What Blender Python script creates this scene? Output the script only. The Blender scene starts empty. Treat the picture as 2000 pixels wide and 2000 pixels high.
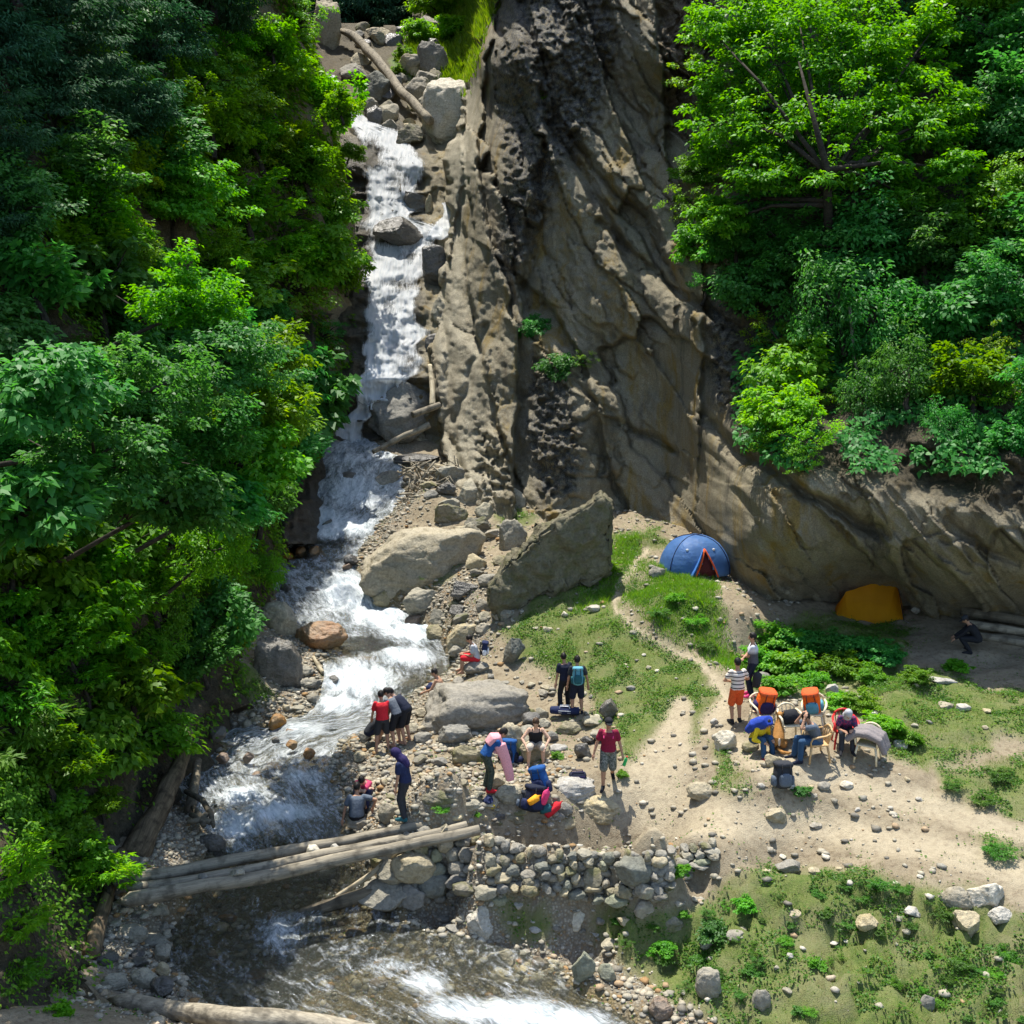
import bpy, bmesh, math, random
import numpy as np
from mathutils import Vector, Matrix, Euler
random.seed(7); RS = np.random.RandomState(11)
SC = bpy.context.scene
COL = SC.collection
PI = math.pi
# ------------------------------------------------------------------ camera
F = 2144.0
CAM = np.array([0.0, 0.0, 11.3])
CP, SP = math.cos(math.radians(10)), math.sin(math.radians(10))
def dirs(px, py):
    px = np.asarray(px, float); py = np.asarray(py, float)
    X = (px - 1000) / F; V = -(py - 1000) / F
    dy = CP + V * SP; dz = -SP + V * CP
    return X / dy, dz / dy
def at(px, py, Y):
    dx, dz = dirs(px, py)
    return np.stack([dx * Y, np.asarray(Y, float) * np.ones_like(dx), CAM[2] + dz * Y], -1)
def at_z(px, py, z):
    dx, dz = dirs(px, py)
    Y = (np.asarray(z, float) - CAM[2]) / dz
    return np.stack([dx * Y, Y, CAM[2] + dz * Y], -1)
def proj(P):
    P = np.asarray(P, float)
    x = P[..., 0]; y = P[..., 1]; z = P[..., 2] - CAM[2]
    d = y * CP - z * SP; v = y * SP + z * CP
    return 1000 + F * x / d, 1000 - F * v / d
def mpp(p):
    return (p[1] * CP - (p[2] - CAM[2]) * SP) / F
cd = bpy.data.cameras.new('camera'); cam = bpy.data.objects.new('camera', cd); COL.objects.link(cam)
cam.location = CAM; cam.rotation_euler = (math.radians(80), 0, 0)
cd.sensor_width = 36; cd.lens = 36 * F / 2000; cd.clip_end = 500; cd.clip_start = .1
SC.camera = cam
# ------------------------------------------------------------------ light
SUN_TO = Vector((-.13, .27, .94)).normalized()
elev = math.asin(SUN_TO.z); az = math.atan2(SUN_TO.x, SUN_TO.y)
ld = bpy.data.lights.new('sun', 'SUN'); sun = bpy.data.objects.new('sun', ld); COL.objects.link(sun)
ld.energy = 4.4; ld.angle = math.radians(.5); ld.color = (1, .95, .86)
sun.rotation_euler = SUN_TO.to_track_quat('Z', 'Y').to_euler(); sun.location = (0, 20, 60)
w = bpy.data.worlds.new('World'); SC.world = w; w.use_nodes = True
nt = w.node_tree; nt.nodes.clear()
sky = nt.nodes.new('ShaderNodeTexSky'); sky.sky_type = 'NISHITA'; sky.sun_disc = False
sky.sun_elevation = elev; sky.sun_rotation = az
bg = nt.nodes.new('ShaderNodeBackground'); bg.inputs[1].default_value = .15
wo = nt.nodes.new('ShaderNodeOutputWorld'); nt.links.new(sky.outputs[0], bg.inputs[0]); nt.links.new(bg.outputs[0], wo.inputs[0])
SC.view_settings.view_transform = 'Standard'; SC.view_settings.look = 'None'; SC.view_settings.exposure = 0.85; SC.view_settings.gamma = 1
cy = SC.cycles
cy.use_denoising = True; cy.max_bounces = 8; cy.diffuse_bounces = 5; cy.glossy_bounces = 2; cy.transmission_bounces = 4; cy.transparent_max_bounces = 12
cy.caustics_reflective = False; cy.caustics_refractive = False
# ------------------------------------------------------------------ noise
def _h(ix, iy, iz, s):
    n = (ix * 73856093) ^ (iy * 19349663) ^ (iz * 83492791) ^ (s * 15485863)
    n = n & 0xffffffff
    n = ((n ^ (n >> 15)) * 2246822519) & 0xffffffff
    n = ((n ^ (n >> 13)) * 3266489917) & 0xffffffff
    n = n ^ (n >> 16)
    return n / 2147483648.0 - 1.0
def vn(x, y, z=0.0, s=0):
    x, y, z = np.broadcast_arrays(np.asarray(x, float), np.asarray(y, float), np.asarray(z, float))
    fx = np.floor(x); fy = np.floor(y); fz = np.floor(z)
    ix = fx.astype(np.int64); iy = fy.astype(np.int64); iz = fz.astype(np.int64)
    u = x - fx; v = y - fy; t = z - fz
    u = u * u * u * (u * (u * 6 - 15) + 10); v = v * v * v * (v * (v * 6 - 15) + 10); t = t * t * t * (t * (t * 6 - 15) + 10)
    def L(a, b, k): return a + (b - a) * k
    return L(L(L(_h(ix, iy, iz, s), _h(ix + 1, iy, iz, s), u), L(_h(ix, iy + 1, iz, s), _h(ix + 1, iy + 1, iz, s), u), v),
             L(L(_h(ix, iy, iz + 1, s), _h(ix + 1, iy, iz + 1, s), u), L(_h(ix, iy + 1, iz + 1, s), _h(ix + 1, iy + 1, iz + 1, s), u), v), t)
def fbm(x, y, z=0.0, o=4, s=0, g=.5):
    a = 1; f = 1; r = 0
    for i in range(o):
        r = r + a * vn(np.asarray(x) * f + 7.3 * i, np.asarray(y) * f - 3.1 * i, np.asarray(z) * f + 1.7 * i, s + i); a *= g; f *= 2.03
    return r
def ridged(x, y, z=0.0, o=4, s=0):
    a = 1; f = 1; r = 0
    for i in range(o):
        r = r + a * (1 - 2 * np.abs(vn(np.asarray(x) * f + 7.3 * i, np.asarray(y) * f - 3.1 * i, np.asarray(z) * f + 1.7 * i, s + i))); a *= .5; f *= 2.03
    return r
def sstep(a, b, x):
    t = np.clip((np.asarray(x, float) - a) / (b - a), 0, 1); return t * t * (3 - 2 * t)
class RBF:
    def __init__(self, P, V, c=.4, smooth=0.0):
        self.P = np.asarray(P, float); self.c = c; V = np.asarray(V, float); n = len(V)
        K = self.k(self.P) + np.eye(n) * smooth
        A = np.zeros((n + 3, n + 3)); A[:n, :n] = K; A[:n, n] = 1; A[:n, n + 1:] = self.P; A[n, :n] = 1; A[n + 1:, :n] = self.P.T
        self.w = np.linalg.solve(A, np.concatenate([V, np.zeros(3)]))
    def k(self, Q):
        d = Q[:, None, :] - self.P[None]; return -np.sqrt((d ** 2).sum(-1) + self.c ** 2)
    def __call__(self, Q):
        Q = np.asarray(Q, float); out = np.empty(len(Q))
        for i in range(0, len(Q), 20000):
            q = Q[i:i + 20000]; n = len(self.P)
            out[i:i + 20000] = self.k(q) @ self.w[:n] + self.w[n] + q @ self.w[n + 1:]
        return out
def poly_sd(px, py, poly):
    """signed distance to a closed polygon, negative inside"""
    px = np.asarray(px, float); py = np.asarray(py, float)
    ins = np.zeros(px.shape, bool); dm = np.full(px.shape, 1e9)
    n = len(poly)
    for i in range(n):
        x0, y0 = poly[i]; x1, y1 = poly[(i + 1) % n]
        c = ((y0 > py) != (y1 > py)) & (px < (x1 - x0) * (py - y0) / ((y1 - y0) if y1 != y0 else 1e-9) + x0)
        ins ^= c
        ex, ey = x1 - x0, y1 - y0; t = np.clip(((px - x0) * ex + (py - y0) * ey) / (ex * ex + ey * ey + 1e-12), 0, 1)
        dm = np.minimum(dm, np.hypot(px - x0 - t * ex, py - y0 - t * ey))
    return np.where(ins, -dm, dm)
def line_d(px, py, pts, ws=None):
    """distance to polyline, signed (+ = to the right of travel in image coords), and interpolated width"""
    px = np.asarray(px, float); py = np.asarray(py, float)
    best = np.full(px.shape, 1e9); sg = np.zeros(px.shape); wd = np.zeros(px.shape)
    for i in range(len(pts) - 1):
        x0, y0 = pts[i]; x1, y1 = pts[i + 1]; ex, ey = x1 - x0, y1 - y0
        t = np.clip(((px - x0) * ex + (py - y0) * ey) / (ex * ex + ey * ey + 1e-12), 0, 1)
        dx = px - x0 - t * ex; dy = py - y0 - t * ey; d = np.hypot(dx, dy); m = d < best
        best = np.where(m, d, best); sg = np.where(m, np.sign(ey * dx - ex * dy), sg)
        if ws is not None: wd = np.where(m, ws[i] + (ws[i + 1] - ws[i]) * t, wd)
    return best, sg, wd
# ------------------------------------------------------------------ objects
def prop(o, label=None, cat=None, group=None, kind=None):
    if label: o['label'] = label
    if cat: o['category'] = cat
    if group: o['group'] = group
    if kind: o['kind'] = kind
    return o
def link(name, me, mat=None, parent=None, smooth=False):
    o = bpy.data.objects.new(name, me); COL.objects.link(o)
    if mat is not None and len(me.materials) == 0: me.materials.append(mat)
    if parent is not None: o.parent = parent
    if smooth and len(me.polygons): me.polygons.foreach_set('use_smooth', np.ones(len(me.polygons), bool))
    return o
def empty(name, loc=(0, 0, 0), rot=(0, 0, 0), scale=1.0):
    o = bpy.data.objects.new(name, None); COL.objects.link(o); o.empty_display_size = .2
    o.location = loc; o.rotation_euler = rot; o.scale = (scale,) * 3 if not hasattr(scale, '__len__') else scale
    return o
def mesh(name, V, Fc):
    me = bpy.data.meshes.new(name)
    V = np.asarray(V, np.float32); 
    if isinstance(Fc, np.ndarray):
        k = Fc.shape[1]; n = len(Fc)
        me.vertices.add(len(V)); me.vertices.foreach_set('co', V.ravel())
        me.loops.add(n * k); me.loops.foreach_set('vertex_index', Fc.astype(np.int32).ravel())
        me.polygons.add(n); me.polygons.foreach_set('loop_start', np.arange(0, n * k, k, dtype=np.int32)); me.polygons.foreach_set('loop_total', np.full(n, k, np.int32))
        me.update(calc_edges=True); 
    else:
        me.from_pydata([tuple(v) for v in V.tolist()], [], Fc)
    me.validate(); me.update()
    return me
def fattr(me, name, vals):
    a = me.attributes.new(name, 'FLOAT', 'POINT'); a.data.foreach_set('value', np.asarray(vals, np.float32).ravel())
def vattr(me, name, vals):
    a = me.attributes.new(name, 'FLOAT_VECTOR', 'POINT'); a.data.foreach_set('vector', np.asarray(vals, np.float32).ravel())
def grid_faces(nr, nc):
    i = np.arange(nr - 1)[:, None] * nc + np.arange(nc - 1)[None]; i = i.ravel()
    return np.stack([i, i + 1, i + nc + 1, i + nc], 1)
class MB:
    """collects pieces into one mesh"""
    def __init__(self): self.V = []; self.F = []; self.n = 0
    def add(self, V, Fs):
        V = np.asarray(V, float); self.V.append(V); self.F += [tuple(int(a) + self.n for a in f) for f in Fs]; self.n += len(V); return self
    def tube(self, pts, rad, seg=8, cap=True, up=None, flat=1.0):
        pts = [Vector(p) for p in pts]; n = len(pts); 
        if not hasattr(rad, '__len__'): rad = [rad] * n
        V = []; Fs = []; prev = None
        for i, p in enumerate(pts):
            t = (pts[min(i + 1, n - 1)] - pts[max(i - 1, 0)]).normalized()
            if prev is None:
                a = Vector(up) if up is not None else (Vector((0, 0, 1)) if abs(t.z) < .9 else Vector((1, 0, 0)))
                u = (a - t * a.dot(t)).normalized()
            else:
                u = (prev - t * prev.dot(t)); u = u.normalized() if u.length > 1e-6 else t.orthogonal().normalized()
            prev = u; v = t.cross(u)
            for k in range(seg):
                a = 2 * PI * k / seg; V.append(p + (u * math.cos(a) * flat + v * math.sin(a)) * rad[i])
        for i in range(n - 1):
            for k in range(seg):
                a = i * seg + k; b = i * seg + (k + 1) % seg; Fs.append((a, b, b + seg, a + seg))
        if cap:
            c0 = len(V); V.append(pts[0]); c1 = len(V); V.append(pts[-1])
            for k in range(seg):
                Fs.append((c0, (k + 1) % seg, k)); Fs.append((c1, (n - 1) * seg + k, (n - 1) * seg + (k + 1) % seg))
        return self.add([tuple(v) for v in V], Fs)
    def capsule(self, a, b, ra, rb, seg=10):
        a = Vector(a); b = Vector(b); t = (b - a); 
        if t.length < 1e-6: t = Vector((0, 0, 1e-4))
        t = t.normalized()
        pts = [a - t * ra * c for c in (.98, .8, .45)] + [a, b] + [b + t * rb * c for c in (.45, .8, .98)]
        rr = [ra * .2, ra * .6, ra * .9, ra, rb, rb * .9, rb * .6, rb * .2]
        return self.tube(pts, rr, seg)
    def ell(self, c, r, rot=None, nu=14, nv=9, f=None):
        V = []; Fs = []
        R = rot if rot is not None else Matrix.Identity(3)
        for i in range(nv + 1):
            th = PI * i / nv
            for k in range(nu):
                a = 2 * PI * k / nu; p = Vector((math.sin(th) * math.cos(a), math.sin(th) * math.sin(a), math.cos(th)))
                if f: p = f(p)
                V.append(tuple(Vector(c) + R @ Vector((p.x * r[0], p.y * r[1], p.z * r[2]))))
        for i in range(nv):
            for k in range(nu):
                a = i * nu + k; b = i * nu + (k + 1) % nu; Fs.append((a, a + nu, b + nu, b))
        return self.add(V, Fs)
    def box(self, c, s, rot=None, bev=0.0):
        bm = bmesh.new(); bmesh.ops.create_cube(bm, size=1)
        for v in bm.verts: v.co = Vector((v.co.x * s[0], v.co.y * s[1], v.co.z * s[2]))
        if bev: bmesh.ops.bevel(bm, geom=list(bm.edges), offset=bev, segments=2, affect='EDGES', profile=.6)
        R = rot if rot is not None else Matrix.Identity(3)
        bm.verts.index_update()
        V = [tuple(Vector(c) + R @ v.co) for v in bm.verts]; Fs = [[v.index for v in f.verts] for f in bm.faces]; bm.free()
        return self.add(V, Fs)
    def mesh(self, name): return mesh(name, np.concatenate(self.V), self.F)
    def build(self, name, mat=None, parent=None, smooth=True): return link(name, self.mesh(name), mat, parent, smooth)
# ------------------------------------------------------------------ materials
class NT:
    def __init__(self, name):
        self.m = bpy.data.materials.new(name); self.m.use_nodes = True; self.t = self.m.node_tree; self.t.nodes.clear()
        self.out = self.n('ShaderNodeOutputMaterial')
    def n(self, ty, **kw):
        o = self.t.nodes.new(ty)
        for k, v in kw.items(): setattr(o, k, v)
        return o
    def l(self, a, b): self.t.links.new(a, b)
    def set(self, node, i, v):
        if hasattr(v, 'is_linked') or isinstance(v, bpy.types.NodeSocket): self.l(v, node.inputs[i])
        else: node.inputs[i].default_value = v
    def attr(self, name, out='Fac'): return self.n('ShaderNodeAttribute', attribute_name=name).outputs[out]
    def obj(self): return self.n('ShaderNodeTexCoord').outputs['Object']
    def geo(self): return self.n('ShaderNodeNewGeometry').outputs['Position']
    def mapping(self, v, scale=(1, 1, 1), rot=(0, 0, 0)):
        m = self.n('ShaderNodeMapping'); self.l(v, m.inputs[0]); m.inputs['Scale'].default_value = scale; m.inputs['Rotation'].default_value = rot; return m.outputs[0]
    def noise(self, v, scale, detail=5, rough=.55, dist=0.0):
        x = self.n('ShaderNodeTexNoise'); self.l(v, x.inputs['Vector']); x.inputs['Scale'].default_value = scale; x.inputs['Detail'].default_value = detail
        x.inputs['Roughness'].default_value = rough; x.inputs['Distortion'].default_value = dist; return x.outputs['Fac']
    def voro(self, v, scale, feature='F1', out='Distance'):
        x = self.n('ShaderNodeTexVoronoi', feature=feature); self.l(v, x.inputs['Vector']); x.inputs['Scale'].default_value = scale; return x.outputs[out]
    def ramp(self, f, stops, interp='LINEAR'):
        r = self.n('ShaderNodeValToRGB'); self.l(f, r.inputs[0]); e = r.color_ramp; e.interpolation = interp
        while len(e.elements) < len(stops): e.elements.new(.5)
        for el, (p, c) in zip(e.elements, stops): el.position = p; el.color = (*c, 1) if len(c) == 3 else c
        return r.outputs[0]
    def mr(self, f, a, b, c=0.0, d=1.0):
        r = self.n('ShaderNodeMapRange'); self.l(f, r.inputs[0])
        for i, v in enumerate((a, b, c, d)): r.inputs[i + 1].default_value = v
        return r.outputs[0]
    def math(self, op, a, b=0.0, c=0.0):
        m = self.n('ShaderNodeMath', operation=op); self.set(m, 0, a); self.set(m, 1, b)
        if op == 'MULTIPLY_ADD': self.set(m, 2, c)
        return m.outputs[0]
    def mix(self, f, a, b, blend='MIX'):
        m = self.n('ShaderNodeMix', data_type='RGBA', blend_type=blend)
        for i, v in ((0, f), (6, a), (7, b)):
            if isinstance(v, tuple) and len(v) == 3: v = (*v, 1)
            self.set(m, i, v)
        return m.outputs[2]
    def hsv(self, c, h=.5, s=1.0, v=1.0):
        m = self.n('ShaderNodeHueSaturation'); self.set(m, 0, h); self.set(m, 1, s); self.set(m, 2, v); self.set(m, 4, c); return m.outputs[0]
    def rnd(self): return self.n('ShaderNodeObjectInfo').outputs['Random']
    def bump(self, h, strength=.5, dist=.05, normal=None):
        b = self.n('ShaderNodeBump'); b.inputs['Strength'].default_value = strength; b.inputs['Distance'].default_value = dist; self.l(h, b.inputs['Height'])
        if normal is not None: self.l(normal, b.inputs['Normal'])
        return b.outputs[0]
    def bsdf(self, col, rough=.8, normal=None, spec=.3, **kw):
        p = self.n('ShaderNodeBsdfPrincipled')
        if isinstance(col, tuple): p.inputs['Base Color'].default_value = (*col, 1)
        else: self.l(col, p.inputs['Base Color'])
        self.set(p, 'Roughness', rough); p.inputs['Specular IOR Level'].default_value = spec
        if normal is not None: self.l(normal, p.inputs['Normal'])
        for k, v in kw.items(): self.set(p, k, v)
        return p.outputs[0]
    def done(self, sh): self.l(sh, self.out.inputs[0]); return self.m

def m_rock(name, c1, c2, c3, rough=.85, sc=1.0, moss=0.0, wet=False):
    t = NT(name); v = t.geo(); r = t.rnd(); o = t.obj()
    n1 = t.noise(v, 1.3 * sc, 6, .62); n2 = t.noise(t.mapping(v, (3, 1.2, 5), (.5, .3, .2)), 1.6 * sc, 7, .65, .4); n3 = t.noise(v, 11 * sc, 6, .7)
    c = t.mix(t.mr(n1, .35, .65), c1, c2); c = t.mix(t.mr(n2, .52, .72), c, c3)
    c = t.mix(t.mr(n3, .3, .7, .0, 1), t.hsv(c, v=.62), t.hsv(c, v=1.22))
    c = t.hsv(c, s=t.mr(r, 0, 1, .6, 1.25), v=t.mr(r, 0, 1, .72, 1.2))
    if moss:
        nz = t.n('ShaderNodeSeparateXYZ'); t.l(t.n('ShaderNodeNewGeometry').outputs['Normal'], nz.inputs[0])
        k = t.math('MULTIPLY', t.mr(t.noise(v, 3.0, 5), .5, .62), moss); c = t.mix(k, c, (.10, .11, .02))
    b = t.bump(n2, .5, .12); b = t.bump(n3, .7, .05, b); b = t.bump(t.noise(v, 40 * sc, 4, .7), .45, .015, b)
    return t.done(t.bsdf(c, rough, b, .35 if not wet else .6))
M = {}
M['rock_grey'] = m_rock('grey rock', (.29, .27, .215), (.36, .33, .25), (.19, .18, .14))
M['rock_tan'] = m_rock('tan rock', (.36, .315, .22), (.43, .375, .26), (.25, .21, .12))
M['rock_pale'] = m_rock('pale rock', (.5, .465, .38), (.56, .52, .43), (.34, .3, .22))
M['rock_dark'] = m_rock('dark wet rock', (.09, .085, .075), (.14, .13, .11), (.06, .055, .045), .35, 1, 0, True)
M['rock_rust'] = m_rock('rust brown rock', (.30, .14, .045), (.24, .17, .09), (.38, .17, .03), .45, 1, 0, True)
M['rock_mossy'] = m_rock('mossy rock', (.26, .23, .15), (.30, .27, .19), (.16, .145, .09), .9, 1, .55)
M['rock_slab'] = m_rock('shade-darkened mossy slab rock', (.16, .145, .085), (.21, .185, .11), (.10, .095, .055), .9, 1.2, .3)  # darker copy of the mossy rock; shade of the slab front put into its colour
M['rock_green'] = m_rock('green grey rock', (.22, .23, .17), (.28, .28, .2), (.16, .16, .11))
def m_plain(name, c, rough=.8, spec=.25, nz=.0, sc=60, trans=0.0):
    t = NT(name)
    if nz:
        col = t.mix(t.mr(t.noise(t.obj(), sc, 3), .3, .7), tuple(a * (1 - nz) for a in c), tuple(min(1, a * (1 + nz)) for a in c))
    else: col = c
    b = t.bump(t.noise(t.obj(), sc * .35, 4), .6, .035)
    sh = t.bsdf(col, rough, b, spec)
    if trans:
        tr = t.n('ShaderNodeBsdfTranslucent'); t.set(tr, 0, (*c, 1)); mx = t.n('ShaderNodeMixShader'); mx.inputs[0].default_value = trans; t.l(sh, mx.inputs[1]); t.l(tr.outputs[0], mx.inputs[2]); sh = mx.outputs[0]
    return t.done(sh)
def m_wood(name, c1, c2, sc=1.0):
    t = NT(name); o = t.obj(); v = t.mapping(o, (1.0, 14, 14))
    n = t.noise(v, 1.2 * sc, 6, .6, .3); n2 = t.noise(o, 4, 5)
    c = t.mix(t.mr(n, .35, .68), c1, c2); c = t.mix(t.mr(n2, .5, .66, 0, .75), c, tuple(a * .42 for a in c1)); n5 = t.noise(t.mapping(o, (2, 26, 26)), 2.0, 5, .7); c = t.mix(t.mr(n5, .55, .7, 0, .7), c, tuple(a * .35 for a in c1))
    c = t.hsv(c, v=t.mr(t.rnd(), 0, 1, .8, 1.15))
    return t.done(t.bsdf(c, .85, t.bump(n, .6, .03), .2))
M['log'] = m_wood('weathered log', (.20, .175, .13), (.38, .335, .25))
M['log_dark'] = m_wood('dark log', (.1, .085, .06), (.2, .17, .12))
M['log_pale'] = m_wood('peeled log', (.42, .35, .23), (.6, .53, .38))
M['bark_brown'] = m_wood('brown bark', (.09, .065, .04), (.22, .165, .10))
M['bark'] = m_wood('bark', (.028, .023, .018), (.075, .062, .046))
def m_leaf(name, c1, c2, c3, tr=.52, rough=.5):
    t = NT(name); k = t.attr('tint'); k2 = t.attr('tint2'); r = t.rnd()
    c = t.mix(k, c1, c2); c = t.mix(t.mr(k2, .82, 1, 0, .9), c, c3)
    c = t.hsv(c, h=t.mr(r, 0, 1, .482, .518), v=t.mr(r, 0, 1, .75, 1.2))
    p = t.bsdf(c, rough, None, .35)
    tl = t.n('ShaderNodeBsdfTranslucent'); t.l(t.hsv(c, h=.485, s=1.1, v=1.35), tl.inputs[0])
    mx = t.n('ShaderNodeMixShader'); mx.inputs[0].default_value = tr; t.l(p, mx.inputs[1]); t.l(tl.outputs[0], mx.inputs[2])
    return t.done(mx.outputs[0])
M['leaf_teal'] = m_leaf('deep green leaves', (.035, .165, .030), (.09, .31, .05), (.19, .43, .10))
M['leaf_mid'] = m_leaf('mid green leaves', (.060, .215, .010), (.16, .40, .02), (.29, .52, .05))
M['leaf_yellow'] = m_leaf('yellow green leaves', (.095, .26, .008), (.20, .42, .016), (.34, .53, .03))
M['leaf_lime'] = m_leaf('lime green leaves', (.10, .3, .012), (.2, .45, .02), (.32, .55, .04))
M['leaf_dark'] = m_leaf('dark needles', (.024, .085, .036), (.045, .15, .055), (.08, .2, .07), .25, .8)
M['leaf_weed'] = m_leaf('weed leaves', (.05, .16, .015), (.10, .25, .03), (.2, .33, .06))
M['grass'] = m_leaf('grass blades', (.09, .17, .02), (.17, .26, .035), (.3, .32, .09), .35)
M['grass_bright'] = m_leaf('bright grass blades', (.09, .23, .02), (.18, .36, .03), (.3, .42, .06), .4)
M['grass_dry'] = m_leaf('dry grass blades', (.22, .17, .06), (.3, .26, .1), (.16, .2, .05), .3)
# ------------------------------------------------------------------ terrain
STREAM = [(700,1700,2230,-1.9),(600,1450,2110,-1.75),(470,1265,2010,-1.62),(340,1085,1900,-1.5),(345,810,1810,-1.35),(380,745,1740,-1.2),(400,670,1650,-.95),(368,652,1570,-.72),(340,652,1490,-.5),(425,692,1440,-.38),
 (600,770,1400,-.2),(640,810,1345,.12),(640,880,1290,.45),(600,850,1245,.75),(570,790,1205,1.05),(540,740,1160,1.5),(512,690,1118,2.0),(512,700,1085,2.35),(530,720,1045,2.9),(560,765,1000,3.5),(585,790,950,4.3),(600,780,905,5.1),(625,730,870,5.7),(640,715,850,6.0)]
def _srow(r): return at_z(r[0], r[2], r[3]), at_z(r[1], r[2], r[3])
SL = np.array([_srow(r)[0] for r in STREAM]); SR = np.array([_srow(r)[1] for r in STREAM])
def _dense(A, n=16):
    out = []
    for i in range(len(A) - 1):
        p0 = A[max(i - 1, 0)]; p1 = A[i]; p2 = A[i + 1]; p3 = A[min(i + 2, len(A) - 1)]
        for k in range(n):
            t = k / n
            out.append(.5 * ((2 * p1) + (-p0 + p2) * t + (2 * p0 - 5 * p1 + 4 * p2 - p3) * t * t + (-p0 + 3 * p1 - 3 * p2 + p3) * t ** 3))
    out.append(A[-1]); return np.array(out)
DL, DR = _dense(SL), _dense(SR)
CT = [(690,1560,-.5),(700,1480,-.28),(800,1440,.05),(800,1580,-.05),(860,1500,.08),(950,1545,.12),(900,1420,.25),(860,1370,.4),(960,1390,.4),(1045,1498,.2),(1125,1397,.6),(1000,1300,1.05),(940,1310,.95),(900,1230,1.35),(850,1160,1.95),(760,1110,2.45),(900,1080,2.7),(830,960,4.4),(900,980,4.1),(1000,1000,3.9),(900,1170,2.05),(980,1200,1.95),(1050,1180,2.3),(1180,1140,2.75),(1200,1050,3.5),(1300,1040,3.6),(1120,1300,1.35),(1200,1400,.8),(1200,1480,.5),(1300,1400,1.0),(1300,1280,1.7),(1190,1536,.3),(1100,1560,.2),(1050,1580,.2),(920,1608,.22),(1000,1640,.25),(1200,1650,.3),(1370,1640,.35),(1400,1600,.4),(1550,1600,.4),(1700,1630,.45),(2000,1690,.5),(1800,1640,.48),
 (1400,1370,1.4),(1438,1413,1.4),(1420,1450,1.1),(1500,1480,1.15),(1600,1490,1.2),(1700,1480,1.25),(1528,1535,.95),(1400,1530,.7),(1650,1550,.8),(1800,1530,1.0),(2000,1560,1.0),
 (1230,1085,3.15),(1200,1160,2.6),(1260,1240,2.1),(1380,1310,1.7),(1430,1370,1.5),(1320,1190,2.75),(1280,1110,3.1),(1365,1128,3.0),(1450,1150,2.75),(1430,1220,2.45),(1470,1270,1.75),(1460,1230,2.3),
 (1500,1200,2.4),(1600,1200,2.3),(1690,1215,2.05),(1690,1260,1.95),(1600,1330,1.55),(1520,1340,1.5),(1850,1220,2.2),(2000,1230,2.3),(1950,1290,1.95),(1800,1300,1.85),(1750,1370,1.65),(1900,1370,1.65),(2000,1380,1.65),(1680,1360,1.55),(1850,1450,1.3),(2000,1470,1.25),
 (1450,1650,.3),(1500,1700,-.15),(1650,1690,.2),(740,1640,-.45),(745,1700,-.9),
 (1000,1810,-1.2),(1100,1890,-1.35),(1200,1960,-1.48),(1150,1800,-1.1),(1300,1830,-.95),(1400,1760,-.5),(1500,1745,-.15),(1600,1738,0),(1700,1742,.1),(1850,1740,.25),(2000,1760,.25),(1500,1850,-.75),(1650,1830,-.55),(1800,1850,-.4),(1950,1850,-.3),(1400,1950,-1.1),(1600,1950,-.9),(1800,1960,-.8),(2000,1980,-.7),
 (500,1400,-.1),(420,1420,0),(540,1330,.3),(480,1300,.95),(520,1260,1.05),(470,1180,2.0),(340,1620,-.55),(230,1730,-.4),(330,1765,-1.0),(200,1790,-.7),(150,1860,-.7),(300,1880,-1.25),(200,1950,-.9),(100,1930,-.4),(380,1960,-1.35),(150,1990,.0),(300,2010,-.2),(-50,1960,.3),(450,2050,-.55),(650,2120,-.9)]
def _pl(pts, n):
    A = np.array(pts, float); d = np.concatenate([[0], np.cumsum(np.hypot(*np.diff(A[:, :2], axis=0).T))]); t = np.linspace(0, d[-1], n)
    return [tuple(np.interp(x, d, A[:, k]) for k in range(3)) for x in t]
WTOP = [(745,1640,-.1),(790,1632,.12),(850,1622,.22),(1000,1650,.22),(1150,1664,.26),(1280,1668,.28),(1380,1640,.33)]
WBASE = [(735,1740,-1.12),(790,1772,-1.22),(850,1757,-1.2),(1000,1736,-1.1),(1150,1750,-.97),(1260,1756,-.85),(1330,1735,-.6),(1395,1668,.2)]
CT += _pl(WTOP, 22) + _pl(WBASE, 22)
CTW = np.array([at_z(a, b, c) for a, b, c in CT])
ANCH = np.array([(-15,30,2),(-16,22,1),(26,20,.5),(26,34,2.1),(20,46,2.2),(13,36.5,2.0),(18,34.5,2.0),(9.5,37.5,2.3),(20,40,2.0),(2,50,5),(-9,52,6.3),(-16,12,.5),(0,4,-1.8),(24,8,-.8),(12,12,-1.0),(-6,10,-.6),(10,46,3.0),(26,50,2.5)])
allP = np.concatenate([CTW, SL + [0, 0, .03], SR + [0, 0, .03], ANCH])
TR = RBF(allP[:, :2], allP[:, 2], .55, .006)
SPOLY = [tuple(p[:2]) for p in DL[::4]] + [tuple(p[:2]) for p in DR[::-4]]
GX = np.arange(-15, 25, .13); GY = np.arange(5, 51, .13)
gx, gy = np.meshgrid(GX, GY); q = np.stack([gx.ravel(), gy.ravel()], 1)
gz = TR(q)
sd = poly_sd(q[:, 0], q[:, 1], SPOLY)
pxg, pyg = proj(np.column_stack([q, gz]))
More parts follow.
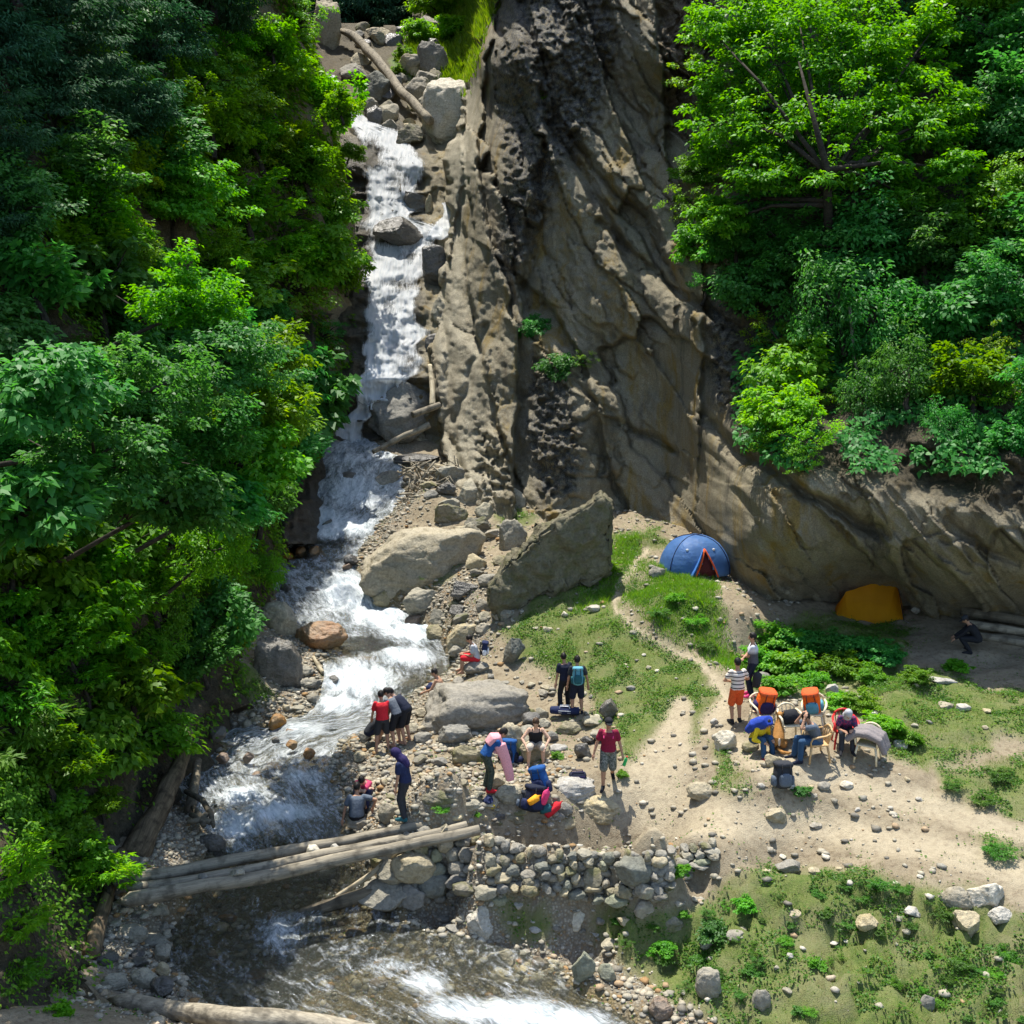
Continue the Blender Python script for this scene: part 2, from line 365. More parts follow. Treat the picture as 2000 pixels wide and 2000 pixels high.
P_GRASS = [[(1000,1200),(1060,1150),(1180,1130),(1200,1060),(1300,1035),(1290,1075),(1240,1095),(1218,1175),(1290,1260),(1400,1310),(1430,1370),(1340,1450),(1240,1490),(1160,1410),(1120,1330),(1060,1330),(1010,1290),(960,1240)],
 [(1255,1105),(1390,1140),(1420,1250),(1450,1310),(1390,1285),(1290,1225),(1228,1170)],
 [(1440,1330),(1470,1240),(1500,1210),(1760,1220),(1800,1300),(1760,1350),(1520,1360)],[(1650,1350),(1800,1300),(1900,1340),(2200,1330),(2400,1440),(1960,1450),(1800,1500),(1700,1450)],
 [(1830,1490),(2010,1480),(2500,1500),(2500,1640),(2100,1590),(1860,1575)],[(1340,1770),(1450,1700),(1700,1715),(2050,1790),(2600,1900),(2700,2200),(2100,2100),(1450,2050),(1230,1900),(1140,1850),(1150,1790)],[(1890,1645),(2050,1640),(2050,1700),(1900,1685)],
 [(950,1750),(1040,1770),(1060,1830),(990,1830)],[(1380,1460),(1420,1470),(1440,1560),(1400,1540)],[(440,1290),(520,1300),(530,1370),(420,1400)],[(960,970),(1040,1000),(1010,1060),(960,1030)],[(780,1110),(880,1100),(880,1130),(800,1145)]]
PATHS = [([(1330,1390),(1300,1480),(1250,1560),(1330,1600),(1450,1610),(1600,1620),(1800,1660),(2000,1712),(2200,1770)],[26,48,70,55,38,32,30,28,28]),
         ([(1262,1078),(1215,1135),(1197,1185),(1245,1232),(1340,1282),(1400,1330),(1425,1375),(1380,1420)],[8,8,7,7,8,10,14,24]),
         ([(1420,1440),(1500,1500),(1650,1530),(1850,1590),(2000,1640)],[20,34,34,26,26])]
grass = np.zeros(len(q))
jx = 26 * fbm(q[:, 0] * 1.1, q[:, 1] * 1.1, 0, 3, 40); jy = 16 * fbm(q[:, 0] * 1.1, q[:, 1] * 1.1, 3, 3, 50)
for p in P_GRASS: grass = np.maximum(grass, sstep(14, -22, poly_sd(pxg + jx, pyg + jy, p)))
path = np.zeros(len(q))
for pts, ws in PATHS:
    d, _, wd = line_d(pxg + jx * .25, pyg + jy * .25, pts, ws); path = np.maximum(path, sstep(1.25, .55, d / wd))
grass *= (1 - path)
nlow = fbm(q[:, 0] * .7, q[:, 1] * .7, 0, 4, 3); nhi = fbm(q[:, 0] * 2.6, q[:, 1] * 2.6, 0, 4, 9)
gz = gz + (1 - path) * (nlow * .10 + nhi * .045) + path * (nhi * .022 + .035 * fbm(q[:, 0] * 1.4, q[:, 1] * 1.4, 6, 3, 8)) + grass * .10 * ridged(q[:, 0] * 1.5, q[:, 1] * 1.5, 0, 3, 5) * .6
# terrace lips in the rough bank at the lower right
lr = sstep(30, -40, poly_sd(pxg, pyg, P_GRASS[5])); gz = gz + lr * .30 * (np.mod(fbm(q[:, 0] * .5, q[:, 1] * .5, 0, 3, 77) * 3, 1.0) - .4)
depth = sstep(.1, -.7, sd); gz = gz - sstep(.05, -.45, sd) * (.44 + .10 * nhi)
bank = sstep(1.6, .05, np.abs(sd)); gz = gz + np.where(sd > 0, sstep(0, .5, sd) * .05, 0) + bank * .03 * nhi
gravel = np.clip(sstep(2.6, .2, sd) + (sd < 0), 0, 1) * (1 - grass) * (1 - path)
GZ = gz.reshape(gx.shape)
def gh(x, y):
    x = np.asarray(x, float); y = np.asarray(y, float)
    fx = np.clip((x - GX[0]) / .13, 0, len(GX) - 1.001); fy = np.clip((y - GY[0]) / .13, 0, len(GY) - 1.001)
    ix = fx.astype(int); iy = fy.astype(int); u = fx - ix; v = fy - iy
    return (GZ[iy, ix] * (1 - u) + GZ[iy, ix + 1] * u) * (1 - v) + (GZ[iy + 1, ix] * (1 - u) + GZ[iy + 1, ix + 1] * u) * v
_YS = np.arange(9, 51, .06)
def gp(px, py):
    dx, dz = dirs(px, py); z = CAM[2] + dz * _YS; h = gh(dx * _YS, _YS); k = np.argmax(z < h)
    if not (z < h).any(): k = len(_YS) - 1
    k = max(k, 1); a = z[k - 1] - h[k - 1]; b = h[k] - z[k]; t = a / (a + b) if a + b > 1e-9 else 0
    Y = _YS[k - 1] + .06 * t; return Vector((float(dx * Y), float(Y), float(CAM[2] + dz * Y)))
def gbil(A, x, y):
    ix = np.clip(((np.asarray(x) - GX[0]) / .13).astype(int), 0, len(GX) - 1); iy = np.clip(((np.asarray(y) - GY[0]) / .13).astype(int), 0, len(GY) - 1)
    return A.reshape(gx.shape)[iy, ix]
me = mesh('ground', np.column_stack([q, gz]), grid_faces(len(GY), len(GX)))
fattr(me, 'grass', grass); fattr(me, 'path', path); fattr(me, 'gravel', gravel); fattr(me, 'wet', sstep(.5, -.05, sd))
def m_ground():
    t = NT('earth with gravel and turf'); v = t.geo()
    n1 = t.noise(v, .9, 6, .6); n2 = t.noise(v, 7, 6, .7); n3 = t.noise(v, 34, 5, .7); vo = t.voro(v, 16); vo2 = t.voro(v, 16, 'F1', 'Color'); vs = t.voro(v, 38)
    soil = t.mix(t.mr(n1, .35, .65), (.25, .205, .135), (.32, .27, .185)); soil = t.mix(t.mr(n2, .47, .70), soil, (.155, .118, .075))
    soil = t.mix(t.mr(n3, .62, .72, 0, .8), soil, (.5, .45, .36)); soil = t.mix(t.mr(n3, .30, .38, .7, 0), soil, (.15, .115, .07))
    pth = t.mix(t.mr(n1, .35, .65), (.415, .355, .245), (.36, .305, .21)); pth = t.mix(t.mr(n2, .46, .68, 0, .8), pth, (.25, .205, .14)); pth = t.mix(t.mr(n3, .64, .72, 0, .6), pth, (.55, .48, .36))
    sep = t.n('ShaderNodeSeparateColor'); t.l(vo2, sep.inputs[0])
    gr = t.mix(sep.outputs[0], (.25, .225, .175), (.42, .385, .31)); gr = t.mix(t.mr(sep.outputs[1], .7, .95), gr, (.30, .2, .1)); gr = t.mix(t.mr(vo, .34, .5, 0, .7), gr, (.17, .14, .10))
    tu = t.mix(t.mr(n2, .35, .65), (.075, .125, .022), (.15, .175, .05)); tu = t.mix(t.mr(n3, .55, .78), tu, (.25, .21, .12))
    c = t.mix(t.mr(t.attr('gravel'), .25, .75), soil, gr); c = t.mix(t.attr('path'), c, pth); c = t.mix(t.math('MULTIPLY', t.attr('grass'), t.mr(n1, .3, .55, .55, 1)), c, tu)
    wet = t.attr('wet'); c = t.mix(wet, c, t.mix(t.mr(n1, .35, .65), t.hsv(c, s=1.15, v=.72), (.19, .145, .065)))
    h = t.math('ADD', t.math('MULTIPLY', vo, t.math('MULTIPLY', t.attr('gravel'), -1.2)), t.math('MULTIPLY', n3, .6)); b = t.bump(n2, .5, .1); b = t.bump(h, .8, .05, b); b = t.bump(vs, .3, .02, b)
    return t.done(t.bsdf(c, t.mr(wet, 0, 1, .92, .4), b, .25))
M['ground'] = m_ground()
prop(link('ground', me, M['ground'], None, True), 'sandy earth, gravel and turf floor of the gorge', None, None, 'structure')
# ------------------------------------------------------------------ stream water
nv = len(DL); us = np.linspace(-.06, 1.06, 72)
W = DL[:, None] * (1 - us[None, :, None]) + DR[:, None] * us[None, :, None]
rr = np.arange(nv)
wp = W.reshape(-1, 3); wpx, wpy = proj(wp)
FO = [(640,1030,120,32,1.1),(600,960,60,60,.8),(690,960,80,50,.95),(620,1010,80,22,1),(680,900,60,30,.85),(560,1120,60,25,.6),(600,1150,50,30,.6),(680,1160,70,45,1.1),(750,1200,75,40,1.1),(800,1240,70,30,1.1),(790,1285,70,25,1),(700,1330,85,42,1.1),(660,1380,70,28,.9),(590,1430,80,25,.72),(560,1470,60,25,.6),(590,1520,70,25,.75),(470,1560,70,25,.9),(550,1590,100,25,1.05),(460,1612,60,30,1),(480,1655,60,30,.5),(540,1830,60,50,.62),(600,1800,60,30,.45),(760,1890,80,25,.55),(830,1925,60,30,.75),(900,1975,90,30,.85),(1000,1985,130,30,1.1),(1100,2000,110,30,1),(680,1860,70,26,.35),(640,870,40,25,.9)]
foam = .15 + .20 * sstep(1330, 1230, wpy) + .11 * sstep(1720, 1800, wpy) + .12 * sstep(1700, 1600, wpy) + .14 * sstep(1010, 960, wpy) + .17 * sstep(1680, 1620, wpy) * sstep(1330, 1380, wpy)
for x, y, a, b, s in FO: foam = np.maximum(foam, s * np.exp(-((wpx - x) / a) ** 2 - ((wpy - y) / b) ** 2))
for x, y, a, b, s in [(700,1262,80,14,1),(570,1085,50,12,.8),(640,1060,60,10,.6)]: foam = foam * (1 - s * np.exp(-((wpx - x) / a) ** 2 - ((wpy - y) / b) ** 2))
flow = np.column_stack([(us[None] * np.linalg.norm(DR - DL, axis=1)[:, None]).ravel(), np.repeat(np.concatenate([[0], np.cumsum(np.linalg.norm(np.diff((DL + DR) / 2, axis=0), axis=1))]), len(us)), np.zeros(len(wp))])
hb = ridged(wp[:, 0] * 1.3, wp[:, 1] * .9, 0, 4, 21) * .11 * np.clip(foam + .15, 0, 1) + fbm(wp[:, 0] * 3.2, wp[:, 1] * 2.4, 0, 3, 33) * .04 * np.clip(foam + .25, 0, 1)
wp = wp + np.column_stack([0 * hb, 0 * hb, hb + .03])
me = mesh('stream_water', wp, grid_faces(nv, len(us))); fattr(me, 'foam', foam); vattr(me, 'flow', flow)
def m_water():
    t = NT('rushing water'); v = t.attr('flow', 'Vector'); f = t.attr('foam')
    n1 = t.noise(t.mapping(v, (1.8, .8, 1)), 1.5, 8, .68, 1.2); n2 = t.noise(t.mapping(v, (2.2, 1.0, 1)), 6.5, 6, .72, .8); n3 = t.noise(t.mapping(v, (1.5, .9, 1)), 3.0, 4, .6, .6)
    tex = t.math('ADD', t.math('MULTIPLY', n1, .6), t.math('MULTIPLY', n2, .5))
    k = t.math('ADD', t.math('MULTIPLY', f, .62), tex); k = t.mr(k, .72, 1.08)
    bw = t.bump(n3, .8, .16); bw = t.bump(n2, .7, .07, bw)
    gl = t.n('ShaderNodeBsdfGlossy'); gl.inputs['Roughness'].default_value = .08; gl.inputs['Color'].default_value = (.9, .95, 1, 1); t.l(bw, gl.inputs['Normal'])
    tr = t.n('ShaderNodeBsdfTransparent'); tr.inputs[0].default_value = (.90, .90, .80, 1)
    fr = t.n('ShaderNodeFresnel'); fr.inputs[0].default_value = 1.33; t.l(bw, fr.inputs['Normal'])
    df = t.n('ShaderNodeBsdfDiffuse'); df.inputs[0].default_value = (.11, .115, .085, 1)
    m0 = t.n('ShaderNodeMixShader'); m0.inputs[0].default_value = .16; t.l(tr.outputs[0], m0.inputs[1]); t.l(df.outputs[0], m0.inputs[2])
    m1 = t.n('ShaderNodeMixShader'); t.l(fr.outputs[0], m1.inputs[0]); t.l(m0.outputs[0], m1.inputs[1]); t.l(gl.outputs[0], m1.inputs[2])
    fo = t.bsdf(t.mix(t.mr(tex, .40, .70), (.30, .37, .40), (.80, .83, .85)), .55, t.bump(tex, .9, .10), .4)
    m2 = t.n('ShaderNodeMixShader'); t.l(k, m2.inputs[0]); t.l(m1.outputs[0], m2.inputs[1]); t.l(fo, m2.inputs[2])
    return t.done(m2.outputs[0])
M['water'] = m_water()
prop(link('stream_water', me, M['water'], None, True), 'foaming mountain stream running through the boulders', None, None, 'structure')
# ------------------------------------------------------------------ waterfall rock face
FT = np.array([(-150,100),(0,88),(60,82),(130,75),(165,72),(215,68.5),(260,65.5),(320,62.5),(390,61),(420,60),(440,59.2),(560,55.2),(640,52.8),(700,51.2),(735,50.5),(760,50.3),(870,49.9),(920,48.6),(1000,46),(1060,44)], float)
def fall_base(px, py):
    Y = np.interp(py, FT[:, 0], FT[:, 1])
    Y = Y - sstep(830, 930, px) * 1.2 - sstep(700, 600, px) * 1.0 - sstep(660, 560, px) * 3
    return Y
def fall_rough(px, py):
    return .75 * ridged(px / 58, py / 40, 0, 4, 61) - .25 + .25 * np.abs(fbm(px / 16, py / 14, 0, 3, 62))
def fall_Y(px, py): return fall_base(px, py) - fall_rough(px, py) * .8 + np.where((py < 50 + 8 * vn(px / 20, 0 * px, 0, 4)) & (px < 806), 60.0, 0.0)
fx = np.arange(470, 1010, 4.0); fy = np.arange(-150, 1064, 4.0); FX, FY = np.meshgrid(fx, fy)
Pf = at(FX.ravel(), FY.ravel(), fall_Y(FX.ravel(), FY.ravel()))
me = mesh('waterfall_rock_face', Pf, grid_faces(len(fy), len(fx)))
gm = sstep(20, -20, poly_sd(FX.ravel() + 20 * fbm(FX.ravel() / 25, FY.ravel() / 25, 0, 3, 5), FY.ravel(), [(775,120),(860,20),(900,-160),(1010,-160),(1000,160),(900,190),(860,160),(800,150)]))
wetm = sstep(60, 5, np.abs(FX.ravel() - 765)) * sstep(200, 260, FY.ravel()); wetm = np.maximum(wetm, sstep(850, 800, FX.ravel()) * sstep(230, 300, FY.ravel())) 
fattr(me, 'grass', gm); fattr(me, 'wet', wetm); fattr(me, 'lichen', np.zeros(len(Pf))); fattr(me, 'brown', sstep(740, 560, FX.ravel()) * .8); fattr(me, 'soil', .75 * sstep(280, 200, FY.ravel()) * (1 - gm)); fattr(me, 'pale', 0 * wetm)
def m_cliff():
    t = NT('fractured cliff rock'); v = t.geo(); R = (0, math.radians(-38), 0)
    bed = t.mapping(v, (1.4, .8, .28), R)
    n1 = t.noise(v, .35, 6, .6); n2 = t.noise(bed, 1.1, 8, .66, .5); n3 = t.noise(v, 6, 7, .72); n4 = t.noise(v, 22, 5, .7); st = t.noise(t.mapping(v, (1.2, 1.2, .18), (0, math.radians(-22), 0)), 1.0, 6, .65, .4)
    c = t.mix(t.mr(n1, .35, .65), (.335, .295, .205), (.43, .375, .255)); c = t.mix(t.mr(n2, .5, .72), c, (.19, .16, .11)); c = t.mix(t.mr(st, .52, .66, 0, .85), c, (.35, .24, .06)); c = t.mix(t.mr(n2, .30, .40, .7, 0), c, (.42, .38, .28))
    c = t.mix(t.mr(st, .28, .40, .75, 0), c, (.12, .115, .085))
    c = t.mix(t.attr('pale'), c, t.mix(t.mr(n2, .35, .65), (.60, .545, .41), (.44, .39, .28)))  # pale beige rock, brightened so that sunlight is part of its colour
    li = t.math('MULTIPLY', t.attr('lichen'), t.mr(n3, .36, .56)); c = t.mix(li, c, t.mix(t.mr(n4, .4, .6), (.06, .06, .058), (.19, .188, .175)))
    br = t.math('MULTIPLY', t.attr('brown'), t.mr(n3, .3, .55)); c = t.mix(br, c, t.mix(t.mr(n4, .35, .65), (.10, .07, .045), (.27, .2, .13)))
    so = t.attr('soil'); c = t.mix(so, c, t.mix(t.mr(n3, .35, .65), (.045, .04, .025), (.13, .105, .065)))
    c = t.mix(t.mr(n4, .32, .68), t.hsv(c, v=.62), t.hsv(c, v=1.25))
    gr = t.math('MULTIPLY', t.attr('grass'), t.mr(n3, .3, .5, .5, 1)); c = t.mix(gr, c, t.mix(t.mr(n4, .35, .65), (.07, .2, .02), (.14, .32, .03)))
    we = t.attr('wet'); c = t.mix(we, c, t.hsv(c, s=.8, v=.36))
    b = t.bump(n2, .6, .35); b = t.bump(n3, 1.0, .20, b); b = t.bump(n4, .9, .06, b)
    return t.done(t.bsdf(c, t.mr(we, 0, 1, .88, .35), b, .3))
M['cliff'] = m_cliff()
prop(link('waterfall_rock_face', me, M['cliff'], None, True), 'stepped wet rock face behind the waterfall', None, None, 'structure')
# ------------------------------------------------------------------ falling water
def fall_water(name, rows, label, off=.48, nr=170, nc=46, thin=[]):
    R = np.array(rows, float); ys = np.linspace(R[0, 0], R[-1, 0], nr); L = np.interp(ys, R[:, 0], R[:, 1]); Rr = np.interp(ys, R[:, 0], R[:, 2]); u = np.linspace(0, 1, nc)
    L = L + 6 * fbm(ys / 22, 0 * ys, 0, 4, 8); Rr = Rr + 13 * fbm(ys / 26, 0 * ys + 5, 0, 4, 9)
    PX = L[:, None] * (1 - u) + Rr[:, None] * u; PY = np.repeat(ys[:, None], nc, 1); px = PX.ravel(); py = PY.ravel()
    Y = fall_base(px, py) - fall_rough(px, py) * .32 - off - .10 * ridged(px / 13, py / 70, 0, 3, 71) - .05 * np.abs(fbm(px / 9, py / 30, 0, 3, 72))
    e = np.minimum(np.tile(u, nr), 1 - np.tile(u, nr)); Y = Y + sstep(.08, 0, e) * .35
    P = at(px, py, Y); me = mesh(name, P, grid_faces(nr, nc))
    cov = .95 * sstep(-.03, .22, e) - .05
    vv = np.repeat(np.linspace(0, 1, nr), nc); cov = cov - .7 * sstep(.95, 1.0, vv + .02 * fbm(px / 9, py / 9, 0, 2, 77)) - .4 * sstep(.03, 0, vv)
    for x, y, a, b, s in thin: cov = cov - s * np.exp(-((px - x) / a) ** 2 - ((py - y) / b) ** 2)
    fattr(me, 'foam', cov); vattr(me, 'flow', np.column_stack([P[:, 0], P[:, 2], P[:, 1]]))
    return prop(link(name, me, M['fall'], None, True), label, None, None, 'structure')
def m_fall():
    t = NT('white falling water'); v = t.attr('flow', 'Vector'); f = t.attr('foam')
    n1 = t.noise(t.mapping(v, (4.5, .5, .6)), 1.6, 8, .72, .4); n2 = t.noise(t.mapping(v, (5, 1.2, 1.2)), 3.2, 7, .72, .4); n0 = t.noise(v, .8, 4, .6)
    k = t.math('ADD', t.math('MULTIPLY', f, .55), t.math('ADD', t.math('MULTIPLY', n1, .55), t.math('ADD', t.math('MULTIPLY', n2, .35), t.math('MULTIPLY', n0, .62))))
    k = t.mr(k, .89, 1.14)
    sh = t.bsdf(t.mix(t.mr(t.math('ADD', n1, t.math('MULTIPLY', n2, .5)), .52, .84), (.50, .58, .64), (.97, .98, .98)), .6, t.bump(n1, .5, .12), .35)
    tl = t.n('ShaderNodeBsdfTranslucent'); tl.inputs[0].default_value = (.85, .9, .95, 1); m0 = t.n('ShaderNodeMixShader'); m0.inputs[0].default_value = .5; t.l(sh, m0.inputs[1]); t.l(tl.outputs[0], m0.inputs[2])
    tr = t.n('ShaderNodeBsdfTransparent'); mx = t.n('ShaderNodeMixShader'); t.l(k, mx.inputs[0]); t.l(tr.outputs[0], mx.inputs[1]); t.l(m0.outputs[0], mx.inputs[2])
    return t.done(mx.outputs[0])
M['fall'] = m_fall()
fall_water('waterfall_water', [(205,662,688),(225,668,715),(250,675,765),(275,684,815),(300,692,842),(330,702,850),(360,705,845),(385,706,830),(400,706,815),(425,708,800),(445,706,870),(470,706,862),(500,704,852),(540,703,838),(580,703,832),(640,702,832),(700,700,832),(732,696,828),(765,690,800),(800,686,770)], 'white main waterfall dropping between mossy cliff and pale crag', thin=[(725,300,22,34,.85),(775,345,22,40,.45),(690,280,14,20,.4),(785,555,26,16,.7),(800,500,20,20,.5),(760,470,30,16,.6),(800,715,20,26,.6),(760,600,20,18,.35),(830,600,10,90,.3)])
fall_water('waterfall_water', [(715,700,775),(745,698,752),(770,695,742),(795,688,728),(825,668,716),(850,645,704),(880,632,700)], 'narrow lower chute of the waterfall', off=.3, nr=60, nc=26)
fall_water('waterfall_water', [(146,630,664),(165,638,676),(190,655,676)], 'small white spill at the top of the waterfall', off=.5, nr=20, nc=14)
fall_water('waterfall_water', [(395,862,888),(415,860,886),(440,850,884),(470,815,872)], 'side spill right of the main waterfall', off=.5, nr=24, nc=12)
def facets(u, v, seed, off=1.0, tilt=1.0):
    """piecewise planar blocks: every cell has its own height and tilt"""
    iu = np.floor(u).astype(np.int64); iv = np.floor(v).astype(np.int64); best = np.full(u.shape, 1e9); sec = np.full(u.shape, 1e9); H = np.zeros(u.shape)
    for a in (-1, 0, 1):
        for b in (-1, 0, 1):
            cu, cv = iu + a, iv + b; ju = cu + .5 + .42 * _h(cu, cv, 0 * cu, seed); jv = cv + .5 + .42 * _h(cu, cv, 0 * cu, seed + 1); du, dv = u - ju, v - jv; d = np.hypot(du, dv)
            h = off * _h(cu, cv, 0 * cu, seed + 2) + tilt * (_h(cu, cv, 0 * cu, seed + 3) * du + _h(cu, cv, 0 * cu, seed + 4) * dv); m = d < best
            sec = np.where(m, best, np.minimum(sec, d)); H = np.where(m, h, H); best = np.where(m, d, best)
    return H, sec - best
# ------------------------------------------------------------------ cliff
CC = [(850,1000,45),(850,850,47.5),(840,700,49.5),(845,550,52.4),(850,400,56),(860,280,59.5),(880,150,67),(890,0,77),(930,950,43.5),(920,700,47),(930,500,49.3),(940,300,51),(960,100,52.5),(960,-100,56),(1010,980,41.7),(1030,800,43),(1020,600,45.5),(1010,400,47),(1040,200,48.5),(1060,0,50),(1060,-200,53),(1080,1030,40.4),(1100,850,41),(1080,700,43),(1170,1000,41.2),(1200,850,42.4),(1180,700,43.5),(1250,1020,41.6),(1150,500,44.8),(1150,300,46),(1180,100,47.6),(1200,-100,50),(1300,1030,41),(1330,900,41.6),(1320,750,42),(1300,550,42.5),(1300,350,44.5),(1290,200,46),(1330,100,45.5),(1340,-100,48),(1375,600,39.6),(1380,750,38.8),(1385,900,38.6),(1385,1000,38),(1390,1060,38),(1440,850,35.2),(1450,1000,33.5),(1440,1075,34.2),(1440,1130,35.7),(1480,1165,34.4),(1480,1230,34.8),(1550,900,31.6),(1550,1000,31.0),(1560,1100,31.6),(1580,1185,34.0),(1580,1250,34.4),(1700,950,30.4),(1700,1050,30.4),(1700,1120,31.9),(1700,1190,34.7),(1700,1260,35),(1850,1000,29.4),(1850,1090,29.5),(1850,1160,31.0),(1850,1213,32.9),(1850,1270,33.2),(2000,1020,28.6),(2000,1110,29.0),(2000,1170,30.6),(2000,1212,32.6),(2000,1270,33),(2300,1050,28.4),(2300,1230,31),
 (1450,700,38),(1450,500,40.5),(1450,300,43),(1450,100,45.5),(1450,-150,49),(1650,800,33.8),(1650,600,38),(1650,400,41),(1650,200,43.5),(1650,0,46),(1650,-200,49),(1850,850,31),(1850,600,36.5),(1850,400,39.5),(1850,200,42),(1850,0,45),(1850,-200,48),(2000,850,30),(2000,600,35),(2000,300,40),(2000,0,44),(2000,-200,47),(2400,900,29),(2400,500,35),(2400,0,42),(2400,-250,46),(1300,1200,40.5),(1100,1200,39.5),(900,1150,43)]
CA = np.array(CC, float); CR = RBF(CA[:, :2] / 100, CA[:, 2], .5, .002)
def cliff_parts(px, py):
    Y = CR(np.column_stack([px, py]) / 100)
    wx = 6 * fbm(px / 38, py / 38, 0, 4, 90); wy = 6 * fbm(px / 38, py / 38, 5, 4, 95); X = px + wx; Z = py + wy
    def crack(pts, a, w_):
        d, s, _ = line_d(X, Z, pts); return a * np.exp(-(d / w_) ** 2)
    def step(pts, a, side, dec):
        d, s, _ = line_d(X, Z, pts); return a * np.where(s * side > 0, np.exp(-d / dec) * sstep(0, 6, d), 0)
    # side=+1 : the ground to the right of the line (going down the picture, that is its left) recedes
    Y = Y + step([(968,20),(945,120),(938,250),(930,330),(945,450),(985,560),(1003,640),(1010,760),(1000,860),(1000,1000)], 2.0, 1, 120)
    Y = Y - crack([(1003,0),(1012,60),(1018,120),(1050,200),(1055,260),(1030,364),(1022,433),(1010,560),(1015,640)], .9, 17) + crack([(1030,0),(1035,60),(1062,200),(1072,260),(1050,364),(1042,433),(1030,560)], .7, 10)
    Y = Y + crack([(1060,230),(1088,273),(1150,353),(1196,450),(1240,520)], .8, 8)
    Y = Y + step([(1120,260),(1173,342),(1264,421),(1298,501),(1333,558),(1395,605)], 1.0, -1, 70) + crack([(1120,260),(1173,342),(1264,421),(1298,501),(1333,558),(1395,605)], .5, 7)
    Y = Y + crack([(1168,433),(1242,501),(1310,558),(1380,612)], .7, 7) + crack([(1120,740),(1168,788),(1240,840),(1321,879)], .55, 8)
    Y = Y + step([(1372,540),(1370,700),(1366,800)], 1.0, 1, 90)
    Y = Y + step([(1040,560),(1090,600),(1140,700),(1172,800),(1188,900),(1235,1005)], 1.1, -1, 90) - crack([(1000,620),(1060,660),(1130,720),(1165,800)], .5, 24)
    Y = Y + step([(1270,-40),(1280,60),(1290,160),(1300,256)], 1.5, 1, 110) + step([(1190,-20),(1215,90),(1250,200),(1290,280)], .6, -1, 60)
    Y = Y + step([(905,400),(915,560),(960,760),(1000,900)], 1.1, -1, 60) + crack([(862,560),(880,700),(872,830),(905,930)], .6, 9) - crack([(935,700),(960,800),(985,900),(990,970)], .5, 18) + crack([(890,820),(930,700),(945,640)], .5, 8)
    Y = Y + step([(900,170),(905,300),(890,400),(872,500)], .8, 1, 50)
    Y = Y + crack([(1390,830),(1440,885),(1510,925),(1640,1005),(1720,1042)], .9, 12) + step([(1715,1036),(1740,1090),(1772,1165)], .9, -1, 70) + crack([(1440,960),(1480,1040),(1540,1120)], .25, 8) + crack([(1850,1010),(1900,1060),(1990,1100)], .35, 9)
    # slabs leaning to the right, then lumps
    th = np.radians(np.interp(px, [840, 960, 1060, 1200, 1500], [4, 9, 20, 34, 40])); px0 = px - 1000; al = px0 * np.sin(th) + py * np.cos(th); ac = px0 * np.cos(th) - (py - 500) * np.sin(th)
    hill = sstep(1400, 1470, px) * sstep(930, 860, py - (px - 1480) * .22)
    smooth = np.clip(sstep(1190, 1260, px) * sstep(560, 700, py), 0, 1)
    amp = (1 - hill) * (1 - .6 * smooth)
    f1, e1 = facets(ac / 84 + .14 * fbm(px / 70, py / 90, 0, 3, 150), al / 340 + .16 * fbm(px / 90, py / 70, 2, 3, 151), 401, .75, 1.5); f2, e2 = facets(ac / 34 + .12 * fbm(px / 30, py / 30, 0, 3, 152), al / 120 + .12 * fbm(px / 30, py / 30, 4, 3, 153), 411, .55, 1.3); f3, e3 = facets(ac / 12, al / 34, 421, .5, .7)
    Y = Y - amp * (.95 * f1 - .18 * sstep(.06, 0, e1) + (.4 + .6 * sstep(960, 1040, px)) * (.34 * f2 - .06 * sstep(.08, 0, e2) + .10 * f3 * (1 - .7 * smooth)) + .30 * fbm(px / 80, py / 90, 0, 3, 110)) - smooth * .25 * ridged(ac / 40, al / 200, 0, 3, 105) * .6
    lich = np.maximum(sstep(25, -25, poly_sd(X, Z, [(960,30),(1010,-60),(1190,-60),(1210,100),(1160,260),(1100,330),(1060,430),(1000,560),(960,520),(990,330),(960,200)])), np.maximum(sstep(20, -20, poly_sd(X, Z, [(1040,690),(1100,720),(1130,840),(1120,960),(1050,980),(1030,860)])), sstep(15, -15, poly_sd(X, Z, [(1380,560),(1440,600),(1460,760),(1440,830),(1390,790)]))))
    lump = np.maximum(lich, sstep(20, -20, poly_sd(X, Z, [(1270,-60),(1420,-60),(1400,270),(1300,260)])))
    lump = np.maximum(lump, sstep(15, -15, poly_sd(X, Z, [(930,830),(985,840),(1000,980),(935,990)])))
    Y = Y - lump * (.30 * facets(px / 13, py / 12, 431, .8, .8)[0] + .16 * fbm(px / 9, py / 8, 0, 3, 120)) - hill * .5 * fbm(px / 60, py / 50, 0, 4, 130) - (1 - smooth) * .07 * fbm(px / 9, py / 9, 0, 3, 140)
    ed = np.interp(py, [-260, 0, 100, 180, 280, 330, 380, 440, 520, 600, 700, 760, 850, 930, 1000, 1300], [945, 940, 934, 905, 886, 868, 884, 880, 860, 850, 845, 850, 862, 868, 878, 900]) + 9 * fbm(py / 22, 0 * py, 0, 4, 180)
    Y = Y + np.where(py < 1010, sstep(ed + 4, ed - 14, px) * 9, 0)
    return Y, lich, lump, hill, X, Z
def cliff_Y(px, py):
    px = np.atleast_1d(np.asarray(px, float)); py = np.atleast_1d(np.asarray(py, float)); return cliff_parts(px, py)[0]
cx = np.concatenate([np.arange(832, 2010, 3.6), np.arange(2020, 2500, 24)]); cyy = np.concatenate([np.arange(-260, -5, 14), np.arange(0, 1300, 3.6)])
CX, CY = np.meshgrid(cx, cyy); X1 = CX.ravel(); Y1 = CY.ravel()
cY, lich, lump, hill, XX, ZZ = cliff_parts(X1, Y1)
me = mesh('cliff', at(X1, Y1, cY), grid_faces(len(cyy), len(cx)))
brown = sstep(20, -20, poly_sd(XX, ZZ, [(1275,-60),(1420,-60),(1410,290),(1310,262)]))
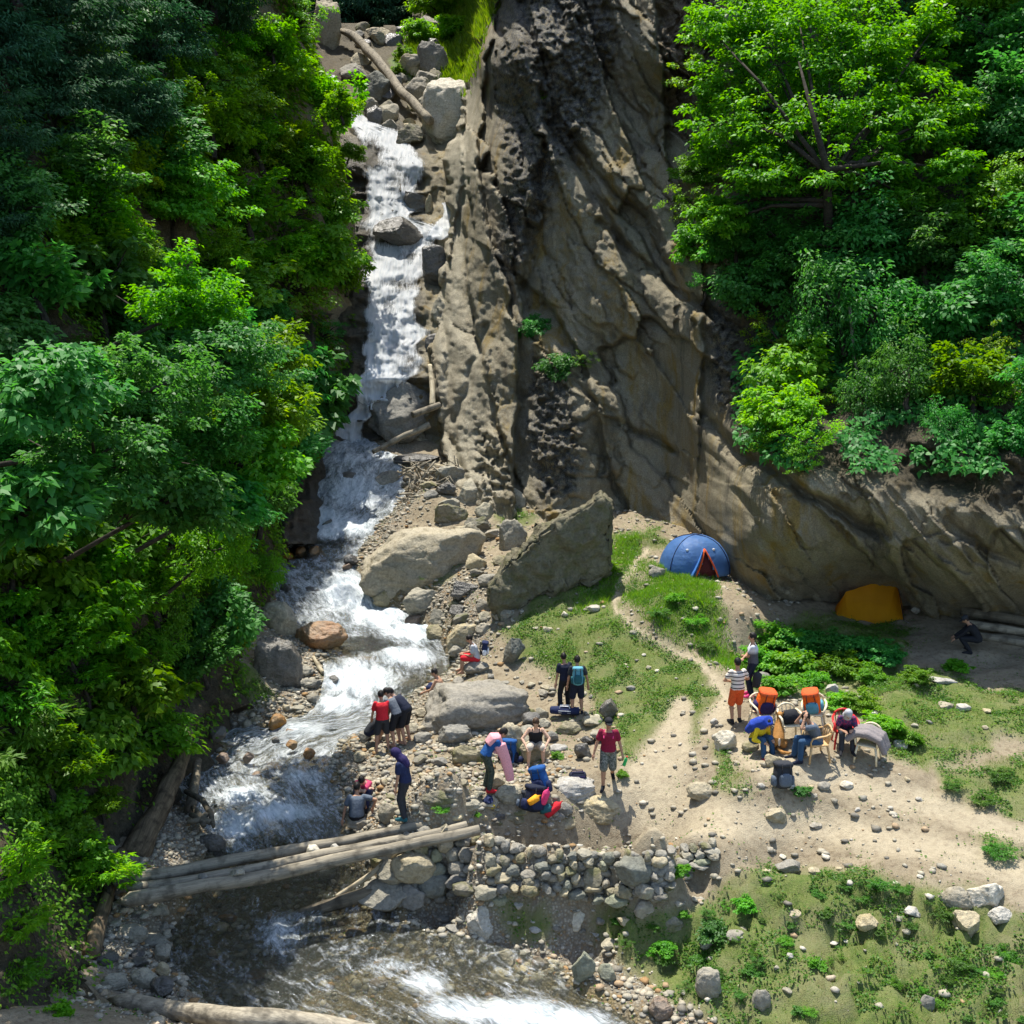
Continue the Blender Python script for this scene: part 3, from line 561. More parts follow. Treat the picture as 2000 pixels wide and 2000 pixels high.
palem = np.maximum(sstep(15, -20, poly_sd(XX, ZZ, [(840,560),(870,380),(840,180),(935,140),(930,330),(905,420),(912,560),(960,770),(985,990),(840,1010)])) * .95, sstep(12, -12, poly_sd(XX, ZZ, [(945,330),(985,360),(985,540),(1005,640),(985,560),(945,450)])) * .5)  # beige slab and pillar; pale tone also carries painted sunlight
cg = sstep(20, -15, poly_sd(XX, ZZ, [(846,-100),(945,-100),(928,50),(890,118),(846,140)]))
fattr(me, 'grass', cg); fattr(me, 'wet', 0 * cg); fattr(me, 'lichen', lich); fattr(me, 'brown', brown); fattr(me, 'soil', hill); fattr(me, 'pale', palem)
prop(link('cliff', me, M['cliff'], None, True), 'tall fractured cliff and overhang above the tents', None, None, 'structure')
# ------------------------------------------------------------------ left gorge wall
WE = np.array([(8,-8.2),(14,-7.6),(17,-7.8),(19,-8.2),(21,-8.75),(23.5,-8.7),(26,-8.35),(32,-8.55),(38,-8.8),(45,-9.4),(48,-9.5),(51,-7.7),(55,-8.0),(60,-8.9),(64,-9.8),(68,-10.9),(75,-13),(90,-16)], float)
WZ = np.array([(8,-2),(20,-1.2),(30,-.4),(38,2),(45,4),(50,6),(56,15),(60,17),(75,26),(90,32)], float)
def wall_x(y, z):
    zr = z - np.interp(y, WZ[:, 0], WZ[:, 1]); x = np.interp(y, WE[:, 0], WE[:, 1])
    s = np.interp(y, [8, 16, 22, 30, 48, 60], [.75, .62, .40, .34, .22, .2])
    lean = s * np.clip(zr, -1, 40); lean = np.where(zr < 2.2, lean * sstep(-.5, 2.4, zr) * 1.0, lean)
    b = .55 * ridged(y / 3.2, z / 3.6, 0, 4, 201) + .3 * fbm(y / 1.2, z / 1.2, 0, 4, 205) - .2
    b = b + .45 * facets(y / 1.3 + .3 * fbm(y, z, 0, 2, 441), z / 2.2 + .3 * fbm(y, z, 3, 2, 442), 443, .8, 1.0)[0] + .16 * facets(y / .5, z / .7, 451, .8, .9)[0]
    return x - lean + b * np.interp(y, [8, 20, 48, 52], [.8, .9, .8, .45])
wy = np.concatenate([np.arange(7, 34, .15), np.arange(34, 92, .26)]); wz = np.concatenate([np.arange(-2.5, 12, .15), np.arange(12, 46, .26)]); WYg, WZg = np.meshgrid(wy, wz)
wxx = wall_x(WYg.ravel(), WZg.ravel())
me = mesh('gorge_wall', np.column_stack([wxx, WYg.ravel(), WZg.ravel()]), grid_faces(len(wz), len(wy)))
o1 = np.zeros(len(wxx)); fattr(me, 'grass', o1); fattr(me, 'wet', o1); fattr(me, 'lichen', o1); fattr(me, 'brown', o1 + .25); fattr(me, 'soil', sstep(46, 40, WYg.ravel()) * .75 + .15); fattr(me, 'pale', o1)
prop(link('gorge_hillside', me, M['cliff'], None, True), 'steep rock and earth hillside under the left-hand greenery', None, None, 'structure')
_WY = np.arange(9, 90, .15)
def wallp(px, py):
    dx, dz = dirs(px, py); x = dx * _WY; z = CAM[2] + dz * _WY; h = wall_x(_WY, z); m = x < h
    if not m.any(): return None
    k = int(np.argmax(m)); return Vector((float(h[k]), float(_WY[k]), float(z[k])))
def cliffp(px, py): return Vector(at(px, py, float(cliff_Y(px, py)[0])).tolist())
def fallp(px, py): return Vector(at(px, py, float(fall_Y(np.array([px], float), np.array([py], float))[0])).tolist())
# far wooded hillside closing the top of the view
bx = np.linspace(-900, 2900, 60); by = np.linspace(-900, 360, 30); BX, BY = np.meshgrid(bx, by)
bY = 104 + (360 - BY) / 60 + 4 * fbm(BX / 260, BY / 200, 0, 3, 3); P = at(BX.ravel(), BY.ravel(), bY.ravel())
me = mesh('far_hillside', P, grid_faces(30, 60)); z0 = np.zeros(len(P))
for k in ('grass', 'wet', 'lichen', 'brown', 'pale'): fattr(me, k, z0)
fattr(me, 'soil', z0 + 1)
prop(link('far_hillside', me, M['cliff'], None, True), 'dark wooded slope far behind the waterfall', None, None, 'structure')
# ------------------------------------------------------------------ rocks
def rock_shape(seed, style='round', sub=4, k=None):
    r = np.random.RandomState(seed); bm = bmesh.new(); bmesh.ops.create_icosphere(bm, subdivisions=sub, radius=1.0)
    bm.verts.ensure_lookup_table(); V = np.array([v.co[:] for v in bm.verts]); Fs = np.array([[v.index for v in f.verts] for f in bm.faces]); bm.free()
    if style == 'block': V = V / (np.abs(V) ** 5).sum(1)[:, None] ** (1 / 5) * .85
    nk = k or {'round': 5, 'angular': 11, 'slab': 9, 'block': 9}[style]; lo, hi = {'round': (.72, .95), 'angular': (.5, .82), 'slab': (.5, .85), 'block': (.72, 1.0)}[style]
    V = V * (1 + .16 * fbm(V[:, 0] * 1.1 + seed, V[:, 1] * 1.1, V[:, 2] * 1.1, 2, seed % 97))[:, None]
    for i in range(nk):
        n = r.normal(size=3); n[2] *= .8; n /= np.linalg.norm(n); d = r.uniform(lo, hi); e = V @ n - d; V = V - np.maximum(e, 0)[:, None] * n * .93
    nz = fbm(V[:, 0] * 2.6 + seed, V[:, 1] * 2.6, V[:, 2] * 2.6, 4, seed % 89) * (.05 if style == 'round' else .07) + (.035 * ridged(V[:, 0] * 5, V[:, 1] * 5 + seed, V[:, 2] * 9, 3, 17) if sub > 3 else 0)
    V = V * (1 + nz)[:, None]; lo_, hi_ = V.min(0), V.max(0); V = (V - (lo_ + hi_) / 2) / (hi_ - lo_) * 2
    return V, Fs
RM = {}
def rock_mesh(style, i, mat, sub=4):
    key = (style, i, mat, sub)
    if key not in RM:
        V, Fs = rock_shape(100 + i * 7 + {'round': 0, 'angular': 300, 'slab': 600, 'block': 900}[style], style, sub); m = mesh('rock', V, Fs); m.materials.append(M[mat]); m.polygons.foreach_set('use_smooth', np.ones(len(m.polygons), bool)); RM[key] = m
    return RM[key]
ROCKS = []
def rock(px, pyb, w, h, mat='rock_grey', style=None, label=None, group=None, name='boulder', cat='rock', rz=None, sink=.16, tilt=(0, 0), P=None, dk=None, sub=None, uniq=False):
    """a rock whose visible outline is about w x h pixels, its foot at (px, pyb)"""
    p = P if P is not None else gp(px, pyb); s = mpp(p); Wm = w * s; dk = dk or (.62 if w > 55 else .8); sink = .34 if (w > 55 and sink == .16) else sink
    dep = math.atan2(CAM[2] - p.z, p.y); D = Wm * dk; A = h * s; Hm = (A - .62 * D * math.sin(dep)) / math.cos(dep); Hm = max(Hm, Wm * (.2 if style == 'slab' else .38)); Hm = Hm * (1 + sink)
    i = random.randrange(9); style = style or random.choice(['round', 'angular'])
    if w > 44 or uniq: me_ = rock_mesh(style, random.randrange(1000), mat, 5)
    else: me_ = rock_mesh(style, i, mat, sub or (4 if w > 22 else 3))
    o = bpy.data.objects.new(name, me_); COL.objects.link(o)
    z0 = p.z
    o.location = (p.x, p.y + D * .42, z0 + Hm * (.5 - sink)); o.scale = (Wm / 2 * 1.02, D / 2, Hm / 2)
    o.rotation_euler = (tilt[0], tilt[1], random.uniform(-.25, .25) if rz is None else rz)
    ROCKS.append((px, pyb, w, h)); prop(o, label, cat, group)
    return o
BO = [ # named boulders: px, foot py, width, height, material, style, label
 (823,1140,250,132,'rock_tan','block','huge pale boulder with a flat sloping top just below the waterfall'),
 (928,1430,226,116,'rock_tan','block','large flat-topped boulder beside the stream behind the bending group'),
 (536,1335,98,104,'rock_dark','block','tall dark grey boulder on the left bank under the hanging foliage'),
 (540,1236,78,72,'rock_grey','round','smooth grey-brown boulder against the left wall beside the rapids'),
 (622,1272,112,50,'rock_rust','round','wide rust-stained flat rock split by a trickle in the stream'),
 (728,1250,40,36,'rock_rust','angular','rust brown rock with white water on both sides, centre of the rapids'),
 (808,1240,38,28,'rock_rust','angular','orange rock at the right edge of the upper rapids'),
 (905,1262,66,52,'rock_tan','block','pale blunt boulder just behind the seated person with a rucksack'),
 (855,1256,48,38,'rock_mossy','angular','dark-sided mossy boulder left of the pale blunt boulder'),
 (893,1284,40,28,'rock_grey','round','rounded grey stone left of the seated person with a rucksack'),
 (832,1192,98,54,'rock_grey','slab','long slanting slab of grey rock right of the upper rapids'),
 (912,1166,70,38,'rock_dark','slab','dark slanting slab above the long grey slab'),
 (752,1192,52,48,'rock_mossy','angular','yellow mossy boulder beside a small side fall'),
 (718,1170,68,26,'rock_tan','slab','ochre flat rock at the top of the side fall'),
 (604,1158,54,34,'rock_dark','round','black wet rock dividing the upper rapids'),
 (606,1192,60,40,'rock_dark','round','dark rock with a thin sheet of water running over it'),
 (925,1072,70,62,'rock_grey','angular','grey angular boulder between the huge pale boulder and the crag'),
 (1002,1072,56,68,'rock_grey','angular','grey upright boulder at the foot of the tall crag'),
 (1003,1303,46,62,'rock_green','angular','upright wedge of grey-green rock on the meadow edge'),
 (888,1456,66,46,'rock_grey','angular','pitted grey boulder below the large flat-topped boulder'),
 (912,1494,64,46,'rock_mossy','angular','mossy boulder behind the person draped in a pink towel'),
 (996,1478,58,74,'rock_tan','slab','tilted pale slab behind the blue rucksack'),
 (967,1545,40,36,'rock_tan','angular','tan block at the feet of the person in the pink towel'),
 (996,1570,62,44,'rock_grey','round','smooth grey boulder left of the pile of bright rucksacks'),
 (858,1573,80,40,'rock_mossy','round','low mossy boulder with grass below it near the bridge end'),
 (758,1608,42,44,'rock_tan','round','round tan boulder beside the person in dark trousers by the bridge'),
 (914,1584,56,28,'rock_grey','slab','flat grey stone right of the low mossy boulder'),
 (814,1597,44,22,'rock_green','slab','flat green-grey stone at the right end of the log bridge'),
 (1005,1410,42,34,'rock_grey','angular','grey block leaning on the large flat-topped boulder'),
 (1122,1560,94,44,'rock_pale','block','broad pale flat boulder with a dark bag lying on it'),
 (1168,1612,112,66,'rock_tan','round','big rounded tan boulder standing at the edge of the dirt path'),
 (1102,1598,36,34,'rock_grey','round','grey stone wedged between the two big boulders by the path'),
 (1086,1604,36,20,'rock_tan','round','low tan stone in front of the rucksack pile'),
 (1011,1611,60,28,'rock_mossy','slab','hollow mossy slab in front of the rucksack pile'),
 (1139,1484,34,34,'rock_dark','angular','small dark boulder left of the walking person in maroon'),
 (1091,1472,38,20,'rock_pale','round','pale stone to the right of the seated person in black vest'),
 (1077,1450,28,24,'rock_grey','round','grey stone behind the right shoulder of the person in black vest'),
 (1116,1434,62,30,'rock_mossy','slab','slanting slab under the blue duffel bag'),
 (1158,1421,40,24,'rock_grey','angular','grey block right of the slab under the duffel bag'),
 (1190,1407,36,44,'rock_dark','angular','dark boulder in the grass right of the two standing people'),
 (1396,1418,18,16,'rock_pale','angular','small white rock in front of the striped shirt person'),
 (1418,1470,46,46,'rock_pale','slab','slanting pale slabs at the edge of the tea terrace'),
 (1468,1470,36,26,'rock_mossy','round','mossy stone used as a seat by the person in yellow'),
 (1511,1496,32,26,'rock_tan','angular','tan stone behind the black rucksack'),
 (1655,1542,28,18,'rock_pale','round','white stone on bare earth below the chairs'),
 (1612,1545,28,20,'rock_tan','round','tan stone beside the white stone below the chairs'),
 (1543,1544,24,17,'rock_pale','round','round pale stone at the foot of the black rucksack'),
 (1627,1358,26,24,'rock_pale','angular','pale pointed stone in the shrubs above the chairs'),
 (1761,1467,28,22,'rock_pale','angular','pale stone in the weeds right of the blanket chair'),
 (1370,1566,54,42,'rock_tan','round','tan boulder half buried in the bank beside the dirt path'),
 (1518,1611,42,34,'rock_tan','angular','angular tan stone on the dirt path'),
 (1595,1620,26,15,'rock_tan','round','low stone lying on the dirt path'),
 (1542,1706,50,30,'rock_grey','angular','grey stone on the slope just below the path'),
 (1286,1724,66,52,'rock_grey','block','largest grey boulder at the end of the dry stone wall'),
 (1260,1797,44,44,'rock_tan','round','rounded tan boulder below the end of the stone wall'),
 (1308,1820,60,34,'rock_mossy','round','mossy low boulder left of the leafy bush on the lower bank'),
 (1124,1817,40,48,'rock_pale','angular','white upright boulder below the stone wall'),
 (1386,1953,52,62,'rock_grey','round','egg-shaped grey boulder in the foreground grass'),
 (1489,1976,36,46,'rock_grey','round','smaller grey boulder right of the egg-shaped one'),
 (1140,1922,46,64,'rock_green','angular','green-grey pointed boulder at the stream edge'),
 (1186,1918,38,36,'rock_green','angular','dark grey boulder right of the green-grey pointed boulder'),
 (980,1888,52,38,'rock_tan','angular','tan angular boulder on the gravel bank'),
 (986,1926,70,36,'rock_tan','round','long tan boulder at the water edge'),
 (1292,2000,50,48,'rock_rust','round','rust orange boulder by the water at the bottom of the scene'),
 (1872,1780,72,54,'rock_tan','round','rounded tan boulder beside the white boulder near the path'),
 (1930,1771,78,56,'rock_pale','angular','white angular boulder next to the rounded tan one'),
 (1895,1834,50,52,'rock_tan','angular','tan block below the pair of boulders near the path'),
 (1963,1808,54,38,'rock_pale','angular','pale block at the right below the white boulder'),
 (1664,1734,20,15,'rock_pale','angular','small white rock in weeds below the path'),
 (1815,1976,30,34,'rock_grey','round','grey stone in the grass at the lower right'),
 (972,1774,40,30,'rock_green','round','green-grey stone below the stone wall'),
 (948,1836,72,72,'rock_pale','slab','pale bare slab sloping down to the gravel bank'),
 (1700,1822,48,36,'rock_tan','angular','brown slab stuck in the grassy bank'),
 (528,1516,44,28,'rock_rust','round','rust coloured rock in midstream'),
 (405,1572,62,36,'rock_rust','round','rust coloured flat rock at the left bank above the bridge'),
 (410,1668,56,46,'rock_dark','round','black rounded boulder in the water behind the bridge'),
 (645,1719,50,28,'rock_grey','round','grey stone at the water edge under the bridge'),
 (750,1700,62,44,'rock_mossy','slab','broad block under the right end of the logs'),
 (305,1795,46,30,'rock_grey','slab','grey slab below the left end of the bridge'),
 (253,1838,64,36,'rock_grey','round','oval grey boulder in the rubble under the left bridge end'),
 (297,1851,62,30,'rock_grey','slab','flat slab beside the oval boulder in the left rubble'),
 (315,1880,34,36,'rock_grey','angular','grey block near the water in the left rubble'),
 (316,1911,26,32,'rock_tan','round','yellowish round stone in the left rubble'),
 (278,1930,56,42,'rock_grey','angular','long grey stone in the left rubble above the sand'),
 (312,1950,48,42,'rock_dark','angular','dark triangular stone at the water edge by the foreground log'),
 (222,1752,50,28,'rock_grey','slab','grey slab directly under the bridge log ends'),
 (214,1930,62,34,'rock_grey','angular','grey stone at the sandy ledge on the left'),
 (970,2012,90,66,'rock_tan','round','brown boulder half under the rushing water at the bottom'),
 (738,1932,36,22,'rock_rust','round','orange stone under shallow water in the foreground'),
 (690,1832,34,18,'rock_rust','round','flat orange stone under the shallow water below the bridge'),
 (620,1700,60,20,'rock_rust','slab','yellowish stone in the shallows below the logs'),
 (752,1305,36,26,'rock_rust','round','brown stone between two streams of white water'),
 (772,1302,42,30,'rock_dark','round','dark rounded stone beside the brown one in the rapids'),
 (810,1308,26,30,'rock_rust','angular','brown wedge-shaped stone right of the dark rounded one'),
 (714,1312,36,20,'rock_rust','round','low brown stone left of the pair in the rapids'),
 (590,1322,44,24,'rock_grey','slab','flat stone right of the tall dark boulder on the left bank'),
 (602,1346,50,26,'rock_grey','slab','slab at the foot of the tall dark boulder'),
 (650,1345,28,28,'rock_dark','round','dark stone with a spout of water on the left bank'),
 (1490,1330,34,20,'rock_grey','round','grey stone hidden in the shrubs beside the trail'),
 (1845,1338,58,16,'rock_pale','slab','flat white slab in the grass at the right'),
 (1885,1390,30,16,'rock_pale','slab','small white slab on the right-hand slope'),
 (1160,1196,26,16,'rock_pale','round','pale stone in the meadow beside the trail'),
 (1285,1130,34,26,'rock_grey','round','grey stone at the left corner of the blue tent'),
 (1790,1199,18,14,'rock_pale','round','pale stone on the shaded ground right of the orange tent'),
]
for b in BO:
    rock(b[0], b[1], b[2], b[3], b[4], b[5], b[6], 'boulders along the stream and on the banks', uniq=b[2] > 55).location.z += (.24 if 1150 < b[1] < 1320 and 560 < b[0] < 830 and b[4] in ('rock_rust', 'rock_dark') else 0)
BZ = [([(770,1075),(960,1075),(1000,1140),(985,1240),(900,1250),(800,1180)],44,(30,96),'angular boulder in the tumble of rocks right of the rapids'),([(870,900),(1005,960),(1010,1050),(900,1060),(830,960)],18,(30,70),'angular boulder heaped at the foot of the tall crag'),([(820,1370),(1000,1380),(1130,1400),(1180,1450),(1060,1470),(900,1500),(800,1440)],18,(26,58),'angular boulder on the rocky bank between the stream and the resting hikers'),([(890,1510),(1060,1590),(1160,1630),(960,1620)],8,(26,50),'boulder on the trampled bank near the wall top')]
rb = random.Random(21)
for poly, n, (a, b), lab in BZ:
    A = np.array(poly, float); k = 0
    for _ in range(n * 25):
        if k >= n: break
        x = rb.uniform(A[:, 0].min(), A[:, 0].max()); y = rb.uniform(A[:, 1].min(), A[:, 1].max()); ww = a + (b - a) * rb.random() ** 1.5
        if poly_sd(np.array([x]), np.array([y]), poly)[0] > 0 or any(abs(x - r[0]) < (ww + r[2]) * .36 and abs(y - r[1]) < (ww * .6 + r[3]) * .32 for r in ROCKS): continue
        if any(abs(x - X_) < 34 and -20 < y - Y_ < 40 for X_, Y_ in ((949,1545),(1046,1490),(930,1312),(1187,1538),(992,1490),(1104,1395),(850,1352))): continue
        rock(x, y, ww, ww * rb.uniform(.55, .85), rb.choice(['rock_grey', 'rock_tan', 'rock_mossy', 'rock_grey', 'rock_dark']), rb.choice(['angular', 'angular', 'slab']), lab, lab, rz=rb.uniform(-.5, .5)); k += 1
# rocks on the waterfall face
BF = [(640,128,58,118,'rock_tan','angular','tall brown boulder at the upper left lip of the waterfall'),(741,92,52,30,'rock_tan','angular','brown block at the upper end of the fallen log'),(846,168,62,78,'rock_grey','angular','grey boulder half in shade below the bright grass slope'),(927,142,40,72,'rock_dark','angular','dark boulder under the top of the crag'),(738,206,54,60,'rock_green','slab','flat-faced grey-green boulder left of the fallen log'),(690,164,62,34,'rock_grey','slab','grey ledge rock above the small spill'),(815,204,58,48,'rock_tan','angular','reddish brown boulder right of the fallen log'),(880,290,112,130,'rock_pale','round','huge pale rounded boulder at the head of the waterfall'),(800,286,58,40,'rock_mossy','angular','mossy block under the lower end of the fallen log'),(735,262,36,52,'rock_dark','slab','dark slab beside the lip of the waterfall'),(760,250,40,44,'rock_grey','angular','grey block left of the mossy block at the lip'),
 (818,424,62,46,'rock_dark','angular','dark round boulder splitting the middle of the waterfall'),(780,482,104,56,'rock_dark','slab','slanting wet slab in the middle of the waterfall'),(852,562,56,82,'rock_dark','angular','dark boulder at the right edge of the waterfall'),(838,430,16,50,'rock_tan','slab','narrow upright rock between the two branches of the waterfall'),
 (776,862,132,124,'rock_grey','angular','massive dark boulder right of the narrow chute'),(820,890,78,56,'rock_tan','slab','yellow-faced block below the massive dark boulder'),(812,912,90,28,'rock_dark','slab','dark flat rock at the base of the yellow-faced block'),(680,886,42,18,'rock_rust','round','rust red stone at the foot of the chute'),(702,906,36,20,'rock_rust','round','second rust stone just below the first at the chute foot'),(752,972,56,56,'rock_grey','angular','grey boulder at the right side of the lower cascade'),(680,958,56,40,'rock_dark','round','black rock in the middle of the lower cascade'),(860,640,40,60,'rock_grey','angular','grey rock beside the right foot of the falls'),(846,700,34,50,'rock_dark','angular','wet rock against the pale cliff beside the falls'),(566,1050,44,30,'rock_dark','round','small black rock at the left of the lower cascade'),(640,1052,34,40,'rock_dark','angular','dark rock parting the lower cascade'),(512,1030,44,40,'rock_dark','angular','dark rock against the left wall beside the cascade')]
for b in BF:
    p = fallp(b[0], b[1] - b[3] * .35) if b[1] < 905 else gp(b[0], b[1])
    if b[1] < 905: s = mpp(p); p = Vector((p.x, p.y - b[2] * s * .35, p.z - b[3] * .35 * s))
    rock(b[0], b[1], b[2], b[3], b[4], b[5], b[6], 'boulders in and beside the waterfall', P=p, sink=.04, dk=.8)
rf = random.Random(4)
for k in range(44):
    x, y = rf.uniform(650, 850), rf.uniform(58, 262)
    if y > 200 and x < 720 or x < 690 and 125 < y < 200: continue
    w_ = rf.uniform(18, 50); p = fallp(x, y - 6); s = mpp(p); rock(x, y, w_, w_ * rf.uniform(.6, .9), rf.choice(['rock_grey', 'rock_tan', 'rock_mossy', 'rock_dark']), 'angular', 'stone in the jumble of blocks at the head of the waterfall', 'stones at the head of the waterfall', 'stone', 'stone', P=Vector((p.x, p.y - w_ * s * .35, p.z - w_ * .3 * s)), sink=.05)
# stone slab standing in front of the cliff
def slab_block():
    front = [(962,1190),(958,1150),(985,1105),(1045,1040),(1110,1010),(1178,968),(1193,985),(1194,1060),(1190,1120),(1150,1142),(1085,1152),(1030,1185),(1000,1225),(972,1225)]
    p0 = gp(1080, 1165); Yf = p0.y
    V = []; Fs = []; n = len(front); layers = [0, .35, .8, 1.3]
    bm = bmesh.new(); rings = []
    for j, dy in enumerate(layers):
        k = 1 - .05 * j
        cxm = np.mean([a for a, b in front]); ring = []
        for (x, y) in front:
            pt = at(x, y, Yf + (x - 1080) * .004); pt = pt + np.array([.02 * j, dy, -.05 * j]); ring.append(bm.verts.new(pt))
        rings.append(ring)
    for a, b in zip(rings, rings[1:]):
        for i in range(n): bm.faces.new((a[i], a[(i + 1) % n], b[(i + 1) % n], b[i]))
    bm.faces.new(list(reversed(rings[0]))); bm.faces.new(rings[-1])
    bmesh.ops.recalc_face_normals(bm, faces=bm.faces); bmesh.ops.bevel(bm, geom=[e for e in bm.edges if e.calc_face_angle(0) > .6], offset=.09, segments=2, affect='EDGES')
    bmesh.ops.triangulate(bm, faces=bm.faces)
    for _ in range(5): bmesh.ops.subdivide_edges(bm, edges=[e for e in bm.edges if e.calc_length() > .16], cuts=1); bmesh.ops.triangulate(bm, faces=bm.faces)
    bm.normal_update(); co = np.array([v.co[:] for v in bm.verts]); d = .05 * fbm(co[:, 0] * 6, co[:, 1] * 6, co[:, 2] * 6, 3, 34) + .12 * facets(co[:, 0] * 1.6 + co[:, 1], co[:, 2] * 1.3, 461, .8, 1.0)[0] + .05 * facets(co[:, 0] * 4 + co[:, 1], co[:, 2] * 3.2, 465, .8, .9)[0] + .08 * fbm(co[:, 0] * 1.5, co[:, 1] * 1.5, co[:, 2] * 1.5, 4, 31) + .05 * ridged(co[:, 0] * 4, co[:, 1] * 4, co[:, 2] * 2, 3, 32)
    for v, k in zip(bm.verts, d): v.co += v.normal * float(k)
    m = bpy.data.meshes.new('slab'); bm.to_mesh(m); bm.free()
    return prop(link('rock_slab', m, M['rock_slab'], None, True), 'tall upright slab of mossy rock with a slanting top at the cliff foot', 'rock')
slab_block()
# scattered stones : zone polygon, count, size range (px wide), materials, label, name
ZN = [([(700,1440),(860,1420),(930,1500),(900,1560),(760,1570),(700,1540)],46,(12,34),['rock_grey','rock_tan','rock_mossy'],'grey and tan stones strewn over the bank behind the bridge'),
 ([(420,1370),(560,1350),(640,1360),(600,1400),(480,1430),(400,1450)],26,(14,36),['rock_grey','rock_grey','rock_tan'],'grey stones on the gravel bar along the left bank'),
 ([(760,1130),(960,1090),(990,1190),(900,1250),(800,1190)],30,(14,40),['rock_grey','rock_mossy','rock_tan'],'stones tumbled on the right bank below the huge pale boulder'),
 ([(870,960),(1000,980),(1010,1060),(900,1060)],10,(14,40),['rock_grey','rock_tan'],'stones at the foot of the crag'),
 ([(880,1330),(1000,1390),(1120,1410),(1200,1440),(1120,1480),(950,1480),(860,1420)],32,(14,34),['rock_grey','rock_tan','rock_mossy'],'stones on the bank around the resting hikers'),
 ([(900,1290),(1080,1330),(1060,1380),(960,1330)],14,(12,34),['rock_grey','rock_tan'],'stones behind the large flat-topped boulder'),
 ([(860,1500),(1060,1590),(1180,1640),(1000,1640),(880,1600)],24,(12,34),['rock_tan','rock_pale','rock_grey'],'stones on the trampled ground near the rucksacks'),
 ([(860,1800),(1000,1840),(1200,1960),(1300,2000),(1150,1960),(900,1870)],46,(12,34),['rock_grey','rock_tan','rock_grey','rock_rust'],'stones along the right edge of the stream below the wall'),
 ([(740,1740),(960,1770),(1240,1800),(1200,1860),(900,1800)],26,(12,36),['rock_grey','rock_tan','rock_pale'],'stones on the gravel below the dry stone wall'),
 ([(180,1770),(300,1750),(350,1900),(300,1950),(180,1880)],30,(18,48),['rock_grey','rock_grey','rock_dark'],'stones of the rubble under the left end of the bridge'),
 ([(1250,1780),(1500,1760),(1950,1800),(1980,1990),(1500,1990)],24,(10,34),['rock_grey','rock_pale','rock_tan'],'stones in the rough grass of the lower bank'),
 ([(1400,1640),(1700,1690),(1960,1740),(1500,1720)],14,(9,24),['rock_pale','rock_tan'],'stones on the slope just under the dirt path'),
 ([(1480,1540),(1700,1500),(1950,1560),(1700,1600)],12,(10,22),['rock_tan','rock_pale'],'stones on the bare earth below the chairs'),
 ([(1650,1340),(1950,1330),(1990,1420),(1750,1450)],14,(12,34),['rock_pale','rock_tan','rock_grey'],'stones on the weedy slope right of the chairs'),
 ([(1000,1200),(1180,1150),(1330,1300),(1200,1450),(1060,1320)],16,(9,24),['rock_pale','rock_grey'],'stones dotted over the small meadow'),
 ([(560,1090),(740,1120),(800,1240),(640,1290),(540,1180)],30,(18,44),['rock_dark','rock_rust','rock_dark'],'wet stones in the upper rapids'),
 ([(400,1450),(650,1440),(640,1560),(400,1560)],16,(14,32),['rock_rust','rock_dark'],'wet stones breaking the water above the bridge'),
 ([(380,1760),(760,1780),(900,1900),(500,1990),(360,1880)],36,(14,36),['rock_rust','rock_dark','rock_tan'],'stones lying under the clear water below the bridge'),
 ([(1400,1420),(1460,1490),(1440,1500),(1390,1440)],8,(12,30),['rock_pale','rock_tan'],'flat stones edging the tea terrace')]
for poly, n, (a, b), mats, lab in ZN:
    A = np.array(poly, float); k = 0; tr_ = 0; n = max(4, round(n * .60)); a = a + 2; b = b + 4
    while k < n and tr_ < n * 30:
        tr_ += 1; x = random.uniform(A[:, 0].min(), A[:, 0].max()); y = random.uniform(A[:, 1].min(), A[:, 1].max())
        if poly_sd(np.array([x]), np.array([y]), poly)[0] > 0: continue
        ww = a + (b - a) * random.random() ** 2.0
        if any(abs(x - r[0]) < (ww + r[2]) * .48 and abs(y - r[3] * .35 - (r[1] - r[3] * .35)) < (ww * .7 + r[3]) * .42 for r in ROCKS): continue
        o_ = rock(x, y, ww, ww * random.uniform(.5, .8), random.choice(mats), random.choice(['round', 'angular', 'angular']), lab, lab, 'stone', 'stone', rz=random.uniform(0, 6.28), dk=random.uniform(.7, 1.1)); k += 1
        if lab.startswith('wet'): o_.location.z += .40; o_.scale.z *= 1.5
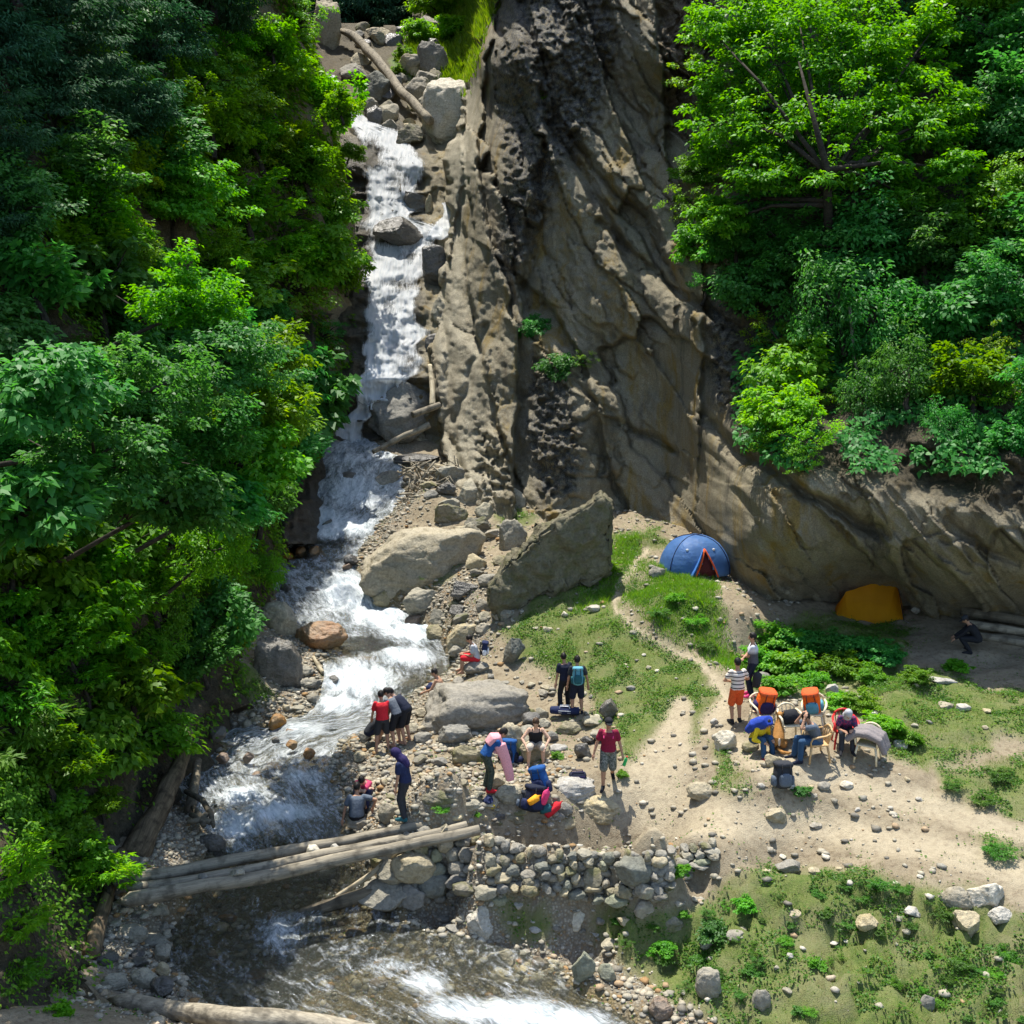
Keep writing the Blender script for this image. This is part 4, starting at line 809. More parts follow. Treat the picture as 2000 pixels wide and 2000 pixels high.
# gravel and small pebbles: uncountable
def gravel_obj():
    base = [rock_shape(900 + i, 'angular', 1) for i in range(6)]; n = 19000; V = []; Fc = []; off = 0
    x = RS.uniform(-8.5, 9, n * 6); y = RS.uniform(16.5, 46, n * 6)
    g = gbil(gravel, x, y); gsd = gbil(sd, x, y); gr = gbil(grass, x, y); pa = gbil(path, x, y); z = gh(x, y); px, py = proj(np.column_stack([x, y, z]))
    dens = np.where(gsd < -.35, .45, np.clip(g * .8 + .10 * (1 - gr) * (1 - pa) + .03 * pa + .02, 0, 1)) * (px > -50) * (px < 2050) * (py > 850) * (py < 2060)
    dens = np.maximum(dens, sstep(30, -10, poly_sd(px, py, [(720,1440),(900,1400),(1060,1450),(1180,1560),(1000,1640),(740,1590)])) * .75)
    keep = np.where(RS.rand(len(x)) < dens * .55)[0][:n]
    cols = []
    for i in keep:
        Vb, Fb = base[RS.randint(6)]; s = .02 + .075 * RS.rand() ** 3; sc = np.array([s * RS.uniform(.8, 1.4), s * RS.uniform(.8, 1.3), s * RS.uniform(.5, .8)]); a = RS.uniform(0, 6.28); c, sn = math.cos(a), math.sin(a)
        v = Vb * sc; v = np.column_stack([v[:, 0] * c - v[:, 1] * sn, v[:, 0] * sn + v[:, 1] * c, v[:, 2]]) + [x[i], y[i], z[i] + s * .3]
        V.append(v); Fc.append(Fb + off); off += len(v); cols.append(np.full(len(v), RS.rand()))
    me = mesh('gravel', np.concatenate(V), np.concatenate(Fc)); fattr(me, 'tint', np.concatenate(cols)); return me
def m_gravel():
    t = NT('mixed gravel'); k = t.attr('tint'); v = t.geo()
    c = t.ramp(k, [(0, (.17, .155, .125)), (.25, (.32, .29, .22)), (.5, (.40, .36, .27)), (.7, (.25, .235, .19)), (.85, (.50, .46, .37)), (.95, (.31, .19, .085))]); c = t.hsv(c, v=t.mr(t.noise(v, 30, 4), .3, .7, .7, 1.25))
    return t.done(t.bsdf(c, .85, None, .3))
M['gravel'] = m_gravel()
prop(link('gravel', gravel_obj(), M['gravel'], None, True), 'loose gravel and pebbles along the stream', None, None, 'stuff')
# ------------------------------------------------------------------ dry stone wall
def wall_line(u, pts): A = np.array(pts, float); return np.array([np.interp(u, np.linspace(0, 1, len(A)), A[:, k]) for k in range(2)])
WTP = [(760,1640),(800,1622),(850,1618),(930,1624),(1010,1652),(1100,1662),(1200,1668),(1290,1662),(1390,1640)]
WBP = [(735,1752),(790,1770),(850,1757),(930,1742),(1010,1740),(1100,1748),(1200,1762),(1290,1752),(1395,1672)]
wall = empty('dry_stone_wall', gp(1000, 1745)); prop(wall, 'curved dry stone wall of rounded stones carrying the path beside the bridge', 'wall')
bpy.context.view_layer.update()
def wall_pt(u, v):
    a = wall_line(u, WTP); b = wall_line(u, WBP); pa = np.array(gp(*a)); pb = np.array(gp(*b)); return pb + (pa - pb) * v, pa, pb
stones = []
rows = 6
big = [(.045,.14,100,46),(.05,.47,66,46),(.155,.5,84,54),(.165,.13,44,42),(.25,.22,62,44),(.02,.8,50,30),(.80,.62,70,52),(.83,.2,36,26),(.70,.5,40,34)]
def add_ws(u, v, w_, h_):
    p, pa, pb = wall_pt(u, v); s = mpp(p); W_, H_ = w_ * s / 2, h_ * s / 2
    x, y = proj(p); stones.append((float(x), float(y), w_, h_, p, W_, H_))
for bgs in big: add_ws(*bgs)
for r in range(rows):
    v = (r + .5) / rows + 0; u = 0.0
    while u < 1:
        w_ = random.uniform(17, 44) * (1.15 if u < .4 else .85) * (1.1 - .4 * v); hh = (proj(wall_pt(min(u, 1), 0)[0])[1] - proj(wall_pt(min(u, 1), 1)[0])[1]) / rows
        vv = v + random.uniform(-.05, .05); p, _, _ = wall_pt(min(u, 1), vv); x, y = proj(p)
        if not any(abs(x - s_[0]) < (w_ + s_[2]) * .42 and abs(y - s_[1]) < (hh + s_[3]) * .38 for s_ in stones): add_ws(min(u, 1), vv, w_ * 1.06, max(hh * random.uniform(1.0, 1.45), 12))
        u += w_ / 660 * .55
stones.sort(key=lambda s_: -s_[2] * s_[3])
rest = MB()
for i, (x, y, w_, h_, p, W_, H_) in enumerate(stones):
    mt = random.choice(['rock_grey', 'rock_grey', 'rock_green', 'rock_tan', 'rock_mossy'])
    if i < 98:
        me_ = rock_mesh(random.choice(['round', 'round', 'angular']), random.randrange(12), mt, 4); o = bpy.data.objects.new('stone', me_); COL.objects.link(o); o.parent = wall
        o.location = Vector(p) - wall.location + Vector((0, -.13, .05)); o.scale = (W_ * 1.1, max(W_ * .85, .15), H_ * 1.14); o.rotation_euler = (random.uniform(-.2, .2), random.uniform(-.2, .2), random.uniform(-.3, .3))
    else:
        V, Fb = rock_shape(random.randrange(500), 'round', 2); rest.add(V * np.array([W_ * 1.05, W_ * .8, H_ * 1.05]) + np.array(Vector(p) - wall.location) + np.array([0, -.12, .05]), Fb.tolist())
for k in range(300):
    u = random.random(); p, _, _ = wall_pt(u, random.random()); V, Fb = rock_shape(random.randrange(500), 'round', 2); s = random.uniform(.05, .12); rest.add(V * s * np.array([1.2, 1, .8]) + np.array(Vector(p) - wall.location) + np.array([0, -.05, 0.02]), Fb.tolist())
o = rest.build('small_stone_filling', M['rock_grey'], wall); o['kind'] = 'stuff'
# ------------------------------------------------------------------ logs
def log(name, pts, radii, mat, label, cat='log', group=None, seg=14, rough=.12, parent_stub=None, seed=1):
    P = [Vector(p) for p in pts]; n = 26; d = [0]
    for a, b in zip(P, P[1:]): d.append(d[-1] + (b - a).length)
    L = d[-1]; out = []; rr = []
    base = P[0].copy(); ax = (P[-1] - P[0]).normalized(); q_ = ax.to_track_quat('X', 'Z')
    for i in range(n):
        t = L * i / (n - 1); k = min(max(j for j in range(len(d)) if d[j] <= t + 1e-6), len(P) - 2); f = (t - d[k]) / (d[k + 1] - d[k]); p = P[k].lerp(P[k + 1], f)
        r = radii[k] + (radii[k + 1] - radii[k]) * f; out.append(q_.inverted() @ (p - base) + Vector((0, vn(t * .9, seed) * r * .25, vn(t * .8, seed + 9) * r * .25))); rr.append(r)
    mb = MB(); mb.tube(out, rr, seg); V = np.concatenate(mb.V); 
    c = np.array([out[min(i // seg, n - 1)][:] for i in range(len(V))]); dv = V - c; V = c + dv * (1 + rough * fbm(V[:, 0] * 2, V[:, 1] * 9, V[:, 2] * 9, 3, seed))[:, None]
    o = link(name, mesh(name, V, mb.F), M[mat], None, True); o.location = base; o.rotation_euler = q_.to_euler(); return prop(o, label, cat, group)
def bridge_logs():
    def L(a, b, za, zb): return at_z(a[0], a[1], za), at_z(b[0], b[1], zb)
    for (a, b, za, zb, r0, r1, mt, lab) in [((226,1722),(905,1596),-.12,.36,.145,.105,'log','rear log of the footbridge with its left half in shade'),((248,1740),(912,1613),-.16,.36,.12,.11,'log','middle log of the footbridge with flat stones wedged on it'),((254,1760),(936,1622),-.2,.40,.155,.11,'log','front log of the footbridge, thickest at the left end')]:
        p, q_ = L(a, b, za, zb); m_ = (p + q_) / 2 + np.array([0, 0, -.06]); log('bridge_log', [p, m_, q_], [r0, (r0 + r1) / 2, r1], mt, lab, 'log', 'logs of the footbridge', seed=random.randrange(99))
    p, q_ = at_z(655, 1752, -1.1), at_z(790, 1650, -.02); log('leaning_pole', [p, (p + q_) / 2 + np.array([.05, 0, -.06]), q_], [.05, .06, .055], 'log_pale', 'thin pale pole leaning against the wall below the bridge', 'log', seed=3)
    p, q_ = at_z(590, 1786, -1.30), at_z(755, 1738, -.95); log('sunken_log', [p, q_], [.12, .16], 'log_dark', 'black waterlogged trunk lying in the stream under the bridge', 'log', seed=5)
    for x, y, w_ in ((610,1668,26),(655,1664,24),(395,1719,20),(460,1716,34),(800,1630,18)):
        pp = at_z(x, y, .12 if x > 500 else .02); rock(x, y, w_, w_ * .7, 'rock_pale' if x > 550 else 'rock_grey', 'slab', 'flat stone wedged between the logs of the footbridge', 'flat stones on the bridge', 'stone', 'stone', P=Vector(pp), sink=.3)
bridge_logs()
fl = lambda x, y, o: np.array(at(x, y, float(fall_Y(np.array([x], float), np.array([y], float))[0]) - o))
log('fallen_log', [at(668,62,78.0), at(700,76,76.5), at(770,160,70), at(838,236,63.5)], [.2,.3,.29,.25], 'log', 'long grey fallen trunk lying across the rocks at the head of the waterfall')
log('driftwood_log', [fl(840,714,1.6), fl(846,792,2.2)], [.1,.13], 'log_pale', 'short broken trunk standing upright beside the foot of the falls')
log('driftwood_log', [fl(806,812,3.2), fl(860,792,2.6)], [.15,.13], 'log', 'broken trunk lying on the massive dark boulder')
log('driftwood_log', [fl(728,884,3.4), fl(838,828,3.2)], [.1,.14], 'log', 'slanting trunk in front of the yellow-faced block')
log('driftwood_log', [at(792,936,46.2), at(860,990,44.2)], [.15,.13], 'log', 'trunk sloping down into the debris below the cliff')
log('driftwood_log', [at(812,922,46), at(846,910,46), at(882,914,45.6)], [.08,.09,.06], 'log_pale', 'crooked pale branch above the debris at the cliff foot')
log('driftwood_log', [at(842,922,45.4), at(890,920,45.0)], [.1,.09], 'log', 'short log under the crooked pale branch')
log('driftwood_log', [gp(612,1290) + Vector((0,0,.1)), gp(630,1318) + Vector((0,0,.05))], [.06,.07], 'log_pale', 'pale stick propped on the stones of the left bank')
log('foreground_log', [gp(250,1965) + Vector((0, -.1, .12)), at_z(480,1990,-.28), at_z(620,2006,-.5), at_z(780,2030,-.8)], [.15,.17,.18,.19], 'log', 'thick peeled log lying along the water in the near left corner', seed=8)
for a, b, z1, z2, r, lab, mt in [((1878,1213),(2060,1250),2.35,2.3,.14,'grey-green top log of the pile under the overhang','log_dark'),((1890,1228),(2060,1256),2.2,2.15,.12,'brown log in the middle of the pile under the overhang','log'),((1908,1240),(2060,1272),2.05,2.0,.11,'lowest pale log of the pile under the overhang','log'),((1870,1242),(1900,1246),2.05,2.05,.09,'short log stub sticking out of the pile','log_pale')]:
    log('timber_log', [gp(a[0], a[1] + 8) + Vector((0, .1, z1 - 1.95)), gp(b[0] - 60, b[1] + 2) + Vector((.9, 0, z1 - 1.95))], [r, r], mt, lab, 'log', 'logs piled under the overhang', seed=int(r * 100))
def w_on(x, y, d=0.0): p = wallp(x, y) or gp(x, y); return p + Vector((d, -d, 0))
log('tree_trunk', [w_on(345,1420,.25), w_on(318,1500,.3), w_on(275,1590,.3), w_on(238,1668,.2)], [.16,.22,.26,.34], 'bark_brown', 'brown mossy trunk running down the left bank above the bridge end', 'trunk', seed=12)
log('tree_trunk', [w_on(372,1480,.2), w_on(352,1560,.25), w_on(330,1650,.2)], [.10,.13,.17], 'log_dark', 'thinner dark trunk beside the brown mossy one on the left bank', 'trunk', seed=14)
log('tree_trunk', [w_on(215,1650,.3), w_on(190,1740,.3), w_on(150,1850,.25)], [.10,.13,.17], 'bark_brown', 'leaning root on the earth bank left of the bridge rubble', 'trunk', seed=15)
def driftwood():
    t = empty('driftwood_snag', gp(400, 1590)); prop(t, 'tangle of black curved driftwood branches at the left bank above the bridge', 'driftwood')
    for pts in ([(362,1545),(395,1562),(412,1590),(417,1615)],[(372,1590),(395,1600),(412,1606)],[(365,1605),(390,1602),(404,1590)],[(376,1576),(392,1596),(398,1612)]):
        mb = MB(); mb.tube([Vector(at_z(x, y, -.15 - .004 * (y - 1560))) - t.location for x, y in pts], [.06, .075, .07, .04][:len(pts)], 8); mb.build('branch', M['log_dark'], t)
driftwood()
def twigs():
    mb = MB()
    for i in range(150):
        x = random.uniform(790, 905); y = random.uniform(905, 1000); p = Vector(at(x, y, 45.6 - (y - 900) * .02)) + Vector((0, random.uniform(-.5, .2), random.uniform(-.1, .1))); a = random.uniform(0, PI); d = Vector((math.cos(a), random.uniform(-.4, .4), math.sin(a) * .7)) * random.uniform(.15, .6); mb.tube([p - d, p + d], [random.uniform(.015, .045)] * 2, 5)
    prop(mb.build('debris', M['log']), 'flood debris of sticks and wood chips at the cliff foot', None, None, 'stuff')
twigs()
# ------------------------------------------------------------------ foliage
def leaves_mesh(name, C, Nrm, Dr, L, Wd, tint, tint2, mat, fold=.18):
    """C centre of leaf base, Dr direction, Nrm normal"""
    n = len(C); Dr = Dr / np.linalg.norm(Dr, axis=1)[:, None]; S = np.cross(Dr, Nrm); S /= (np.linalg.norm(S, axis=1)[:, None] + 1e-9); N2 = np.cross(S, Dr)
    L = np.broadcast_to(L, (n,))[:, None]; Wd = np.broadcast_to(Wd, (n,))[:, None]
    V = np.stack([C, C + Dr * L * .45 + S * Wd * .5 + N2 * Wd * fold, C + Dr * L - N2 * L * .12, C + Dr * L * .45 - S * Wd * .5 + N2 * Wd * fold], 1).reshape(-1, 3)
    me = mesh(name, V, np.arange(4 * n).reshape(n, 4)); fattr(me, 'tint', np.repeat(tint, 4)); fattr(me, 'tint2', np.repeat(tint2, 4)); me.materials.append(M[mat]); return me
def crown_arrays(seed, nc, nl, leaf, aspect=1.0, flat=.55, droop=.35, spread=.27, hollow=.45):
    r = np.random.RandomState(seed); d = r.normal(size=(nc, 3)); d /= np.linalg.norm(d, axis=1)[:, None]
    rad = (hollow + (1 - hollow) * r.rand(nc) ** .7) * (1 + .22 * r.normal(size=nc)); d[:, 2] = np.where(d[:, 2] < -.35, d[:, 2] * .5, d[:, 2]); cc = d * rad[:, None] * np.array([1, 1, aspect])
    cs = spread * r.uniform(.55, 1.35, nc); n = nc * nl; ci = np.repeat(np.arange(nc), nl); u = r.normal(size=(n, 3)); u /= np.linalg.norm(u, axis=1)[:, None]; u *= (r.rand(n) ** .5)[:, None]
    u[:, 2] *= flat; C = cc[ci] + u * cs[ci][:, None]; out = cc[ci] * .5 + u; N = np.array([0, 0, 1.1]) + out * .55 + r.normal(size=(n, 3)) * .45
    D = out + r.normal(size=(n, 3)) * .7; D[:, 2] = D[:, 2] * .4 - droop; L = leaf * r.uniform(.65, 1.35, n); tint = np.clip(r.rand(nc)[ci] * .55 + r.rand(n) * .5, 0, 1); t2 = np.clip(r.rand(nc)[ci] * .7 + r.rand(n) * .35, 0, 1)
    return cc, C, N, D, L, tint, t2
CV = {}
KIND = { # clumps, leaves per clump, leaf length, aspect, flat, droop, width ratio
 'broad': (44, 54, .21, .85, .6, .5, .62), 'bush': (60, 62, .145, .9, .6, .35, .58), 'tree': (90, 74, .098, .95, .5, .3, .6), 'droopy': (70, 70, .10, 1.2, .9, .9, .45), 'conifer': (110, 80, .10, 1.3, .35, .55, .30), 'airy': (34, 60, .085, 1.0, .45, .3, .6), 'fern': (34, 40, .24, .6, .4, .2, .26)}
def crown(kind, var, mat):
    k = (kind, var, mat)
    if k not in CV:
        nc, nl, lf, asp, fl_, dr, wr = KIND[kind]; cc, C, N, D, L, t1, t2 = crown_arrays(var * 31 + len(kind) * 7, nc, nl, lf, asp, fl_, dr)
        CV[k] = leaves_mesh('crown', C, N, D, L, L * wr, t1, t2, mat)
    return CV[k]
TV = {}
def trunk(kind, var, h):
    """h: height of the crown centre below the crown, in crown radii; limbs fan into the crown"""
    k = (kind, var, round(h, 1))
    if k not in TV:
        r = np.random.RandomState(var * 31 + len(kind) * 7); nc, nl, lf, asp, fl_, dr, wr = KIND[kind]; cc = crown_arrays(var * 31 + len(kind) * 7, nc, 2, lf, asp, fl_, dr)[0]
        mb = MB(); b = Vector((0, 0, -h)); m_ = Vector((.06 * r.normal(), .06 * r.normal(), -.35)); w_ = .05 + .018 * h
        mb.tube([b, b.lerp(m_, .5) + Vector((.05 * h * r.normal(), .05 * r.normal(), 0)), m_], [w_ * 1.3, w_, w_ * .75], 7)
        for i in r.permutation(nc)[:15]:
            e = Vector(cc[i].tolist()); a = m_ + Vector((0, 0, .15 * r.rand())); md = a.lerp(e, .5) + Vector((.06 * r.normal(), .06 * r.normal(), .08)); mb.tube([a, md, e], [w_ * .5, w_ * .3, w_ * .1], 5)
        TV[k] = mb.mesh('trunk'); TV[k].materials.append(M['bark'])
    return TV[k]
PLANTS = [0]
def plant(c, r, kind, mat, label, cat, name, group, h=1.0, tilt=(0, 0), scale=(1, 1, 1), var=None):
    """crown of radius r centred at c"""
    var = random.randrange(4) if var is None else var
    o = empty(name, (0, 0, 0)); o.rotation_euler = (tilt[0], tilt[1], random.uniform(0, 6.28)); o.scale = (r * scale[0], r * scale[1], r * scale[2])
    R = o.rotation_euler.to_matrix(); o.location = Vector(c) + R @ Vector((0, 0, -h * r * scale[2])); prop(o, label, cat, group)
    for nm, me_ in (('trunk', trunk(kind, var, h)), ('crown', crown(kind, var, mat))):
        ch = bpy.data.objects.new(nm if name.endswith('tree') else ('stem' if nm == 'trunk' else 'foliage'), me_); COL.objects.link(ch); ch.parent = o; ch.location = (0, 0, h)
    PLANTS[0] += 1; return o
# left gorge side -- zones by picture area: polygon, spacing, crown radius px, kinds, label
LG = 'plants crowding the left gorge wall'
LZ = [
 ([(-60,1050),(260,1050),(330,1200),(300,1420),(230,1560),(-60,1480)],92,(60,92),[('broad','leaf_mid'),('broad','leaf_mid'),('bush','leaf_mid'),('fern','leaf_mid')],'lush broad-leaved bush low on the left gorge wall','bush','bush'),
 ([(-60,1480),(120,1520),(190,1600),(175,1720),(60,1720),(-60,1900)],96,(45,75),[('broad','leaf_mid'),('fern','leaf_yellow'),('bush','leaf_mid')],'bright fern and leaf clump above the left bridge end','fern clump','fern'),
 ([(230,1060),(480,1060),(500,1180),(440,1330),(330,1420),(290,1250)],90,(50,78),[('bush','leaf_mid'),('droopy','leaf_mid'),('bush','leaf_teal')],'hanging green shrub on the lower left wall above the gravel bar','shrub','shrub'),
 ([(-60,560),(330,560),(560,640),(600,800),(560,960),(470,1080),(-60,1080)],98,(66,104),[('bush','leaf_teal'),('bush','leaf_teal'),('tree','leaf_teal'),('broad','leaf_teal')],'deep green leafy tree covering the middle of the left gorge wall','tree','leafy_tree'),
 ([(200,330),(480,250),(640,330),(660,560),(560,640),(330,580),(80,580),(60,430)],98,(62,98),[('bush','leaf_mid'),('tree','leaf_yellow'),('tree','leaf_mid'),('airy','leaf_yellow')],'yellow-green leafy tree on the upper left wall','tree','leafy_tree'),
 ([(440,-40),(560,-40),(600,60),(640,180),(650,260),(520,260),(470,140)],80,(42,64),[('bush','leaf_yellow'),('bush','leaf_mid'),('airy','leaf_lime')],'sunlit light green shrub beside the top of the waterfall','shrub','shrub'),
 ([(-60,-80),(440,-80),(480,130),(430,260),(180,340),(40,420),(-60,560)],112,(85,130),[('conifer','leaf_dark'),('conifer','leaf_dark'),('tree','leaf_teal')],'dark needle-leaved tree in shade at the top left','tree','conifer_tree')]
RNG = random.Random(5)
for poly, sp, (ra, rb), kinds, lab, cat, nm in LZ:
    A = np.array(poly, float); y = A[:, 1].min(); row = 0
    while y < A[:, 1].max():
        x = A[:, 0].min() + (row % 2) * sp * .5
        while x < A[:, 0].max():
            X = x + RNG.uniform(-.3, .3) * sp; Y = y + RNG.uniform(-.3, .3) * sp
            if poly_sd(np.array([X]), np.array([Y]), poly)[0] < 0 and RNG.random() < .93:
                p = wallp(X, Y)
                if p is not None and p.y < 78 and not (nm == 'conifer_tree' and X > 330 and Y > 120):
                    kd, mt = RNG.choice(kinds); r_ = RNG.uniform(ra, rb) * mpp(p); hh = 1.1
                    c = p + Vector((r_ * .30, -r_ * .22, r_ * .1))
                    plant(c, r_, kd, mt, lab, cat, nm, lab, hh, (0, RNG.uniform(.2, .6)), (1, 1, RNG.uniform(.8, 1.05)))
            x += sp
        y += sp * .82; row += 1
for X, Y, rp, kd, mt in [(350,160,70,'tree','leaf_mid'),(420,200,70,'tree','leaf_yellow'),(480,180,60,'bush','leaf_mid'),(380,250,70,'bush','leaf_yellow'),(450,280,70,'tree','leaf_mid'),(520,300,60,'bush','leaf_yellow'),(400,110,60,'tree','leaf_mid'),(560,330,55,'bush','leaf_mid'),(300,220,70,'tree','leaf_mid'),(560,520,60,'bush','leaf_mid')]:
    p = wallp(X, Y); r_ = rp * mpp(p); plant(p + Vector((r_ * .5, -r_ * .3, r_ * .1)), r_, kd, mt, 'light green tree on the steep slope left of the upper waterfall', 'tree', 'leafy_tree', 'light green trees left of the upper waterfall', 1.1, (0, .4))
# single plants on the left edge (silhouettes against the waterfall)
for X, Y, rp, kd, mt, lab in [(655,215,38,'bush','leaf_mid','round green shrub hanging over the left lip of the waterfall'),(640,420,44,'bush','leaf_mid','green shrub on the cliff edge left of the upper fall'),(655,540,48,'bush','leaf_mid','dense shrub overhanging the middle of the waterfall from the left'),(690,600,24,'airy','leaf_mid','small spray of leaves touching the left edge of the falls'),(618,655,40,'airy','leaf_teal','thin leafy branch reaching over the dark hollow beside the falls'),(680,300,26,'bush','leaf_mid','small fern-like shrub on the rock left of the upper fall'),(575,820,50,'bush','leaf_mid','bright leafy branch overhanging the narrow chute'),(560,905,46,'bush','leaf_mid','leafy branch end above the lower cascade'),(500,1120,40,'droopy','leaf_mid','trailing mossy shrub above the pool'),(470,1310,42,'fern','leaf_yellow','bright green weed patch on the left gravel bar'),(505,1280,30,'fern','leaf_mid','green weeds beside the tall dark boulder'),(440,1240,44,'droopy','leaf_yellow','yellow-green trailing plant on the pale rock of the left bank'),(150,1680,52,'broad','leaf_mid','leafy bush just above the left end of the log bridge'),(110,1630,50,'bush','leaf_mid','bush growing on the earth bank left of the bridge'),(30,1800,48,'fern','leaf_yellow','bright fern at the left edge of the scene below the bridge'),(110,1975,26,'broad','leaf_lime','small lime green sprout on the near sandy ledge'),(20,1905,36,'fern','leaf_mid','fern at the near left corner')]:
    p = wallp(X, Y) or gp(X, Y)
    if Y > 1940: p = gp(X, Y)
    r_ = rp * mpp(p); plant(p + Vector((r_ * .3, -r_ * .2, r_ * .1)), r_, kd, mt, lab, 'plant' if kd == 'fern' else 'shrub', 'shrub', LG, 1.0, (0, .4))
# trees that lean out from the left wall over the stream
def lean_tree(X, Y, dist, rp, kind, mat, label, stretch=1.0):
    c = Vector(at(X, Y, dist).tolist()); r_ = rp * mpp(c); zb = c.z - 1.6; xb = float(wall_x(np.array([dist + .3]), np.array([zb]))[0]) - .3
    o = empty('leafy_tree', (xb, dist + .3, zb)); prop(o, label, 'tree', 'trees leaning out over the stream from the left'); var = random.randrange(4)
    ch = bpy.data.objects.new('crown', crown(kind, var, mat)); COL.objects.link(ch); ch.parent = o; ch.location = c - o.location; ch.scale = (r_, r_, r_ * stretch); ch.rotation_euler = (0, .25, random.uniform(0, 6.28))
    e = c - o.location; mb = MB(); m1 = e * .4 + Vector((0, 0, -.35)); mb.tube([Vector((-.3, 0, -.1)), m1, e * .8 + Vector((0, 0, -.1)), e], [.07, .06, .045, .03], 8)
    for i in range(9): d = Vector((random.uniform(-1, 1), random.uniform(-1, 1), random.uniform(-.4, .8))) * r_ * .75; a = e * random.uniform(.75, .98); mb.tube([a, a + d * .5 + Vector((0, 0, .1)), a + d], [.05, .03, .012], 5)
    mb.build('trunk', M['bark'], o)
for X, Y, dist, rp, kd, mt in [(450,700,26.5,105,'tree','leaf_teal'),(520,790,28,85,'bush','leaf_mid'),(400,840,25,110,'tree','leaf_teal'),(500,900,27,90,'bush','leaf_mid'),(440,980,25.5,90,'broad','leaf_teal'),(300,780,23,120,'tree','leaf_teal'),(330,980,23.5,110,'bush','leaf_teal'),(200,900,21.5,130,'tree','leaf_teal'),(420,1080,27,75,'droopy','leaf_mid'),(520,690,30,80,'bush','leaf_mid'),(380,600,27,100,'tree','leaf_mid'),(545,840,30,60,'bush','leaf_mid'),(90,760,20,130,'bush','leaf_teal'),(60,1000,19,120,'broad','leaf_teal')]:
    lean_tree(X, Y, dist, rp, kd, mt, 'leafy tree leaning out over the stream from the middle of the left wall')
# right hillside
def rp_(X, Y, off=0): return cliffp(X, Y) + Vector((0, -off, 0))
RT = [(1500,170,150,'tree','leaf_mid'),(1640,60,150,'tree','leaf_mid'),(1430,60,110,'tree','leaf_yellow'),(1420,250,80,'tree','leaf_mid'),(1700,200,150,'tree','leaf_mid'),(1800,320,110,'tree','leaf_mid'),(1570,300,110,'tree','leaf_mid'),(1850,170,110,'tree','leaf_yellow'),(1760,20,120,'tree','leaf_yellow'),(1880,290,80,'tree','leaf_yellow')]
rw2 = random.Random(3)
def big_tree():
    # one large tree rooted on the hillside; limbs reach every part of the crown
    root = rp_(1600, 560); t = empty('leafy_tree', root); prop(t, 'largest sunlit tree on the right with dark forked limbs showing through', 'tree')
    s0 = mpp(root); V = []; N = []; D = []; L = []; t1 = []; t2 = []; ends = []
    cl = [(1390,60,75),(1440,130,85),(1400,200,60),(1480,40,90),(1520,150,100),(1560,40,100),(1620,120,100),(1460,240,85),(1400,300,60),(1540,270,95),(1640,230,100),(1700,100,95),(1720,220,90),(1780,150,80),(1800,260,75),(1700,320,80),(1600,350,80),(1480,340,75),(1390,410,50),(1820,60,70),(1420,430,45),(1660,20,80),(1860,210,60),(1850,330,60),(1760,380,70)]
    rs = np.random.RandomState(77)
    for i, (X, Y, r) in enumerate(cl):
        off = -2.6 - 1.2 * rs.rand() - (1.2 if 1450 < X < 1750 else 0); q_ = np.array(rp_(X, Y, -off * -1)) if False else np.array(cliffp(X, Y)) + np.array([0, off, 0])
        q_ = np.array(at(X, Y, q_[1])); rr = r * mpp(Vector(q_)); cc, C, Nn, Dd, Ll, a, b = crown_arrays(500 + i, 30, 62, .17 / rr, .85, .5, .3, .30, .25)
        V.append(C * rr + q_ - np.array(root)); N.append(Nn); D.append(Dd); L.append(Ll * rr); t1.append(a); t2.append(b); ends.append(Vector(q_.tolist()) - root)
        
    L = np.concatenate(L); o = link('crown', leaves_mesh('crown', np.concatenate(V), np.concatenate(N), np.concatenate(D), L, L * .6, np.concatenate(t1), np.concatenate(t2), 'leaf_mid'), None, t)
    mb = MB(); top = Vector(at(1615, 330, root.y - 2.6).tolist()) - root; mid = Vector(at(1618, 440, root.y - 1.4).tolist()) - root
    mb.tube([Vector((0, .3, -.4)), mid, top, Vector(at(1560, 120, root.y - 1.6).tolist()) - root], [.24, .17, .12, .03], 9); o.name = 'crown'
    for e in ends: k = random.uniform(.25, 1); a = mid.lerp(top, k); mb.tube([a, a.lerp(e, .55) + Vector((0, 0, .25)), e], [.10, .06, .02], 6)
    mb.build('trunk', M['bark'], t)
big_tree()
